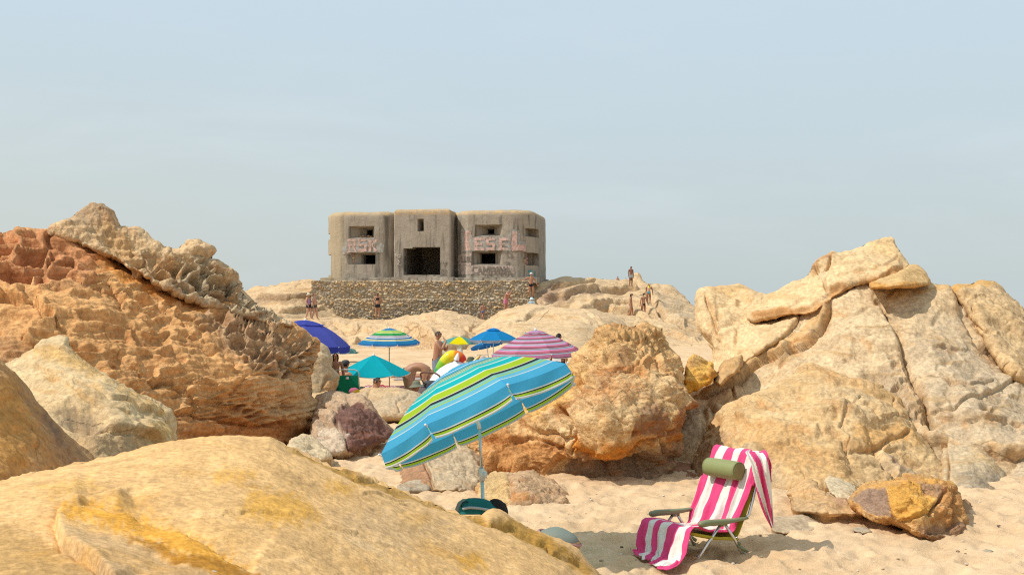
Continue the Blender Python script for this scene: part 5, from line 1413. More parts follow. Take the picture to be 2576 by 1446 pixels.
        pm.tube([hub, base - Vector((0, 0, .2))], pole_r, 10); pm.build("pole", polemat or M_alu, root)
    fm = MB(); Ra = along(axis)
    fm.lathe([(.001, .055), (.012, .05), (.018, .035), (.020, .02), (.034, .012), (.04, -.01), (.001, -.012)], tip + axis * (.0 if not vent else vent[1]), Ra, 12)
    fm.build("finial", finial or M_white, root)
    return root


BLUE = (.075, .44, .72); WHITE = (.80, .80, .77); BLK = (.03, .035, .04); LIME = (.42, .62, .03); AQUA = (.01, .52, .57); TEALC = (.05, .55, .54); NAVY = (.03, .08, .22); LBLUE = (.15, .53, .76)
ring1 = stops([(.098, BLUE), (.103, BLK), (.112, WHITE), (.16, LBLUE), (.175, LIME), (.19, LBLUE), (.203, LIME), (.212, LBLUE), (.238, BLK), (.248, WHITE), (.345, LIME), (.362, WHITE), (.45, AQUA), (.467, WHITE), (.54, TEALC),
                (.55, WHITE), (.562, NAVY), (.574, LIME), (.582, WHITE), (.594, NAVY), (.612, LBLUE), (.625, LIME), (.64, NAVY), (.70, BLUE), (.715, WHITE), (1.0, BLUE)])
val1 = stops([(.05, WHITE), (.20, LIME), (.29, BLK), (.34, WHITE), (.40, BLUE), (.45, WHITE), (1.1, BLUE)])
YU = 9.6
ax1 = Vector((-.432, .165, .886)).normalized()
cen1 = V(1202, 1035, YU); Ru = 271 * YU / F; hc1 = .40
jt = V(1206, 1072, YU) + Vector((0, .0, 0))
parasol("beach_umbrella", "big tilted umbrella striped in blue, lime, turquoise and white, in the foreground", cen1 + ax1 * hc1, ax1, Ru * 1.0, hc1,
        V(1222, 1375, YU), ring1, 8, phase=math.radians(22.5), val=.125, valcol=val1, vent=None, joint=jt, pole_r=.0125, nr=120, na=14, dome=1.75, sag=.025, group="beach umbrellas")


def up_parasol(label, u, vtip, vrim, halfw, Y, hcf=None, foot=None, tilt=(0, 0), **kw):
    R = halfw * Y / F; hc = (vrim - vtip) * Y / F
    t = V(u, vtip, Y); ax = Vector((tilt[0], tilt[1], 1))
    fx = t.x - ax.normalized().x * (t.z - float(sand_base(0, Y))) / ax.normalized().z
    fy = t.y - ax.normalized().y * (t.z - float(sand_base(0, Y))) / ax.normalized().z
    b = Vector((fx, fy, float(sand_base(fx, fy))))
    return parasol("beach_umbrella", label, t, ax, R, hc, b, group="beach umbrellas", **kw)


CY = (.0, .46, .56)
up_parasol("plain turquoise umbrella beside the green folding chair", 940, 893, 938, 91, 30.0, ringcol=stops([(1.1, CY)]), val=.02, trimcol=(.8, .8, .78), dome=1.15, sag=.10, phase=.12, nr=20, polemat=M_steelw, n=6, tilt=(0, -.03))
VI = (.075, .10, .47)
up_parasol("violet blue umbrella half hidden behind the honeycombed outcrop", 768, 808, 866, 115, 30.5, ringcol=stops([(1.1, VI)]), val=.17, valcol=stops([(.1, (.7, .68, .6)), (1.1, (.045, .06, .36))]), vent=(.42, .03, VI), dome=1.9, phase=.2, nr=24, polemat=M_wood, tilt=(.05, 0))
G2 = (.03, .30, .10); B2 = (.02, .17, .46)
up_parasol("upright umbrella striped green, white and blue on the sand before the stone wall", 979, 825, 862, 80, 36.5, ringcol=stops([(.04, B2), (.17, (.02, .22, .48)), (.185, WHITE), (.21, (.42, .45, .08)), (.235, WHITE), (.31, B2), (.33, WHITE), (.355, (.12, .12, .3)), (.375, WHITE), (.40, (.12, .12, .3)), (.415, WHITE), (.47, G2), (.485, WHITE), (.56, (.05, .42, .09)), (.575, WHITE), (.655, LIME), (.67, WHITE), (.74, (.30, .62, .05)), (.755, WHITE), (.81, (.03, .25, .5)), (.825, WHITE), (1.1, (.03, .25, .5))]),
           val=.06, valcol=stops([(.3, WHITE), (.5, (.2, .2, .4)), (.6, WHITE), (1.1, B2)]), dome=1.5, phase=.35, nr=50, polemat=M_wood, tilt=(0, -.04))
YL = (.80, .72, .0); SG = (.10, .36, .36)
up_parasol("small umbrella with one yellow panel among grey green ones", 1156, 846, 861, 47, 44, ringcol=None, panels=[SG, YL, SG, (.3, .42, .4), YL, SG], val=.03, dome=1.5, phase=math.radians(0), nr=16, n=6, polemat=M_steelw, tilt=(.02, -.05))
SB = (.01, .25, .60)
up_parasol("bright blue vented umbrella left of the pink striped one", 1241, 828, 853, 63, 44, ringcol=stops([(1.1, SB)]), val=.10, valcol=stops([(1.1, (.30, .33, .40))]), vent=(.32, .05, SB), dome=1.5, phase=.3, nr=20, polemat=M_steelw, tilt=(0, -.02), trimcol=None)
up_parasol("second blue umbrella, tilted low behind the bright blue one", 1222, 858, 866, 42, 49, ringcol=stops([(1.1, (.01, .22, .52))]), val=.12, valcol=stops([(1.1, (.02, .14, .36))]), dome=1.5, phase=.6, nr=16, polemat=M_steelw, tilt=(-.22, .1), trimcol=None)
PK = (.68, .36, .62); RD = (.55, .16, .24); LB = (.36, .55, .62); CH = (.07, .075, .13)
seq = []
t = 0
for k in range(6):
    for wd, c_ in ((.030, LB), (.008, BLK), (.026, RD), (.012, CH), (.038, RD), (.045, PK), (.006, CH)):
        t += wd; seq.append((t, c_))
seq.append((1.1, PK))
up_parasol("wide umbrella with narrow pink, red and pale blue stripes", 1347, 833, 885, 117, 28.5, ringcol=stops(seq), val=.10, valcol=stops([(.07, WHITE), (.25, (.22, .07, .10)), (1.1, (.62, .28, .52))]), vent=(.26, .03, lambda t: (RD if int(t * 14) % 3 == 0 else PK if int(t * 14) % 3 == 1 else LB)), dome=1.45, phase=.30, nr=110, polemat=M_steelw, finial=M_steelw, tilt=(-.04, -.03))
# ------------------------------------------------------------------ the beach chair, its towel and the bags
O_ = Vector((1.81, 9.65, 0.)); fv = Vector((-.82, -.57, 0)).normalized(); lv = Vector((-.57, .82, 0)).normalized()


def cl(a, b, z):
    if z > .3: z = .3 + (z - .3) * .875
    return O_ + fv * a + lv * b + Vector((0, 0, z))


W_ = .56
ch = empty("beach_chair", cl(.2, .28, 0), "low folding beach chair with green armrests and olive headrest, standing on the sand", "beach chair")
M_arm = plain("olive green plastic", (.175, .195, .095), .42, 0, .45, .06)
M_tub = plain("aluminium tube", (.66, .66, .64), .32, .9, .5, .05)
M_sling = plain("mustard sling cloth", (.36, .30, .02), .7, 0, .3, .08, bump=.3, bs=400)
M_olive = plain("olive cushion", (.235, .255, .10), .6, 0, .35, .05, bump=.25, bs=500)
M_rivet = plain("rivet steel", (.5, .5, .5), .35, .9)
for b in (0.0, W_):
    s = -1 if b == 0 else 1
    # armrest: a shaped plank, deeper and rounder at the front
    am = MB(); vs = []; fs = []; ns = 22; nc = 12
    for i in range(ns + 1):
        t = i / ns; a = -.115 + .535 * t
        w = .024 + .010 * math.sin(math.pi * min(1, t * 1.1)) + (.006 if t > .7 else 0)
        h = .014 + .012 * sstep(.1, .75, t)
        if t > .93: k = math.sqrt(max(0.02, 1 - ((t - .93) / .075) ** 2)); w *= k; h *= k
        if t < .05: w *= .8; h *= .8
        zc_ = .300 + .012 * t - .01 * math.sin(math.pi * t) - (.012 * sstep(.8, 1, t))
        for k in range(nc):
            th = 2 * math.pi * k / nc
            cx_, sy_ = math.cos(th), math.sin(th)
            e = lambda q: math.copysign(abs(q) ** .6, q)
            vs.append(cl(a, b + s * .012 + w * e(cx_), zc_ + h * e(sy_)))
    for i in range(ns):
        for k in range(nc):
            k2 = (k + 1) % nc
            fs.append((i * nc + k, i * nc + k2, (i + 1) * nc + k2, (i + 1) * nc + k))
    fs += [tuple(range(nc))[::-1], tuple(ns * nc + k for k in range(nc))]
    am.add(vs, fs); am.build("armrest", M_arm, ch)
    o = MB(); o.tube([cl(.165, b, .275), cl(.31, b, .14), cl(.475, b, -.04)], .0125, 10); o.build("leg", M_tub, ch)
    o = MB(); o.tube([cl(.125, b, .275), cl(.02, b + s * .006, .14), cl(-.10, b + s * .01, -.04)], .0125, 10); o.build("leg", M_tub, ch)
    o = MB(); o.box(cl(.145, b, .272), .075, .03, .028, Matrix.Rotation(math.atan2(fv.y, fv.x), 3, 'Z')); o.build("arm_bracket", M_arm, ch)
    o = MB(); R = Matrix((fv, lv, Vector((0, 0, 1)))).transposed() @ Matrix.Rotation(math.radians(58), 3, 'Y')
    o.box(cl(-.06, b + s * .02, .055), .024, .014, .13, R); o.tube([cl(-.085, b + s * .03, .0), cl(-.085, b + s * .005, .0)], .014, 8); o.tube([cl(-.02, b + s * .03, .105), cl(-.02, b + s * .005, .105)], .013, 8); o.build("recline_latch", M_arm, ch)
    for a_, z_ in ((.145, .268), (-.075, .292), (-.005, .15), (.42, .05)):
        o = MB(); o.tube([cl(a_, b - .017, z_), cl(a_, b + .017, z_)], .0065, 8); o.build("rivet", M_rivet, ch)
o = MB()
pts = [cl(-.10, 0, .29), cl(-.150, 0, .32), cl(-.178, 0, .40), cl(-.30, 0, .78), cl(-.318, .025, .825), cl(-.328, .07, .85), cl(-.33, .14, .856), cl(-.33, W_ - .14, .856), cl(-.328, W_ - .07, .85), cl(-.318, W_ - .025, .825), cl(-.30, W_, .78), cl(-.178, W_, .40), cl(-.15, W_, .32), cl(-.10, W_, .29)]
o.tube(pts, .0125, 10); o.build("back_frame", M_tub, ch)
o = MB(); o.tube([cl(-.02, .0, .135), cl(.2, 0, .165), cl(.455, 0, .225), cl(.47, .03, .23), cl(.47, W_ - .03, .23), cl(.455, W_, .225), cl(.2, W_, .165), cl(-.02, W_, .135), cl(-.03, W_ - .03, .133), cl(-.03, .03, .133), cl(-.02, 0, .135)], .0125, 10); o.build("seat_frame", M_sling, ch)


def sheet(rows, nb, th=.004):
    """cloth between edge rows: rows = list of (near point, far point)"""
    vs = []; fs = []
    for (A, B) in rows:
        for j in range(nb + 1): vs.append(A.lerp(B, j / nb))
    for i in range(len(rows) - 1):
        for j in range(nb):
            q = i * (nb + 1) + j; fs.append((q, q + 1, q + nb + 2, q + nb + 1))
    return vs, fs


o = MB(); vs, fs = sheet([(cl(a, .012, z), cl(a, W_ - .012, z)) for a, z in ((-.312, .80), (-.23, .56), (-.13, .33), (-.05, .18), (-.02, .145), (.06, .14), (.2, .155), (.36, .19), (.455, .222))], 6)
o.add(vs, fs); so_ = o.build("sling", M_sling, ch)
md = so_.modifiers.new("thick", 'SOLIDIFY'); md.thickness = .006
# headrest cushion
pc = cl(-.225 + .078, .285, .715); pm_ = MB()
prof = [(.001, -.180), (.045, -.181), (.066, -.178), (.074, -.170), (.077, -.15), (.079, 0), (.077, .15), (.074, .170), (.066, .178), (.045, .181), (.001, .180)]
pm_.lathe(prof, pc, along(lv), 28); pil = pm_.build("headrest", M_olive, ch)
for z in (-.175, .175):
    pm_ = MB()
    c_ = pc + lv * z
    ux = fv; uz = Vector((0, 0, 1))
    pm_.tube([c_ + .072 * (math.cos(t) * ux + math.sin(t) * uz) for t in np.linspace(0, 2 * math.pi, 29)], .0045, 6, cap=False)
    pm_.build("piping", M_olive, pil)

# the towel: pink and white stripes run its whole length
PINK = (.76, .075, .22); TWH = (.80, .76, .68)
M_towel = fabric_attr("terry cloth", .12, .95, .55, 260, .10, 14)


def catm(P_, n):
    P_ = [np.array(p, float) for p in P_]; out = []
    for i in range(len(P_) - 1):
        a, b, c, d = P_[max(i - 1, 0)], P_[i], P_[i + 1], P_[min(i + 2, len(P_) - 1)]
        for k in range(n):
            t = k / n
            out.append(.5 * (2 * b + (c - a) * t + (2 * a - 5 * b + 4 * c - d) * t * t + (-a + 3 * b - 3 * c + d) * t ** 3))
    out.append(P_[-1]); return np.array(out)


# (a, z, b near, b far, fold depth, centre shift)
prof = [(-.385, .60, -.01, .57, .010), (-.36, .76, -.02, .58, .006), (-.350, .85, -.025, .585, .002), (-.325, .882, -.02, .58, .001), (-.290, .855, -.015, .575, .002), (-.245, .74, .0, .575, .006), (-.19, .58, .0, .575, .022), (-.125, .42, .0, .57, .036), (-.055, .27, .0, .57, .042), (-.01, .185, .01, .57, .036),
        (.05, .165, .02, .56, .022), (.16, .185, .02, .55, .020), (.30, .215, .0, .54, .014), (.42, .25, -.02, .55, .010), (.485, .262, -.03, .56, .008), (.525, .235, -.035, .55, .014), (.555, .16, -.05, .54, .026), (.59, .07, -.07, .52, .032), (.64, .02, -.085, .50, .022), (.72, .012, -.10, .49, .012), (.76, .012, -.08, .42, .01)]
pp_ = catm(prof, 9); nb = 150
_g = np.stack(np.meshgrid(np.arange(len(pp_)) / 22., np.arange(nb + 1) / 34., indexing='ij'), -1).reshape(-1, 2)
LUM = (.018 * fbm(np.concatenate([_g, np.full((len(_g), 1), 2.2)], 1), 3, .5) + .010 * ridged(np.concatenate([_g * 1.7, np.full((len(_g), 1), 4.2)], 1), 2, .5)).reshape(len(pp_), nb + 1)
HEM = fbm(np.stack([np.arange(nb + 1) / 26., np.zeros(nb + 1), np.full(nb + 1, 7.7)], 1), 3, .5) * 2
vs = []; cs = []
NS = 6.7
ks = []
for i, (a, z, b0, b1, fd) in enumerate(pp_):
    s_ = i / len(pp_)
    # surface normal in the (a, z) plane
    d = pp_[min(i + 1, len(pp_) - 1)] - pp_[max(i - 1, 0)]; nl = math.hypot(d[0], d[1]) + 1e-9
    na_, nz_ = d[1] / nl * -1, d[0] / nl
    for j in range(nb + 1):
        t = j / nb
        skew = .10 * sstep(.78, 1., s_) * (.5 - t)
        warp = .8 * math.sin(t * 7 + s_ * 6) * min(1, fd / .02)
        b = b0 + (b1 - b0) * (t + .25 * warp * t * (1 - t))
        k = .55 * math.sin(t * 33 + 4 * math.sin(s_ * 7) + s_ * 9) + .35 * math.sin(t * 61 + s_ * 14) + .3 * math.sin(t * 15 - s_ * 11)
        off = .008 + fd * (k * .5 + .45)
        if z < .03: off = .012 + abs(fd * k)
        aa = a + na_ * off + skew; zz = z + nz_ * off
        lum = float(LUM[i, j]); aa += lum * na_ * 1.0; zz += max(-.004, lum) * nz_
        if s_ > .9: aa += .05 * HEM[j] * (s_ - .9) / .1
        # sides roll over the tubes at the top
        e = max(0, abs(t - .5) * 2 - .88) / .12
        if -.36 < a < -.2: zz -= .045 * e * e; aa -= .01 * e
        # the front corner nearer us is pulled forward over the sand
        if s_ > .86: aa += .10 * (s_ - .86) / .14 * (1 - t) ** 1.5; b -= .05 * (s_ - .86) / .14 * (1 - t)
        p = cl(aa, b, zz)
        vs.append(p); ks.append(.006 + .012 * (1 + k) * (z < .1))
g_ = np.array([p[:] for p in vs]); g_ = sand_h(g_[:, 0], g_[:, 1]) + np.array(ks)
for p, g in zip(vs, g_): p.z = max(p.z, g)
nr_ = len(pp_)
fs = []
for i in range(nr_ - 1):
    for j in range(nb):
        q = i * (nb + 1) + j; fs.append((q, q + 1, q + nb + 2, q + nb + 1))
        t = (j + .5) / nb
        cs.append(PINK if int(math.floor(t * NS + .35)) % 2 == 0 else TWH)
tw = MB(); tw.v = [tuple(p) for p in vs]; tw.f = fs; tw.c = cs
# the corner that hangs behind the chair back
rows = [(1131, 1884, 1922, 9.90), (1136, 1876, 1929, 9.82), (1148, 1882, 1933, 9.76), (1165, 1890, 1934, 9.74), (1190, 1894, 1936, 9.74), (1220, 1900, 1939, 9.75), (1250, 1908, 1942, 9.76), (1280, 1917, 1944, 9.78), (1305, 1929, 1945, 9.79), (1326, 1941, 1946, 9.80)]
rr = catm(rows, 8); n0 = len(tw.v); nb2 = 40
for i, (v, u0, u1, Y) in enumerate(rr):
    s_ = i / len(rr)
    for j in range(nb2 + 1):
        t = j / nb2
        k = math.sin(t * 11 + s_ * 5) * .55 + .3 * math.sin(t * 23 - s_ * 7)
        tw.v.append(tuple(V(u0 + (u1 - u0) * t, v + 6 * math.sin(t * 3.1) * (1 - s_), Y + .028 * k * min(1, s_ * 4) - .02 + .12 * (1 - s_) * (t - .5))))
for i in range(len(rr) - 1):
    for j in range(nb2):
        q = n0 + i * (nb2 + 1) + j; tw.f.append((q, q + nb2 + 1, q + nb2 + 2, q + 1))
        t = (j + .5) / nb2; s_ = i / len(rr)
        tt = t - .55 * s_ + .25
        tw.c.append(PINK if int(math.floor(tt * 3.1 + .9)) % 2 == 0 else TWH)
tob = tw.build("towel", M_towel, None, colors=True)
md = tob.modifiers.new("thick", 'SOLIDIFY'); md.thickness = .006; md.offset = 0
tag(tob, "pink and white striped towel draped over the beach chair and trailing on the sand", "towel")

# bag and bundles behind the ochre rock
M_teal = plain("teal canvas", (.012, .135, .13), .8, 0, .2, .15, 12, bump=.4, bs=300)
M_gpipe = plain("grey webbing", (.36, .38, .37), .7, 0, .3, .06)
M_black = plain("black cloth", (.022, .018, .017), .85, 0, .2, .3, 30, bump=.5, bs=120)
M_ggreen = plain("grey green canvas", (.20, .225, .19), .8, 0, .2, .1, 14, bump=.35, bs=300)
M_straw = plain("woven straw", (.46, .31, .18), .8, 0, .2, .25, 120, bump=.8, bs=180)
M_braid = plain("rose braid", (.42, .22, .20), .8, 0, .2, .2, 60, bump=.6, bs=120)
YB = 9.15


def loft(secs, n=20, e=.7):
    """superellipse sections [(centre, half u, half depth)] stacked upward"""
    vs = []; fs = []
    for c, ru, rd in secs:
        for k in range(n):
            th = 2 * math.pi * k / n
            x = math.copysign(abs(math.cos(th)) ** e, math.cos(th)) * ru; y = math.copysign(abs(math.sin(th)) ** e, math.sin(th)) * rd
            vs.append(Vector(c) + Vector((x, y, 0)))
    for i in range(len(secs) - 1):
        for k in range(n):
            k2 = (k + 1) % n; fs.append((i * n + k, i * n + k2, (i + 1) * n + k2, (i + 1) * n + k))
    fs.append(tuple(range(n))[::-1]); fs.append(tuple((len(secs) - 1) * n + k for k in range(n)))
    return vs, fs


def zz_(v, Y=YB): return CZ - (v - CV) * Y / F
def xx_(u, Y=YB): return (u - CU) * Y / F


bg_ = empty("beach_bag", (xx_(1205), YB, 0), "dark teal beach bag with grey piping at the foot of the striped umbrella", "bag")
o = MB(); o.add(*loft([((xx_(1205), YB, 0), .15, .11), ((xx_(1205), YB, .10), .165, .125), ((xx_(1204), YB, zz_(1290)), .16, .12), ((xx_(1203), YB, zz_(1272)), .145, .11), ((xx_(1201), YB, zz_(1260)), .11, .085), ((xx_(1198), YB, zz_(1254)), .07, .05), ((xx_(1192), YB, zz_(1252)), .02, .02)]))
for i, q in enumerate(o.v):
    k = .022 * fbm(np.array([[q[0] * 9, q[1] * 9, q[2] * 7]]), 3)[0]; o.v[i] = (q[0] + k, q[1] - k, q[2] + .6 * k)
bd = o.build("body", M_teal, bg_)
o = MB(); o.tube([V(u, v, YB - .135 + .02 * abs(u - 1205) / 40) for u, v in ((1164, 1279), (1180, 1276), (1200, 1277), (1220, 1280), (1240, 1284))], .010, 8); o.build("piping", M_gpipe, bd)
o = MB(); o.add(*loft([((xx_(1168), YB + .02, .1), .07, .07), ((xx_(1166), YB + .02, zz_(1280)), .065, .06), ((xx_(1166), YB + .02, zz_(1264)), .045, .045), ((xx_(1169), YB + .02, zz_(1256)), .02, .02)])); o.build("side_pouch", M_ggreen, bg_)
o = MB(); o.tube([V(u, v, YB - .07) for u, v in ((1160, 1274), (1164, 1263), (1174, 1260), (1181, 1268), (1180, 1278))], .008, 8, flat=.5); o.build("strap", M_black, bg_)
bl = MB(); bl.add(*loft([((xx_(1250), YB + .05, 0.), .10, .09), ((xx_(1252), YB + .05, .2), .10, .09), ((xx_(1252), YB + .05, zz_(1285)), .085, .08), ((xx_(1248), YB + .05, zz_(1270)), .07, .06), ((xx_(1244), YB + .05, zz_(1261)), .04, .04), ((xx_(1244), YB + .05, zz_(1258)), .02, .02)], 24))
for i, q in enumerate(bl.v):
    k = .03 * perlin(np.array([[q[0] * 14, q[1] * 14, q[2] * 5]]), 3)[0]; bl.v[i] = (q[0] + k, q[1] - k, q[2] + k * .6)
tag(bl.build("dark_bundle", M_black), "crumpled black cloth bundle leaning on the teal bag", "cloth")
YK = 8.75
bs_ = empty("straw_basket", (xx_(1408, YK), YK, 0), "straw basket with rose braided rim and grey green cover behind the ochre rock", "basket")
o = MB(); o.lathe([(.11, 0), (.13, .03), (.145, .2), (.152, zz_(1350, YK) - .02)], (xx_(1408, YK), YK, 0), None, 28); o.build("body", M_straw, bs_)
o = MB(); rz_ = zz_(1352, YK)
o.tube([Vector((xx_(1408, YK) + .155 * math.cos(t), YK + .155 * math.sin(t), rz_ + .006 * math.sin(t * 30) - .05 * math.cos(t))) for t in np.linspace(0, 2 * math.pi, 61)], .010, 8, cap=False); o.build("rim", M_braid, bs_)
o = MB(); R = Matrix.Rotation(math.radians(14), 3, 'Y')
o.lathe([(.150, 0), (.142, .02), (.11, .045), (.07, .062), (.03, .07), (.001, .07)], (xx_(1408, YK), YK, rz_), R, 28)
for i, q in enumerate(o.v):
    k = .014 * perlin(np.array([[q[0] * 9, q[1] * 9, q[2] * 9]]), 5)[0]; o.v[i] = (q[0], q[1], q[2] + k)
o.build("cover", M_ggreen, bs_)
# ------------------------------------------------------------------ people
def skin_mat(name, c):
    m, nt, b, L = new_mat(name)
    tcn = nd(nt, 'ShaderNodeTexCoord').outputs['Object']
    cc = mixc(nt, noise_n(nt, tcn, 7, 4, .6), tuple(x * .86 for x in c), tuple(x * 1.1 for x in c))
    L.new(cc, b.inputs['Base Color']); b.inputs['Roughness'].default_value = .5; b.inputs['Specular IOR Level'].default_value = .35
    return m


SKT = skin_mat("tanned skin", (.40, .19, .105)); SKD = skin_mat("deep tanned skin", (.29, .125, .065)); SKL = skin_mat("fair skin", (.52, .28, .185)); SKR = skin_mat("sunburnt skin", (.50, .23, .15))
_m = {}


def cm(c, rough=.75):
    k = tuple(round(x, 3) for x in c)
    if k not in _m: _m[k] = plain("cloth %d" % len(_m), c, rough, 0, .25, .12, 30)
    return _m[k]


HB = (.045, .026, .016); HK = (.018, .014, .012); HL = (.36, .22, .09); HR = (.14, .05, .03); HG = (.22, .20, .18)
BASE = dict(pelvis=(0, 0, .525), spine=(0, -.005, .62), chest=(0, 0, .735), neck=(0, .006, .835), head=(0, -.008, .905), top=(0, 0, .962),
            nose=(0, -.058, .898),
            shL=(.098, .0, .805), elL=(.128, .012, .64), wrL=(.136, -.02, .495), haL=(.138, -.03, .452),
            shR=(-.098, .0, .805), elR=(-.128, .012, .64), wrR=(-.136, -.02, .495), haR=(-.138, -.03, .452),
            hiL=(.052, 0, .505), knL=(.058, -.012, .28), anL=(.058, .012, .045), toL=(.066, -.085, .014),
            hiR=(-.052, 0, .505), knR=(-.058, -.012, .28), anR=(-.058, .012, .045), toR=(-.066, -.085, .014))
RAD = dict(pelvis=(.082, .062), spine=(.072, .054), chest=(.086, .058), neck=(.025, .026), head=(.050, .058), top=(.036, .042), nose=(.009, .008),
           sh=(.036, .034), el=(.025, .025), wr=(.017, .015), ha=(.018, .011), hi=(.056, .056), kn=(.035, .036), an=(.021, .023), to=(.018, .013))
EDG = [('pelvis', 'spine'), ('spine', 'chest'), ('chest', 'neck'), ('neck', 'head'), ('head', 'top'), ('head', 'nose')] + \
      [(a + s, b + s) for s in 'LR' for a, b in (('sh', 'el'), ('el', 'wr'), ('wr', 'ha'), ('hi', 'kn'), ('kn', 'an'), ('an', 'to'))] + \
      [('chest', 'shL'), ('chest', 'shR'), ('pelvis', 'hiL'), ('pelvis', 'hiR')]


def skin_mesh(verts, edges, rads, sub=2, root=0):
    me = bpy.data.meshes.new("body"); me.from_pydata([tuple(v) for v in verts], edges, [])
    o = bpy.data.objects.new("body", me); COL.objects.link(o)
    md = o.modifiers.new("skin", 'SKIN'); md.use_smooth_shade = True; md.branch_smoothing = .3
    for i, r in enumerate(rads):
        o.data.skin_vertices[0].data[i].radius = r
        o.data.skin_vertices[0].data[i].use_root = (i == root)
    s = o.modifiers.new("sub", 'SUBSURF'); s.levels = sub; s.render_levels = sub
    dg = bpy.context.evaluated_depsgraph_get()
    r = bpy.data.meshes.new_from_object(o.evaluated_get(dg))
    v = np.array([q.co[:] for q in r.vertices]); f = [tuple(p.vertices) for p in r.polygons]
    bpy.data.objects.remove(o); bpy.data.meshes.remove(r); bpy.data.meshes.remove(me)
    return v, f


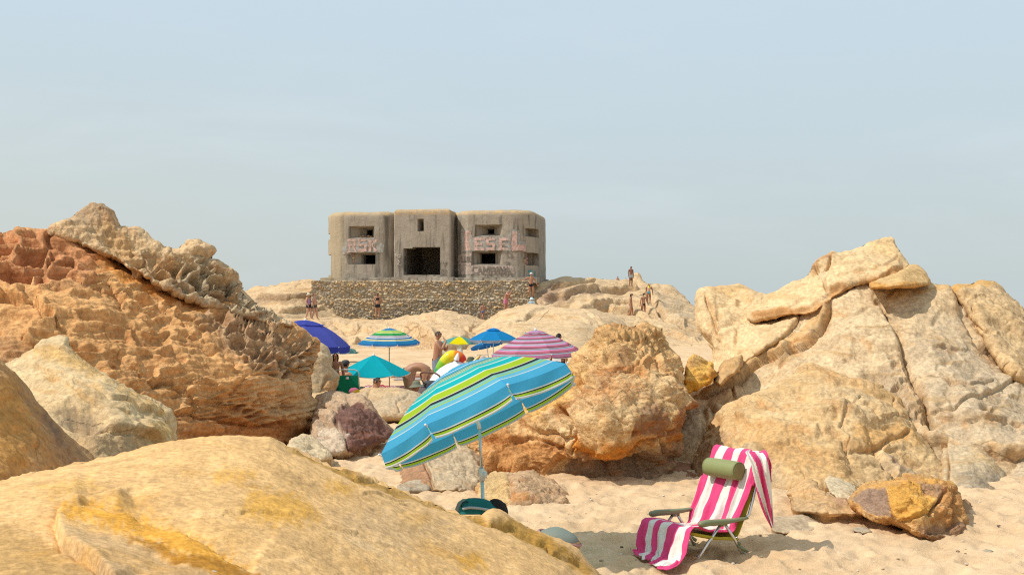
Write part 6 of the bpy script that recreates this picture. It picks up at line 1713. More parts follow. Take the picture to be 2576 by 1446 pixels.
def human(label, foot, H, rz=0., pose=None, skin=None, clothes=(), hair=None, hairlen=0, hat=None, fat=1., female=False, head_turn=0., fingers=True, group=None, lift=0.):
    """foot: world point under the pelvis at ground level; pose overrides joints (fractions of height, facing -y).
    clothes: [(part name, colour, {bone: (t0, t1)}, puff)]"""
    H *= 1.05
    J = {k: Vector(v) for k, v in BASE.items()}
    if female:
        J['shL'].x = .088; J['shR'].x = -.088
    for k, v in (pose or {}).items(): J[k] = Vector(v)
    if pose and ('head' in pose) and ('nose' not in pose):
        J['nose'] = J['head'] + (Vector((math.sin(math.radians(head_turn)) * .06, -math.cos(math.radians(head_turn)) * .052, -.006)))
    elif head_turn:
        J['nose'] = J['head'] + Vector((math.sin(math.radians(head_turn)) * .06, -math.cos(math.radians(head_turn)) * .052, -.006))
    names = list(J); idx = {n: i for i, n in enumerate(names)}
    verts = [J[n] * H for n in names]; edges = [(idx[a], idx[b]) for a, b in EDG]; rads = []
    for n in names:
        r = RAD[n] if n in RAD else RAD[n[:2]]
        k = fat if n in ('pelvis', 'spine', 'chest') or n[:2] in ('hi', 'kn', 'sh') else 1.
        if female and n == 'spine': k *= .88
        if female and n == 'chest': k *= .9
        if female and n == 'pelvis': k *= 1.04
        rads.append((r[0] * H * k * 1.1, r[1] * H * k * 1.1))
    if fingers:
        for s in 'LR':
            w, h = J['wr' + s], J['ha' + s]
            d = (h - w).normalized(); side = d.cross(Vector((0, 1, 0.01))); side = side.normalized() if side.length > .1 else Vector((1, 0, 0))
            pn = d.cross(side)
            for q, (o_, ln) in enumerate(((-.013, .040), (-.0045, .046), (.004, .043), (.012, .034))):
                b = h + side * o_ + d * .008
                m1 = b + d * ln * .5 + pn * .004; m2 = b + d * ln * .95 + pn * .012
                i0 = len(verts); verts += [b * H, m1 * H, m2 * H]; rads += [(.0052 * H,) * 2, (.0045 * H,) * 2, (.0036 * H,) * 2]
                edges += [(idx['ha' + s], i0), (i0, i0 + 1), (i0 + 1, i0 + 2)]
            sg = 1 if s == 'L' else -1
            t0 = w + d * .018 - side * .016; t1 = t0 + d * .022 - side * .012
            i0 = len(verts); verts += [t0 * H, t1 * H]; rads += [(.006 * H,) * 2, (.0045 * H,) * 2]
            edges += [(idx['ha' + s], i0), (i0, i0 + 1)]
    v, f = skin_mesh(verts, edges, rads, 2 if not fingers else 1, idx['pelvis'])
    root = empty("person", foot, label, "person", group, rz)
    if lift: pass
    body = mesh_np("body", v, f, skin or SKT, root, world=False)
    # what each vertex belongs to
    bones = [e for e in EDG if e[1] != 'nose']
    bd = np.full(len(v), 9.); bi = np.zeros(len(v), int); bt = np.zeros(len(v))
    rr_ = lambda n: (RAD[n] if n in RAD else RAD[n[:2]])[0] * H
    for k, (a, b) in enumerate(bones):
        A = np.array(J[a]) * H; B = np.array(J[b]) * H
        ab = B - A; t = np.clip(((v - A) @ ab) / (ab @ ab), 0, 1)
        dd = np.linalg.norm(v - A - t[:, None] * ab, axis=1) / (rr_(a) * (1 - t) + rr_(b) * t)
        m = dd < bd; bd[m] = dd[m]; bi[m] = k; bt[m] = t[m]
    me = body.data
    nrm = np.array([q.normal[:] for q in me.vertices])
    bn = {'%s-%s' % b: i for i, b in enumerate(bones)}

    def cover(name, mat, sel, puff):
        fs = [p for p in f if sum(sel[i] for i in p) > len(p) / 2]
        if not fs: return None
        used = sorted({i for p in fs for i in p}); mp = {i: k for k, i in enumerate(used)}
        cnt = {}
        vv = v[used] + nrm[used] * puff * H
        return mesh_np(name, vv, [tuple(mp[i] for i in p) for p in fs], mat, body, world=False)
    for name, c, zone, puff in clothes:
        sel = np.zeros(len(v), bool)
        for bone, (t0, t1) in zone.items():
            for key in ([bone] if bone in bn else [bone.replace('*', s) for s in 'LR']):
                sel |= (bi == bn[key]) & (bt >= t0) & (bt <= t1)
        cover(name, cm(c), sel, puff)
    hd = J['head'] * H; up = (J['top'] - J['head']).normalized(); fw = (J['nose'] - J['head']); fw = (fw - up * fw.dot(up)).normalized()
    if hair is not None:
        q = v - np.array(hd); h_up = q @ np.array(up); h_f = q @ np.array(fw)
        isH = (bi == bn['head-top']) | ((bi == bn['neck-head']) & (bt > .35))
        sel = isH & (h_up > -.042 * H) & ((h_f < .016 * H + .9 * np.maximum(0, h_up - .012 * H)))
        cover("hair", cm(hair, .6), sel, .011)
        if hairlen:
            hb = MB(); rt = Vector(up).cross(fw)
            c0 = hd - fw * .035 * H + up * .03 * H
            if hairlen == 'bun':
                hb.ball(hd - fw * .052 * H + up * .045 * H, .028 * H, 10, 8)
            elif hairlen == 'pony':
                hb.tube([c0 - fw * .02 * H, c0 - fw * .05 * H + up * -.01 * H, c0 - fw * .05 * H - up * .07 * H, c0 - fw * .04 * H - up * .12 * H], [.02 * H, .02 * H, .016 * H, .005 * H], 8)
            else:
                for o_ in (-.030, -.012, .012, .03):
                    hb.tube([c0 + rt * o_ * H, c0 - fw * .012 * H + rt * o_ * 1.2 * H - up * .05 * H, c0 - fw * .008 * H + rt * o_ * 1.2 * H - up * hairlen * H], [.024 * H, .024 * H, .010 * H], 8)
            hb.build("hair_length", cm(hair, .6), body, world=False)
    # eyes and ears
    rt = Vector(up).cross(fw)
    for s in (-1, 1):
        eb = MB(); eb.ball(hd + fw * .043 * H + rt * s * .018 * H + up * .006 * H, .0075 * H, 6, 4); eb.build("eye", cm((.03, .02, .015), .3), body, world=False)
        eb = MB(); eb.ball(hd + rt * s * .045 * H - fw * .004 * H, .014 * H, 8, 6, sc=(.5, .8, 1.2)); eb.build("ear", skin or SKT, body, world=False)
    if hat is not None:
        kind, c, c2 = hat
        hm = MB(); R = along(up)
        if kind == 'sun': pr = [(.105, -.016), (.085, -.004), (.058, .010), (.055, .03), (.048, .05), (.03, .062), (.001, .064)]
        elif kind == 'bucket': pr = [(.085, -.022), (.072, -.004), (.060, .012), (.052, .045), (.035, .056), (.001, .058)]
        else: pr = [(.054, .006), (.056, .02), (.052, .042), (.035, .058), (.001, .064)]
        hm.lathe([(r * H, z * H) for r, z in pr], hd + up * .014 * H, R, 18)
        if kind == 'cap':
            vs = [hd + up * .022 * H + fw * .045 * H + rt * .035 * H, hd + up * .022 * H + fw * .045 * H - rt * .035 * H, hd + up * .012 * H + fw * .095 * H - rt * .022 * H, hd + up * .012 * H + fw * .095 * H + rt * .022 * H]
            hm.add(vs + [q - up * .004 * H for q in vs], [(0, 1, 2, 3), (7, 6, 5, 4), (0, 3, 7, 4), (1, 5, 6, 2), (3, 2, 6, 7)])
        ho = hm.build("hat", cm(c), body, world=False)
        if c2 is not None:
            bb = MB(); bb.lathe([(.0595 * H, .010 * H), (.0585 * H, .022 * H)], hd + up * .014 * H, R, 18); bb.build("band", cm(c2), ho, world=False)
    return root


TR = {'pelvis-spine': (0, .45), 'pelvis-hi*': (0, 1), 'hi*-kn*': (0, .5)}
TRUNKS = {'pelvis-spine': (0, .42), 'pelvis-hi*': (0, 1), 'hi*-kn*': (0, .28)}
LONG = {'pelvis-spine': (0, .42), 'pelvis-hi*': (0, 1), 'hi*-kn*': (0, .68)}
BRIEF = {'pelvis-spine': (0, .22), 'pelvis-hi*': (0, 1), 'hi*-kn*': (0, .12)}
BRA = {'spine-chest': (.62, 1), 'chest-neck': (0, .18)}
SPORT = {'spine-chest': (.5, 1), 'chest-neck': (0, .45), 'chest-sh*': (0, .45)}
TANK = {'pelvis-spine': (.25, 1), 'spine-chest': (0, 1), 'chest-neck': (0, .5), 'chest-sh*': (0, .55)}
TEE = {'pelvis-spine': (.1, 1), 'spine-chest': (0, 1), 'chest-neck': (0, .6), 'chest-sh*': (0, 1), 'sh*-el*': (0, .55)}
BLK_ = (.02, .02, .022)
walk = dict(knL=(.055, -.06, .285), anL=(.055, -.075, .05), toL=(.06, -.17, .02), knR=(-.055, -.01, .28), anR=(-.055, .085, .06), toR=(-.06, .01, .012))


def at_(u, v, Y): return tuple(V(u, v, Y))


# on the rock shelf and the wall
human("person in a white sun hat, lilac tank top and black shorts, walking beside the wall", at_(776, 803, 77), 1.66, math.radians(62), dict(walk, wrR=(-.10, -.06, .52), haR=(-.09, -.075, .48)), SKL, [("tank_top", (.36, .22, .38), TANK, .006), ("shorts", BLK_, TR, .007)], HB, hat=('sun', (.75, .68, .5), (.03, .03, .05)), female=True, fat=1.08)
human("person with red-brown hair in olive skirt, walking behind the one in the white sun hat", at_(791.5, 803, 77.2), 1.64, math.radians(70), dict(walk), SKL, [("bikini_top", (.6, .36, .33), BRA, .006), ("skirt", (.07, .075, .05), {'pelvis-spine': (0, .4), 'pelvis-hi*': (0, 1), 'hi*-kn*': (0, .38)}, .010)], HR, 'bun', female=True, fat=1.1)
human("person in black sports top and black shorts facing the stone wall", at_(950, 801, 78), 1.68, math.radians(180), dict(elR=(-.165, .02, .67), wrR=(-.13, -.05, .60), haR=(-.10, -.07, .62), elL=(.16, .03, .65), wrL=(.14, -.04, .57), haL=(.10, -.05, .55)), SKT, [("sports_top", BLK_, SPORT, .006), ("shorts", BLK_, TR, .007)], HR, 'pony', female=True)
human("person in white swim cap and black trunks balancing on the end of the stone wall", at_(1336, 751, 79.6), 1.68, 0, dict(elR=(-.22, 0, .74), wrR=(-.32, -.01, .70), haR=(-.36, -.01, .69), elL=(.17, .0, .66), wrL=(.22, -.02, .54), haL=(.25, -.03, .51), knL=(.095, -.03, .28), anL=(.06, .02, .06), toL=(.10, -.05, .04)), SKT, [("trunks", BLK_, TRUNKS, .007), ("shoes", BLK_, {'an*-to*': (0, 1)}, .006)], None, hat=('cap_', (.75, .76, .76), None))
human("person in pink shorts bending at the foot of the stone wall", at_(1272, 790, 79), 1.70, math.radians(60), dict(spine=(0, -.03, .61), chest=(0, -.07, .71), neck=(0, -.11, .80), head=(0, -.15, .85), top=(0, -.165, .905), shL=(.095, -.08, .78), shR=(-.095, -.08, .78), elL=(.12, -.12, .62), wrL=(.08, -.19, .55), haL=(.07, -.22, .55), elR=(-.12, -.18, .70), wrR=(-.08, -.25, .76), haR=(-.07, -.27, .79)), SKR, [("shorts", (.62, .2, .28), LONG, .008), ("pouch", BLK_, {'pelvis-spine': (.42, .6)}, .012)], HG, fat=1.12)
human("child with dark hair, only head and shoulders showing above the rock mound", at_(1214, 806, 78), 1.1, math.radians(190), None, SKR, [("trunks", (.1, .2, .4), TRUNKS, .007)], HB)
human("person in a pale blue bucket hat showing just above the smooth mound", at_(1337.5, 812, 78), 1.63, math.radians(160), None, SKT, [("tee", (.4, .5, .55), TEE, .008)], HB, hat=('bucket', (.52, .68, .70), None))
human("boy in pale grey swim shorts looking down from the headland's ridge", at_(1587, 721, 84), 1.43, math.radians(25), dict(head=(0, -.035, .895), top=(0, -.04, .955), nose=(0, -.085, .875), haR=(-.14, -.05, .452)), SKD, [("swim_shorts", (.42, .47, .45), TR, .012)], HB)
human("bather with short dark hair sitting behind the headland's ridge", at_(1554, 726, 93), .95, math.radians(30), None, SKR, [("trunks", (.05, .08, .2), TRUNKS, .008)], HB, fingers=False)
human("bather in a white-banded cap sitting behind the headland's ridge", at_(1574, 731, 93), .95, math.radians(330), None, SKD, [("trunks", (.05, .08, .2), TRUNKS, .008)], HB, hat=('cap_', (.05, .05, .06), (.7, .7, .7)), fingers=False)
climb = dict(pelvis=(0, 0, .53), spine=(0, -.06, .61), chest=(0, -.13, .70), neck=(0, -.17, .79), head=(0, -.20, .85), top=(0, -.21, .905), shL=(.095, -.14, .77), shR=(-.095, -.14, .77), elL=(.12, -.20, .64), wrL=(.12, -.25, .52), haL=(.12, -.27, .48), elR=(-.13, -.20, .62), wrR=(-.14, -.25, .50), haR=(-.14, -.27, .46), knR=(-.06, -.11, .36), anR=(-.06, -.03, .17), toR=(-.06, -.11, .15))
human("person in yellow and teal bikini climbing the headland on hands and feet", at_(1631, 769, 81.5), 1.62, math.radians(165), climb, SKT, [("bikini_top", (.75, .72, .02), BRA, .006), ("bikini_bottom", (.08, .26, .27), BRIEF, .007)], HL, .14, female=True)
human("person in black bikini bottom stepping up the headland, back turned", at_(1619, 797, 80.2), 1.58, math.radians(195), dict(walk, elR=(-.16, -.02, .66), wrR=(-.21, -.05, .54), haR=(-.22, -.06, .50)), SKT, [("bikini_bottom", BLK_, BRIEF, .007)], HB, 'bun', female=True)
human("person in black bikini with long dark hair walking at the foot of the headland", at_(1587, 798, 80.0), 1.60, math.radians(75), dict(walk, head=(0, -.04, .893), top=(0, -.045, .95)), SKT, [("bikini_top", BLK_, BRA, .006), ("bikini_bottom", (.30, .16, .10), BRIEF, .006)], HK, .2, female=True)

# among the parasols
gz = lambda Y: float(sand_base(0, Y))


def gp(u, Y): return ((u - CU) * Y / F, Y, gz(Y))


human("bearded man in patterned swim shorts standing with a hand raised to his mouth", gp(1101, 32.6), 1.82, math.radians(80), dict(head=(0, -.012, .905), elR=(-.125, -.085, .69), wrR=(-.06, -.135, .815), haR=(-.03, -.095, .86), elL=(.13, -.09, .68), wrL=(.02, -.14, .72), haL=(-.03, -.15, .73)), SKT, [("swim_shorts", (.20, .22, .27), LONG, .012), ("beard", (.05, .03, .02), {'neck-head': (.5, .78)}, .003)], HB, fat=1.22)
bend = dict(pelvis=(0, .05, .53), spine=(0, -.06, .578), chest=(0, -.185, .545), neck=(0, -.27, .525), head=(0, -.325, .495), top=(0, -.368, .465), nose=(0, -.335, .435), shL=(.10, -.25, .53), shR=(-.10, -.25, .53), elL=(.12, -.23, .37), wrL=(.09, -.26, .24), haL=(.08, -.28, .20), elR=(-.12, -.22, .38), wrR=(-.09, -.25, .25), haR=(-.08, -.27, .21), hiL=(.06, .05, .50), hiR=(-.06, .05, .50), knL=(.062, .03, .27), knR=(-.062, .03, .27))
human("blonde person with a bun and turquoise bikini bottom bending far forward", gp(1035, 30.6), 1.60, math.radians(82), bend, SKT, [("bikini_bottom", (.02, .36, .36), {'pelvis-spine': (0, .22), 'pelvis-hi*': (0, 1), 'hi*-kn*': (0, .06)}, .012)], HL, 'bun', fat=1.8)
human("girl in blue flowered bikini bottom beside the rounded boulder", gp(844, 28.6), 1.38, math.radians(12), None, SKD, [("bikini_bottom", (.13, .17, .42), BRIEF, .008)], HB, .12, female=True, fat=.95)
sit = dict(pelvis=(0, .08, .20), spine=(0, .10, .29), chest=(0, .10, .405), neck=(0, .09, .505), head=(0, .075, .575), top=(0, .08, .632), shL=(.098, .09, .475), shR=(-.098, .09, .475), elL=(.14, .05, .33), wrL=(.13, -.06, .25), haL=(.12, -.1, .25), elR=(-.14, .05, .33), wrR=(-.13, -.06, .25), haR=(-.12, -.1, .25), hiL=(.06, .05, .19), hiR=(-.06, .05, .19), knL=(.09, -.17, .27), knR=(-.09, -.17, .27), anL=(.08, -.28, .05), anR=(-.08, -.28, .05), toL=(.09, -.36, .02), toR=(-.09, -.36, .02))
human("person in a dark cap seated in the green folding chair under the turquoise umbrella", gp(880, 29.3), 1.75, math.radians(140), sit, SKT, [("shorts", (.25, .28, .33), LONG, .012)], HK, hat=('cap', (.05, .05, .055), None))
human("girl with dark hair in a turquoise top seated behind the inflatable unicorn", gp(1153, 35.2), 1.5, math.radians(40), dict(sit, **{k: (v[0], v[1], v[2] + .13) for k, v in sit.items()}), SKT, [("top", (.10, .30, .36), TANK, .008)], HB, .13, female=True)
human("man with short black hair lying low behind the grey mound, snorkel mask on", gp(963, 27.3), 1.78, math.radians(70), {k: (v[0], v[1], v[2] - .16) for k, v in sit.items()}, SKT, [("snorkel_mask", (.55, .06, .10), {'head-top': (2, 3)}, .01)], HK)
human("person in an olive brimmed sun hat sitting behind the grey mound", gp(1062, 27.6), 1.66, math.radians(100), {k: (v[0], v[1], v[2] - .20) for k, v in sit.items()}, SKT, [("top", (.20, .16, .13), TEE, .008)], HB, hat=('sun', (.16, .17, .12), None))
lie = dict(pelvis=(0, .0, .06), spine=(0, .10, .07), chest=(0, .21, .085), neck=(0, .31, .095), head=(0, .37, .13), top=(0, .43, .14), nose=(0, .37, .19), shL=(.1, .28, .08), shR=(-.1, .28, .08), elL=(.16, .18, .05), wrL=(.15, .08, .05), haL=(.15, .04, .05), elR=(-.16, .2, .05), wrR=(-.2, .32, .05), haR=(-.2, .37, .05), hiL=(.05, -.02, .055), hiR=(-.05, -.02, .055), knL=(.06, -.25, .06), knR=(-.06, -.25, .06), anL=(.06, -.47, .04), anR=(-.06, -.47, .04), toL=(.07, -.5, .08), toR=(-.07, -.5, .08))
human("sunbather lying on a towel behind the bending person", gp(1035, 41.5), 1.65, math.radians(78), lie, SKT, [("bikini_top", (.1, .3, .3), BRA, .006), ("bikini_bottom", (.1, .3, .3), BRIEF, .006)], HB, female=True)
human("person in a camouflage bucket hat sitting right of the inflatable unicorn", gp(1188, 33.5), 1.66, math.radians(20), {k: (v[0], v[1], v[2] - .02) for k, v in sit.items()}, SKT, [("tee", (.12, .14, .08), TEE, .008)], HB, hat=('bucket', (.07, .085, .05), None))
human("person in light grey tee shirt and black shorts standing behind the pink striped umbrella", gp(1405, 33), 1.76, math.radians(150), None, SKT, [("tee", (.62, .62, .62), TEE, .012), ("shorts", BLK_, LONG, .012)], HK)
# ------------------------------------------------------------------ things on the sand among the parasols
GREEN = plain("green canvas", (.0, .23, .13), .75, 0, .25, .06)
M_blk = plain("black plastic", (.02, .02, .022), .45)
M_chalu = plain("pale tube", (.6, .6, .56), .4, .6)


def folding_chair(label, u, Y, rz, cloth, w=.54, stripes=None, hgt=.86, name="folding_chair"):
    x, y, z = gp(u, Y)
    root = empty(name, (x, y, z), label, "folding chair", None, rz)
    # local: faces -y
    def L_(a, b, c): return Vector((a, b, c))
    o = MB(); hw = w / 2
    o.tube([L_(-hw, .02, .18), L_(-hw, .18, .55), L_(-hw, .27, hgt - .08), L_(-hw + .03, .285, hgt - .02), L_(-hw + .09, .29, hgt), L_(hw - .09, .29, hgt), L_(hw - .03, .285, hgt - .02), L_(hw, .27, hgt - .08), L_(hw, .18, .55), L_(hw, .02, .18)], .013, 8)
    o.build("back_frame", M_chalu, root, world=False)
    o = MB(); o.tube([L_(-hw, .02, .2), L_(-hw, -.45, .26), L_(hw, -.45, .26), L_(hw, .02, .2), L_(-hw, .02, .2)], .012, 8); o.build("seat_frame", M_chalu, root, world=False)
    for s in (-1, 1):
        o = MB(); o.tube([L_(s * hw, .16, .5), L_(s * hw, -.3, .02)], .012, 8); o.build("leg", M_chalu, root, world=False)
        o = MB(); o.tube([L_(s * hw, -.35, .42), L_(s * hw, .22, .0)], .012, 8); o.build("leg", M_chalu, root, world=False)
        o = MB(); o.box((s * (hw + .005), -.08, .47), .045, .46, .025); o.build("armrest", M_blk, root, world=False)
        o = MB(); o.box((s * (hw - .015), .20, .50), .05, .03, .10); o.build("strap_clip", M_blk, root, world=False)
    cs = MB(); n = 30
    prof_ = [(.29 - .0, hgt - .03 - (hgt - .2) * t) for t in np.linspace(0, 1, n)]
    vs = []
    for i in range(n):
        t = i / (n - 1); z_ = (hgt - .14) * (1 - t) + .16 * t; y_ = .255 * (1 - t) + .02 * t + .02 * math.sin(t * math.pi) + .012
        for j in range(9): vs.append((-hw * .96 + 2 * hw * .96 * j / 8, y_ - .015 * math.sin(j / 8 * math.pi), z_))
    for i in range(n - 1):
        for j in range(8):
            q = i * 9 + j; cs.f.append((q, q + 1, q + 10, q + 9)); cs.c.append(stripes(i / (n - 1.)) if stripes else (1, 1, 1))
    cs.v = vs
    cs.build("backrest", M_canopy if stripes else cloth, root, colors=bool(stripes), world=False)
    o = MB(); o.add([(-hw, .02, .19), (hw, .02, .19), (hw, -.45, .25), (-hw, -.45, .25), (-hw, .02, .182), (hw, .02, .182), (hw, -.45, .242), (-hw, -.45, .242)], [(0, 1, 2, 3), (7, 6, 5, 4), (0, 3, 7, 4), (1, 5, 6, 2)]); o.build("seat", M_canopy if stripes else cloth, root, colors=bool(stripes), world=False)
    return root


fc = folding_chair("green folding beach chair seen from behind, under the turquoise umbrella", 880, 28.6, math.radians(172), GREEN, .58, hgt=1.0)
o = MB(); o.box((-.02, .285, .80), .07, .01, .06); o.build("care_tag", M_white, fc, world=False)
TSTR = stops([(.12, (.02, .2, .22)), (.2, WHITE), (.34, (.0, .25, .28)), (.42, (.02, .06, .08)), (.55, (.05, .4, .42)), (.62, WHITE), (.8, (.01, .18, .2)), (1.1, (.02, .06, .08))])
folding_chair("folding chair striped in teal and black, seen edge-on beyond the unicorn", 1204, 39, math.radians(205), None, .5, TSTR, .95)
folding_chair("blue folding chair half hidden by the pink striped umbrella", 1387, 33, math.radians(160), plain("blue canvas", (.02, .12, .33), .7), .5, None, .9)

# inflatable unicorn
M_inf = plain("white vinyl", (.80, .80, .82), .22, 0, .5, .03)
M_gold = plain("gold vinyl", (.52, .33, .09), .25, .2, .5, .05)
RB = fabric_attr("rainbow vinyl", 0., .25, .02, 40, .03)
YN = 30.0
un = empty("inflatable_unicorn", gp(1140, YN), "big white inflatable unicorn with rainbow mane and gold horn", "inflatable")
P3 = lambda u, v, d=0.: V(u, v, YN + d)
o = MB()
o.tube([Vector(q) for q in catm([P3(1100, 1010), P3(1110, 985), P3(1122, 962), P3(1134, 945), P3(1148, 936), P3(1164, 940), P3(1180, 951), P3(1196, 962), P3(1206, 970)], 4)], list(np.interp(np.linspace(0, 1, 33), np.linspace(0, 1, 9), [.36, .40, .39, .36, .31, .27, .22, .15, .03])), 22)
hdn = o.build("neck_and_head", M_inf, un)
o = MB()
o.lathe([(.07, 0), (.065, .05), (.045, .12), (.02, .18), (.001, .2)], P3(1148, 906, -.2), along((.25, 0, 1)), 12); o.lathe([(.07, 0), (.065, .05), (.045, .12), (.02, .18), (.001, .2)], P3(1140, 903, .12), along((.1, 0, 1)), 12); o.build("ears", M_inf, hdn)
o = MB(); a_ = P3(1180, 925, -.06); b_ = P3(1211, 891, -.06); d_ = b_ - a_
o.lathe([(.085, -.02), (.08, .08 * 1), (.06, d_.length * .4), (.035, d_.length * .75), (.001, d_.length)], a_, along(d_), 14); o.build("horn", M_gold, hdn)
rb_ = [(.62, .05, .03), (.72, .18, .02), (.80, .55, .02), (.62, .62, .03), (.22, .48, .04), (.05, .35, .12), (.03, .20, .42)]
o = MB(); path = [(1166, 910), (1158, 899), (1146, 895), (1134, 897), (1124, 905), (1114, 918), (1106, 932), (1099, 946), (1095, 962)]
pp2 = catm([P3(u, v, -.02) for u, v in path], 6)
tt_ = np.linspace(0, 1, len(pp2))
o.tube([Vector(q) for q in pp2], list(.10 + .06 * np.sin(math.pi * np.minimum(1, tt_ * 1.1))), 14)
for i in range(len(pp2) - 1):
    k = tt_[i] * 6.6; a_k = int(k); w_k = sstep(.55, .95, k - a_k)
    c_ = np.array(rb_[min(6, a_k)]) * (1 - w_k) + np.array(rb_[min(6, a_k + 1)]) * w_k
    for j in range(14): o.c[i * 14 + j] = tuple(c_)
o.c[-2] = rb_[0]; o.c[-1] = rb_[6]
o.build("mane", RB, hdn, colors=True)
o = MB()
xb, yb, zb = gp(1140, YN)
o.tube([Vector((xb + .75 * math.cos(t), yb + .5 + .75 * math.sin(t), zb + .22)) for t in np.linspace(0, 2 * math.pi, 33)], .26, 16, cap=False); o.build("float_ring", M_inf, un)
o = MB(); o.ball(P3(1128, 939, -.34), .075, 12, 8); o.build("nostril_valve", M_inf, hdn)

# pushchair
M_grey = plain("dark grey cloth", (.06, .06, .065), .8, 0, .2, .15, 30)
M_lthr = plain("brown leather grip", (.13, .055, .035), .5)
M_frame = plain("black tube", (.02, .02, .022), .35, .3)
M_basket = plain("mauve grey cloth", (.16, .125, .13), .85, 0, .2, .2, 12)
ps = empty("pushchair", gp(1078, 28.2), "dark pushchair with brown leather handle beside the bending person", "pushchair")
YP = 28.2
Q = lambda u, v, d=0.: V(u, v, YP + d)
for d in (-.2, .2):
    o = MB(); o.tube([Q(1058, 950, d), Q(1066, 964, d), Q(1074, 978, d), Q(1098, 1010, d)], .014, 8); o.build("frame", M_frame, ps)
    o = MB(); o.tube([Q(1060, 1000, d), Q(1056, 982, d), Q(1060, 970, d), Q(1072, 964, d), Q(1080, 975, d)], .016, 8); o.build("frame", M_frame, ps)
for (u, d) in ((1066, -.26), (1066, .26), (1112, -.2), (1112, .2)):
    o = MB(); c_ = Q(u, 1018, d); rw = .13
    o.tube([c_ + Vector((rw * math.cos(t), 0, rw * math.sin(t))) for t in np.linspace(0, 2 * math.pi, 21)], .022, 8, cap=False); o.tube([c_ - Vector((0, .02, 0)), c_ + Vector((0, .02, 0))], .05, 10); o.build("wheel", M_frame, ps)
o = MB(); hp = [Q(1060, 948, .2), Q(1058, 941, .2), Q(1062, 937, .12), Q(1072, 936, 0), Q(1090, 937, -.12), Q(1104, 944, -.2), Q(1110, 955, -.22)]
o.tube([Vector(p) for p in catm(hp, 5)], .022, 8); o.build("handle", M_lthr, ps)
o = MB(); o.add(*loft([(Q(1092, 1000, 0), .20, .2), (Q(1090, 985, 0), .23, .22), (Q(1088, 972, 0), .24, .23), (Q(1088, 962, 0), .23, .23), (Q(1090, 958, 0), .19, .2)], 18)); o.build("seat", M_grey, ps)
o = MB(); o.add(*loft([(Q(1062, 1008, -.05), .16, .2), (Q(1064, 990, -.05), .17, .2), (Q(1066, 974, -.05), .12, .16), (Q(1067, 970, -.05), .06, .1)], 18)); o.build("basket", M_basket, ps)

# small things
def blob(name, label, cat, u, v, Y, r, c, sc=(1, 1, .5), amp=.25, seed=1, n=22, attr=None, group=None):
    o = MB(); o.ball((0, 0, 0), 1, n, n // 2)
    vv = np.array(o.v); k = 1 + amp * fbm(vv * 1.7 + seed, 4, .6, seed=seed)
    vv = vv * k[:, None] * np.array(sc) * r
    vv[:, 2] = np.maximum(vv[:, 2], -.02)
    p = V(u, v, Y)
    if attr is not None:
        fc_ = np.array([vv[list(f)].mean(0) for f in o.f]); col_ = np.array([attr(q / r) for q in fc_])
        ob = mesh_np(name, vv + np.array(p), o.f, M_canopy, None, None, col_)
    else: ob = mesh_np(name, vv + np.array(p), o.f, cm(c))
    return tag(ob, label, cat, group)


blob("clothes_pile", "pile of grey violet and mint cloths on the sand under the violet umbrella's edge", "clothes", 868, 888, 49, .42, None, (1.3, .7, .45), .5, 3, attr=lambda q: (.22, .42, .38) if q[0] + q[2] * 2 > .5 else (.17, .17, .26))
blob("black_sandals", "pair of black sandals on the sand near the sunbather", "sandals", 990, 944, 42, .13, BLK_, (1.4, .8, .4), .4, 5)
blob("pool_toy", "pink and yellow inflatable toy leaning on the grey mound", "pool toy", 891, 984, 26.6, .10, None, (1.2, .6, .8), .1, 7, attr=lambda q: (.65, .2, .33) if q[2] > q[0] * .4 + .1 else ((.62, .55, .02) if q[0] > -.5 else (.3, .5, .05)))
blob("grey_parcel", "grey cloth parcel under the pink striped umbrella's left edge", "bag", 1216, 914, 38, .22, (.32, .30, .30), (.8, .6, 1.0), .15, 9)
blob("sand_rock", "grey green rock on the sand between the man and the unicorn", "rock", 1131, 893, 50, .42, (.36, .31, .2), (1.2, .8, .5), .35, 11)
blob("plastic_sheet", "crumpled white cloth hanging below the yellow panel umbrella", "cloth", 1157, 890, 43.5, .3, (.6, .56, .48), (.4, .3, 1.1), .3, 13)


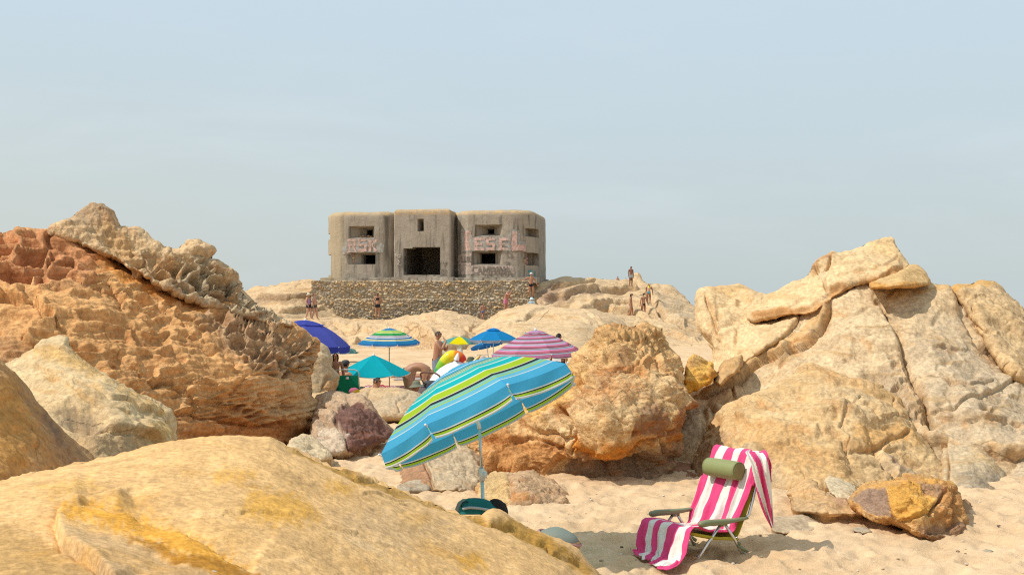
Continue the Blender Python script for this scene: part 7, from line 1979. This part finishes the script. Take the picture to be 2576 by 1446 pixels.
def flat_towel(label, u0, u1, v0, v1, Ya, cols, seed, n=48):
    """a cloth spread on the sand, following its bumps"""
    Y0 = Ya; H_ = CZ - gz(Ya)
    x0 = (u0 - CU) * Ya / F; x1 = (u1 - CU) * Ya / F
    xs = np.linspace(x0, x1, n); ys = np.linspace(v0, v1, n // 2)
    X, Y = np.meshgrid(xs, ys)
    Z = sand_h(X, Y) + .03 + .025 * fbm(np.stack([X.ravel() * 3, Y.ravel() * 3, 0 * X.ravel() + seed], 1), 3).reshape(X.shape)
    i = np.arange(X.size).reshape(X.shape)
    f = np.stack([i[:-1, :-1], i[:-1, 1:], i[1:, 1:], i[1:, :-1]], -1).reshape(-1, 4)
    v = np.stack([X, Y, Z], -1).reshape(-1, 3)
    fc_ = v[f].mean(1)
    k = np.floor(fbm(fc_ * 2.2 + seed, 3, .6, seed=seed) * 4).astype(int) % len(cols)
    ob = mesh_np("beach_towel", v, f, M_canopy, None, None, np.array([cols[q] for q in k]))
    return tag(ob, label, "towel", "towels spread on the sand")


flat_towel("red and white patterned towel spread on the sand behind the turquoise umbrella's pole", 912, 1046, 35.6, 37.6, 36.5, [(.55, .05, .08), (.75, .68, .65), (.6, .1, .14)], 2)
flat_towel("pale towel under the sunbather", 995, 1060, 40.6, 42.4, 41.5, [(.62, .60, .56), (.50, .52, .55), (.6, .45, .4)], 5)
flat_towel("orange and yellow edged towel beside the bending person's legs", 1000, 1046, 34.0, 35.2, 34.5, [(.70, .45, .03), (.62, .12, .15), (.75, .7, .6)], 8)
# a few towels hung under the pink umbrella
for i, (u, c, lab) in enumerate(((1300, (.45, .12, .16), "crimson towel hanging in the shade of the pink striped umbrella"), (1332, (.40, .16, .22), "wine striped towel hanging in the shade of the pink striped umbrella"), (1275, (.05, .16, .13), "dark green chair back in the shade of the pink striped umbrella"))):
    o = MB(); Y = 30.6; x, y, z = gp(u, Y)
    vs = []; n = 14
    for a in range(n):
        for b2 in range(n):
            vs.append((x + .3 * (b2 / (n - 1) - .5), y + .03 * math.sin(b2 * 1.3 + a * .2), z + .1 + .95 * a / (n - 1)))
    o.add(vs, [(a * n + b2, a * n + b2 + 1, (a + 1) * n + b2 + 1, (a + 1) * n + b2) for a in range(n - 1) for b2 in range(n - 1)])
    ob = o.build("hanging_towel", cm(c)); tag(ob, lab, "towel")

# scattered shells and chips on the near sand
mb_ = MB(); rs = random.Random(5)
for i in range(420):
    Y = 8.6 + rs.random() ** 1.4 * 5; x = (rs.random() * 1.45 - .05) * Y * .43
    z = float(sand_h(np.array([x]), np.array([Y]))[0]); r = .004 + .012 * rs.random() ** 2.5
    c = rs.choice([(.78, .74, .66), (.7, .62, .5), (.40, .3, .2), (.25, .2, .16)])
    mb_.ball((x, Y, z + r * .3), r, 6, 4, c, (1.3, 1, .6))
tag(mb_.build("shell_bits", rock_mat("shells", 3, rust_amt=.1, grey_amt=.1), None, colors=True), "scattered shell chips and tiny pebbles on the sand", "shells", kind="stuff")
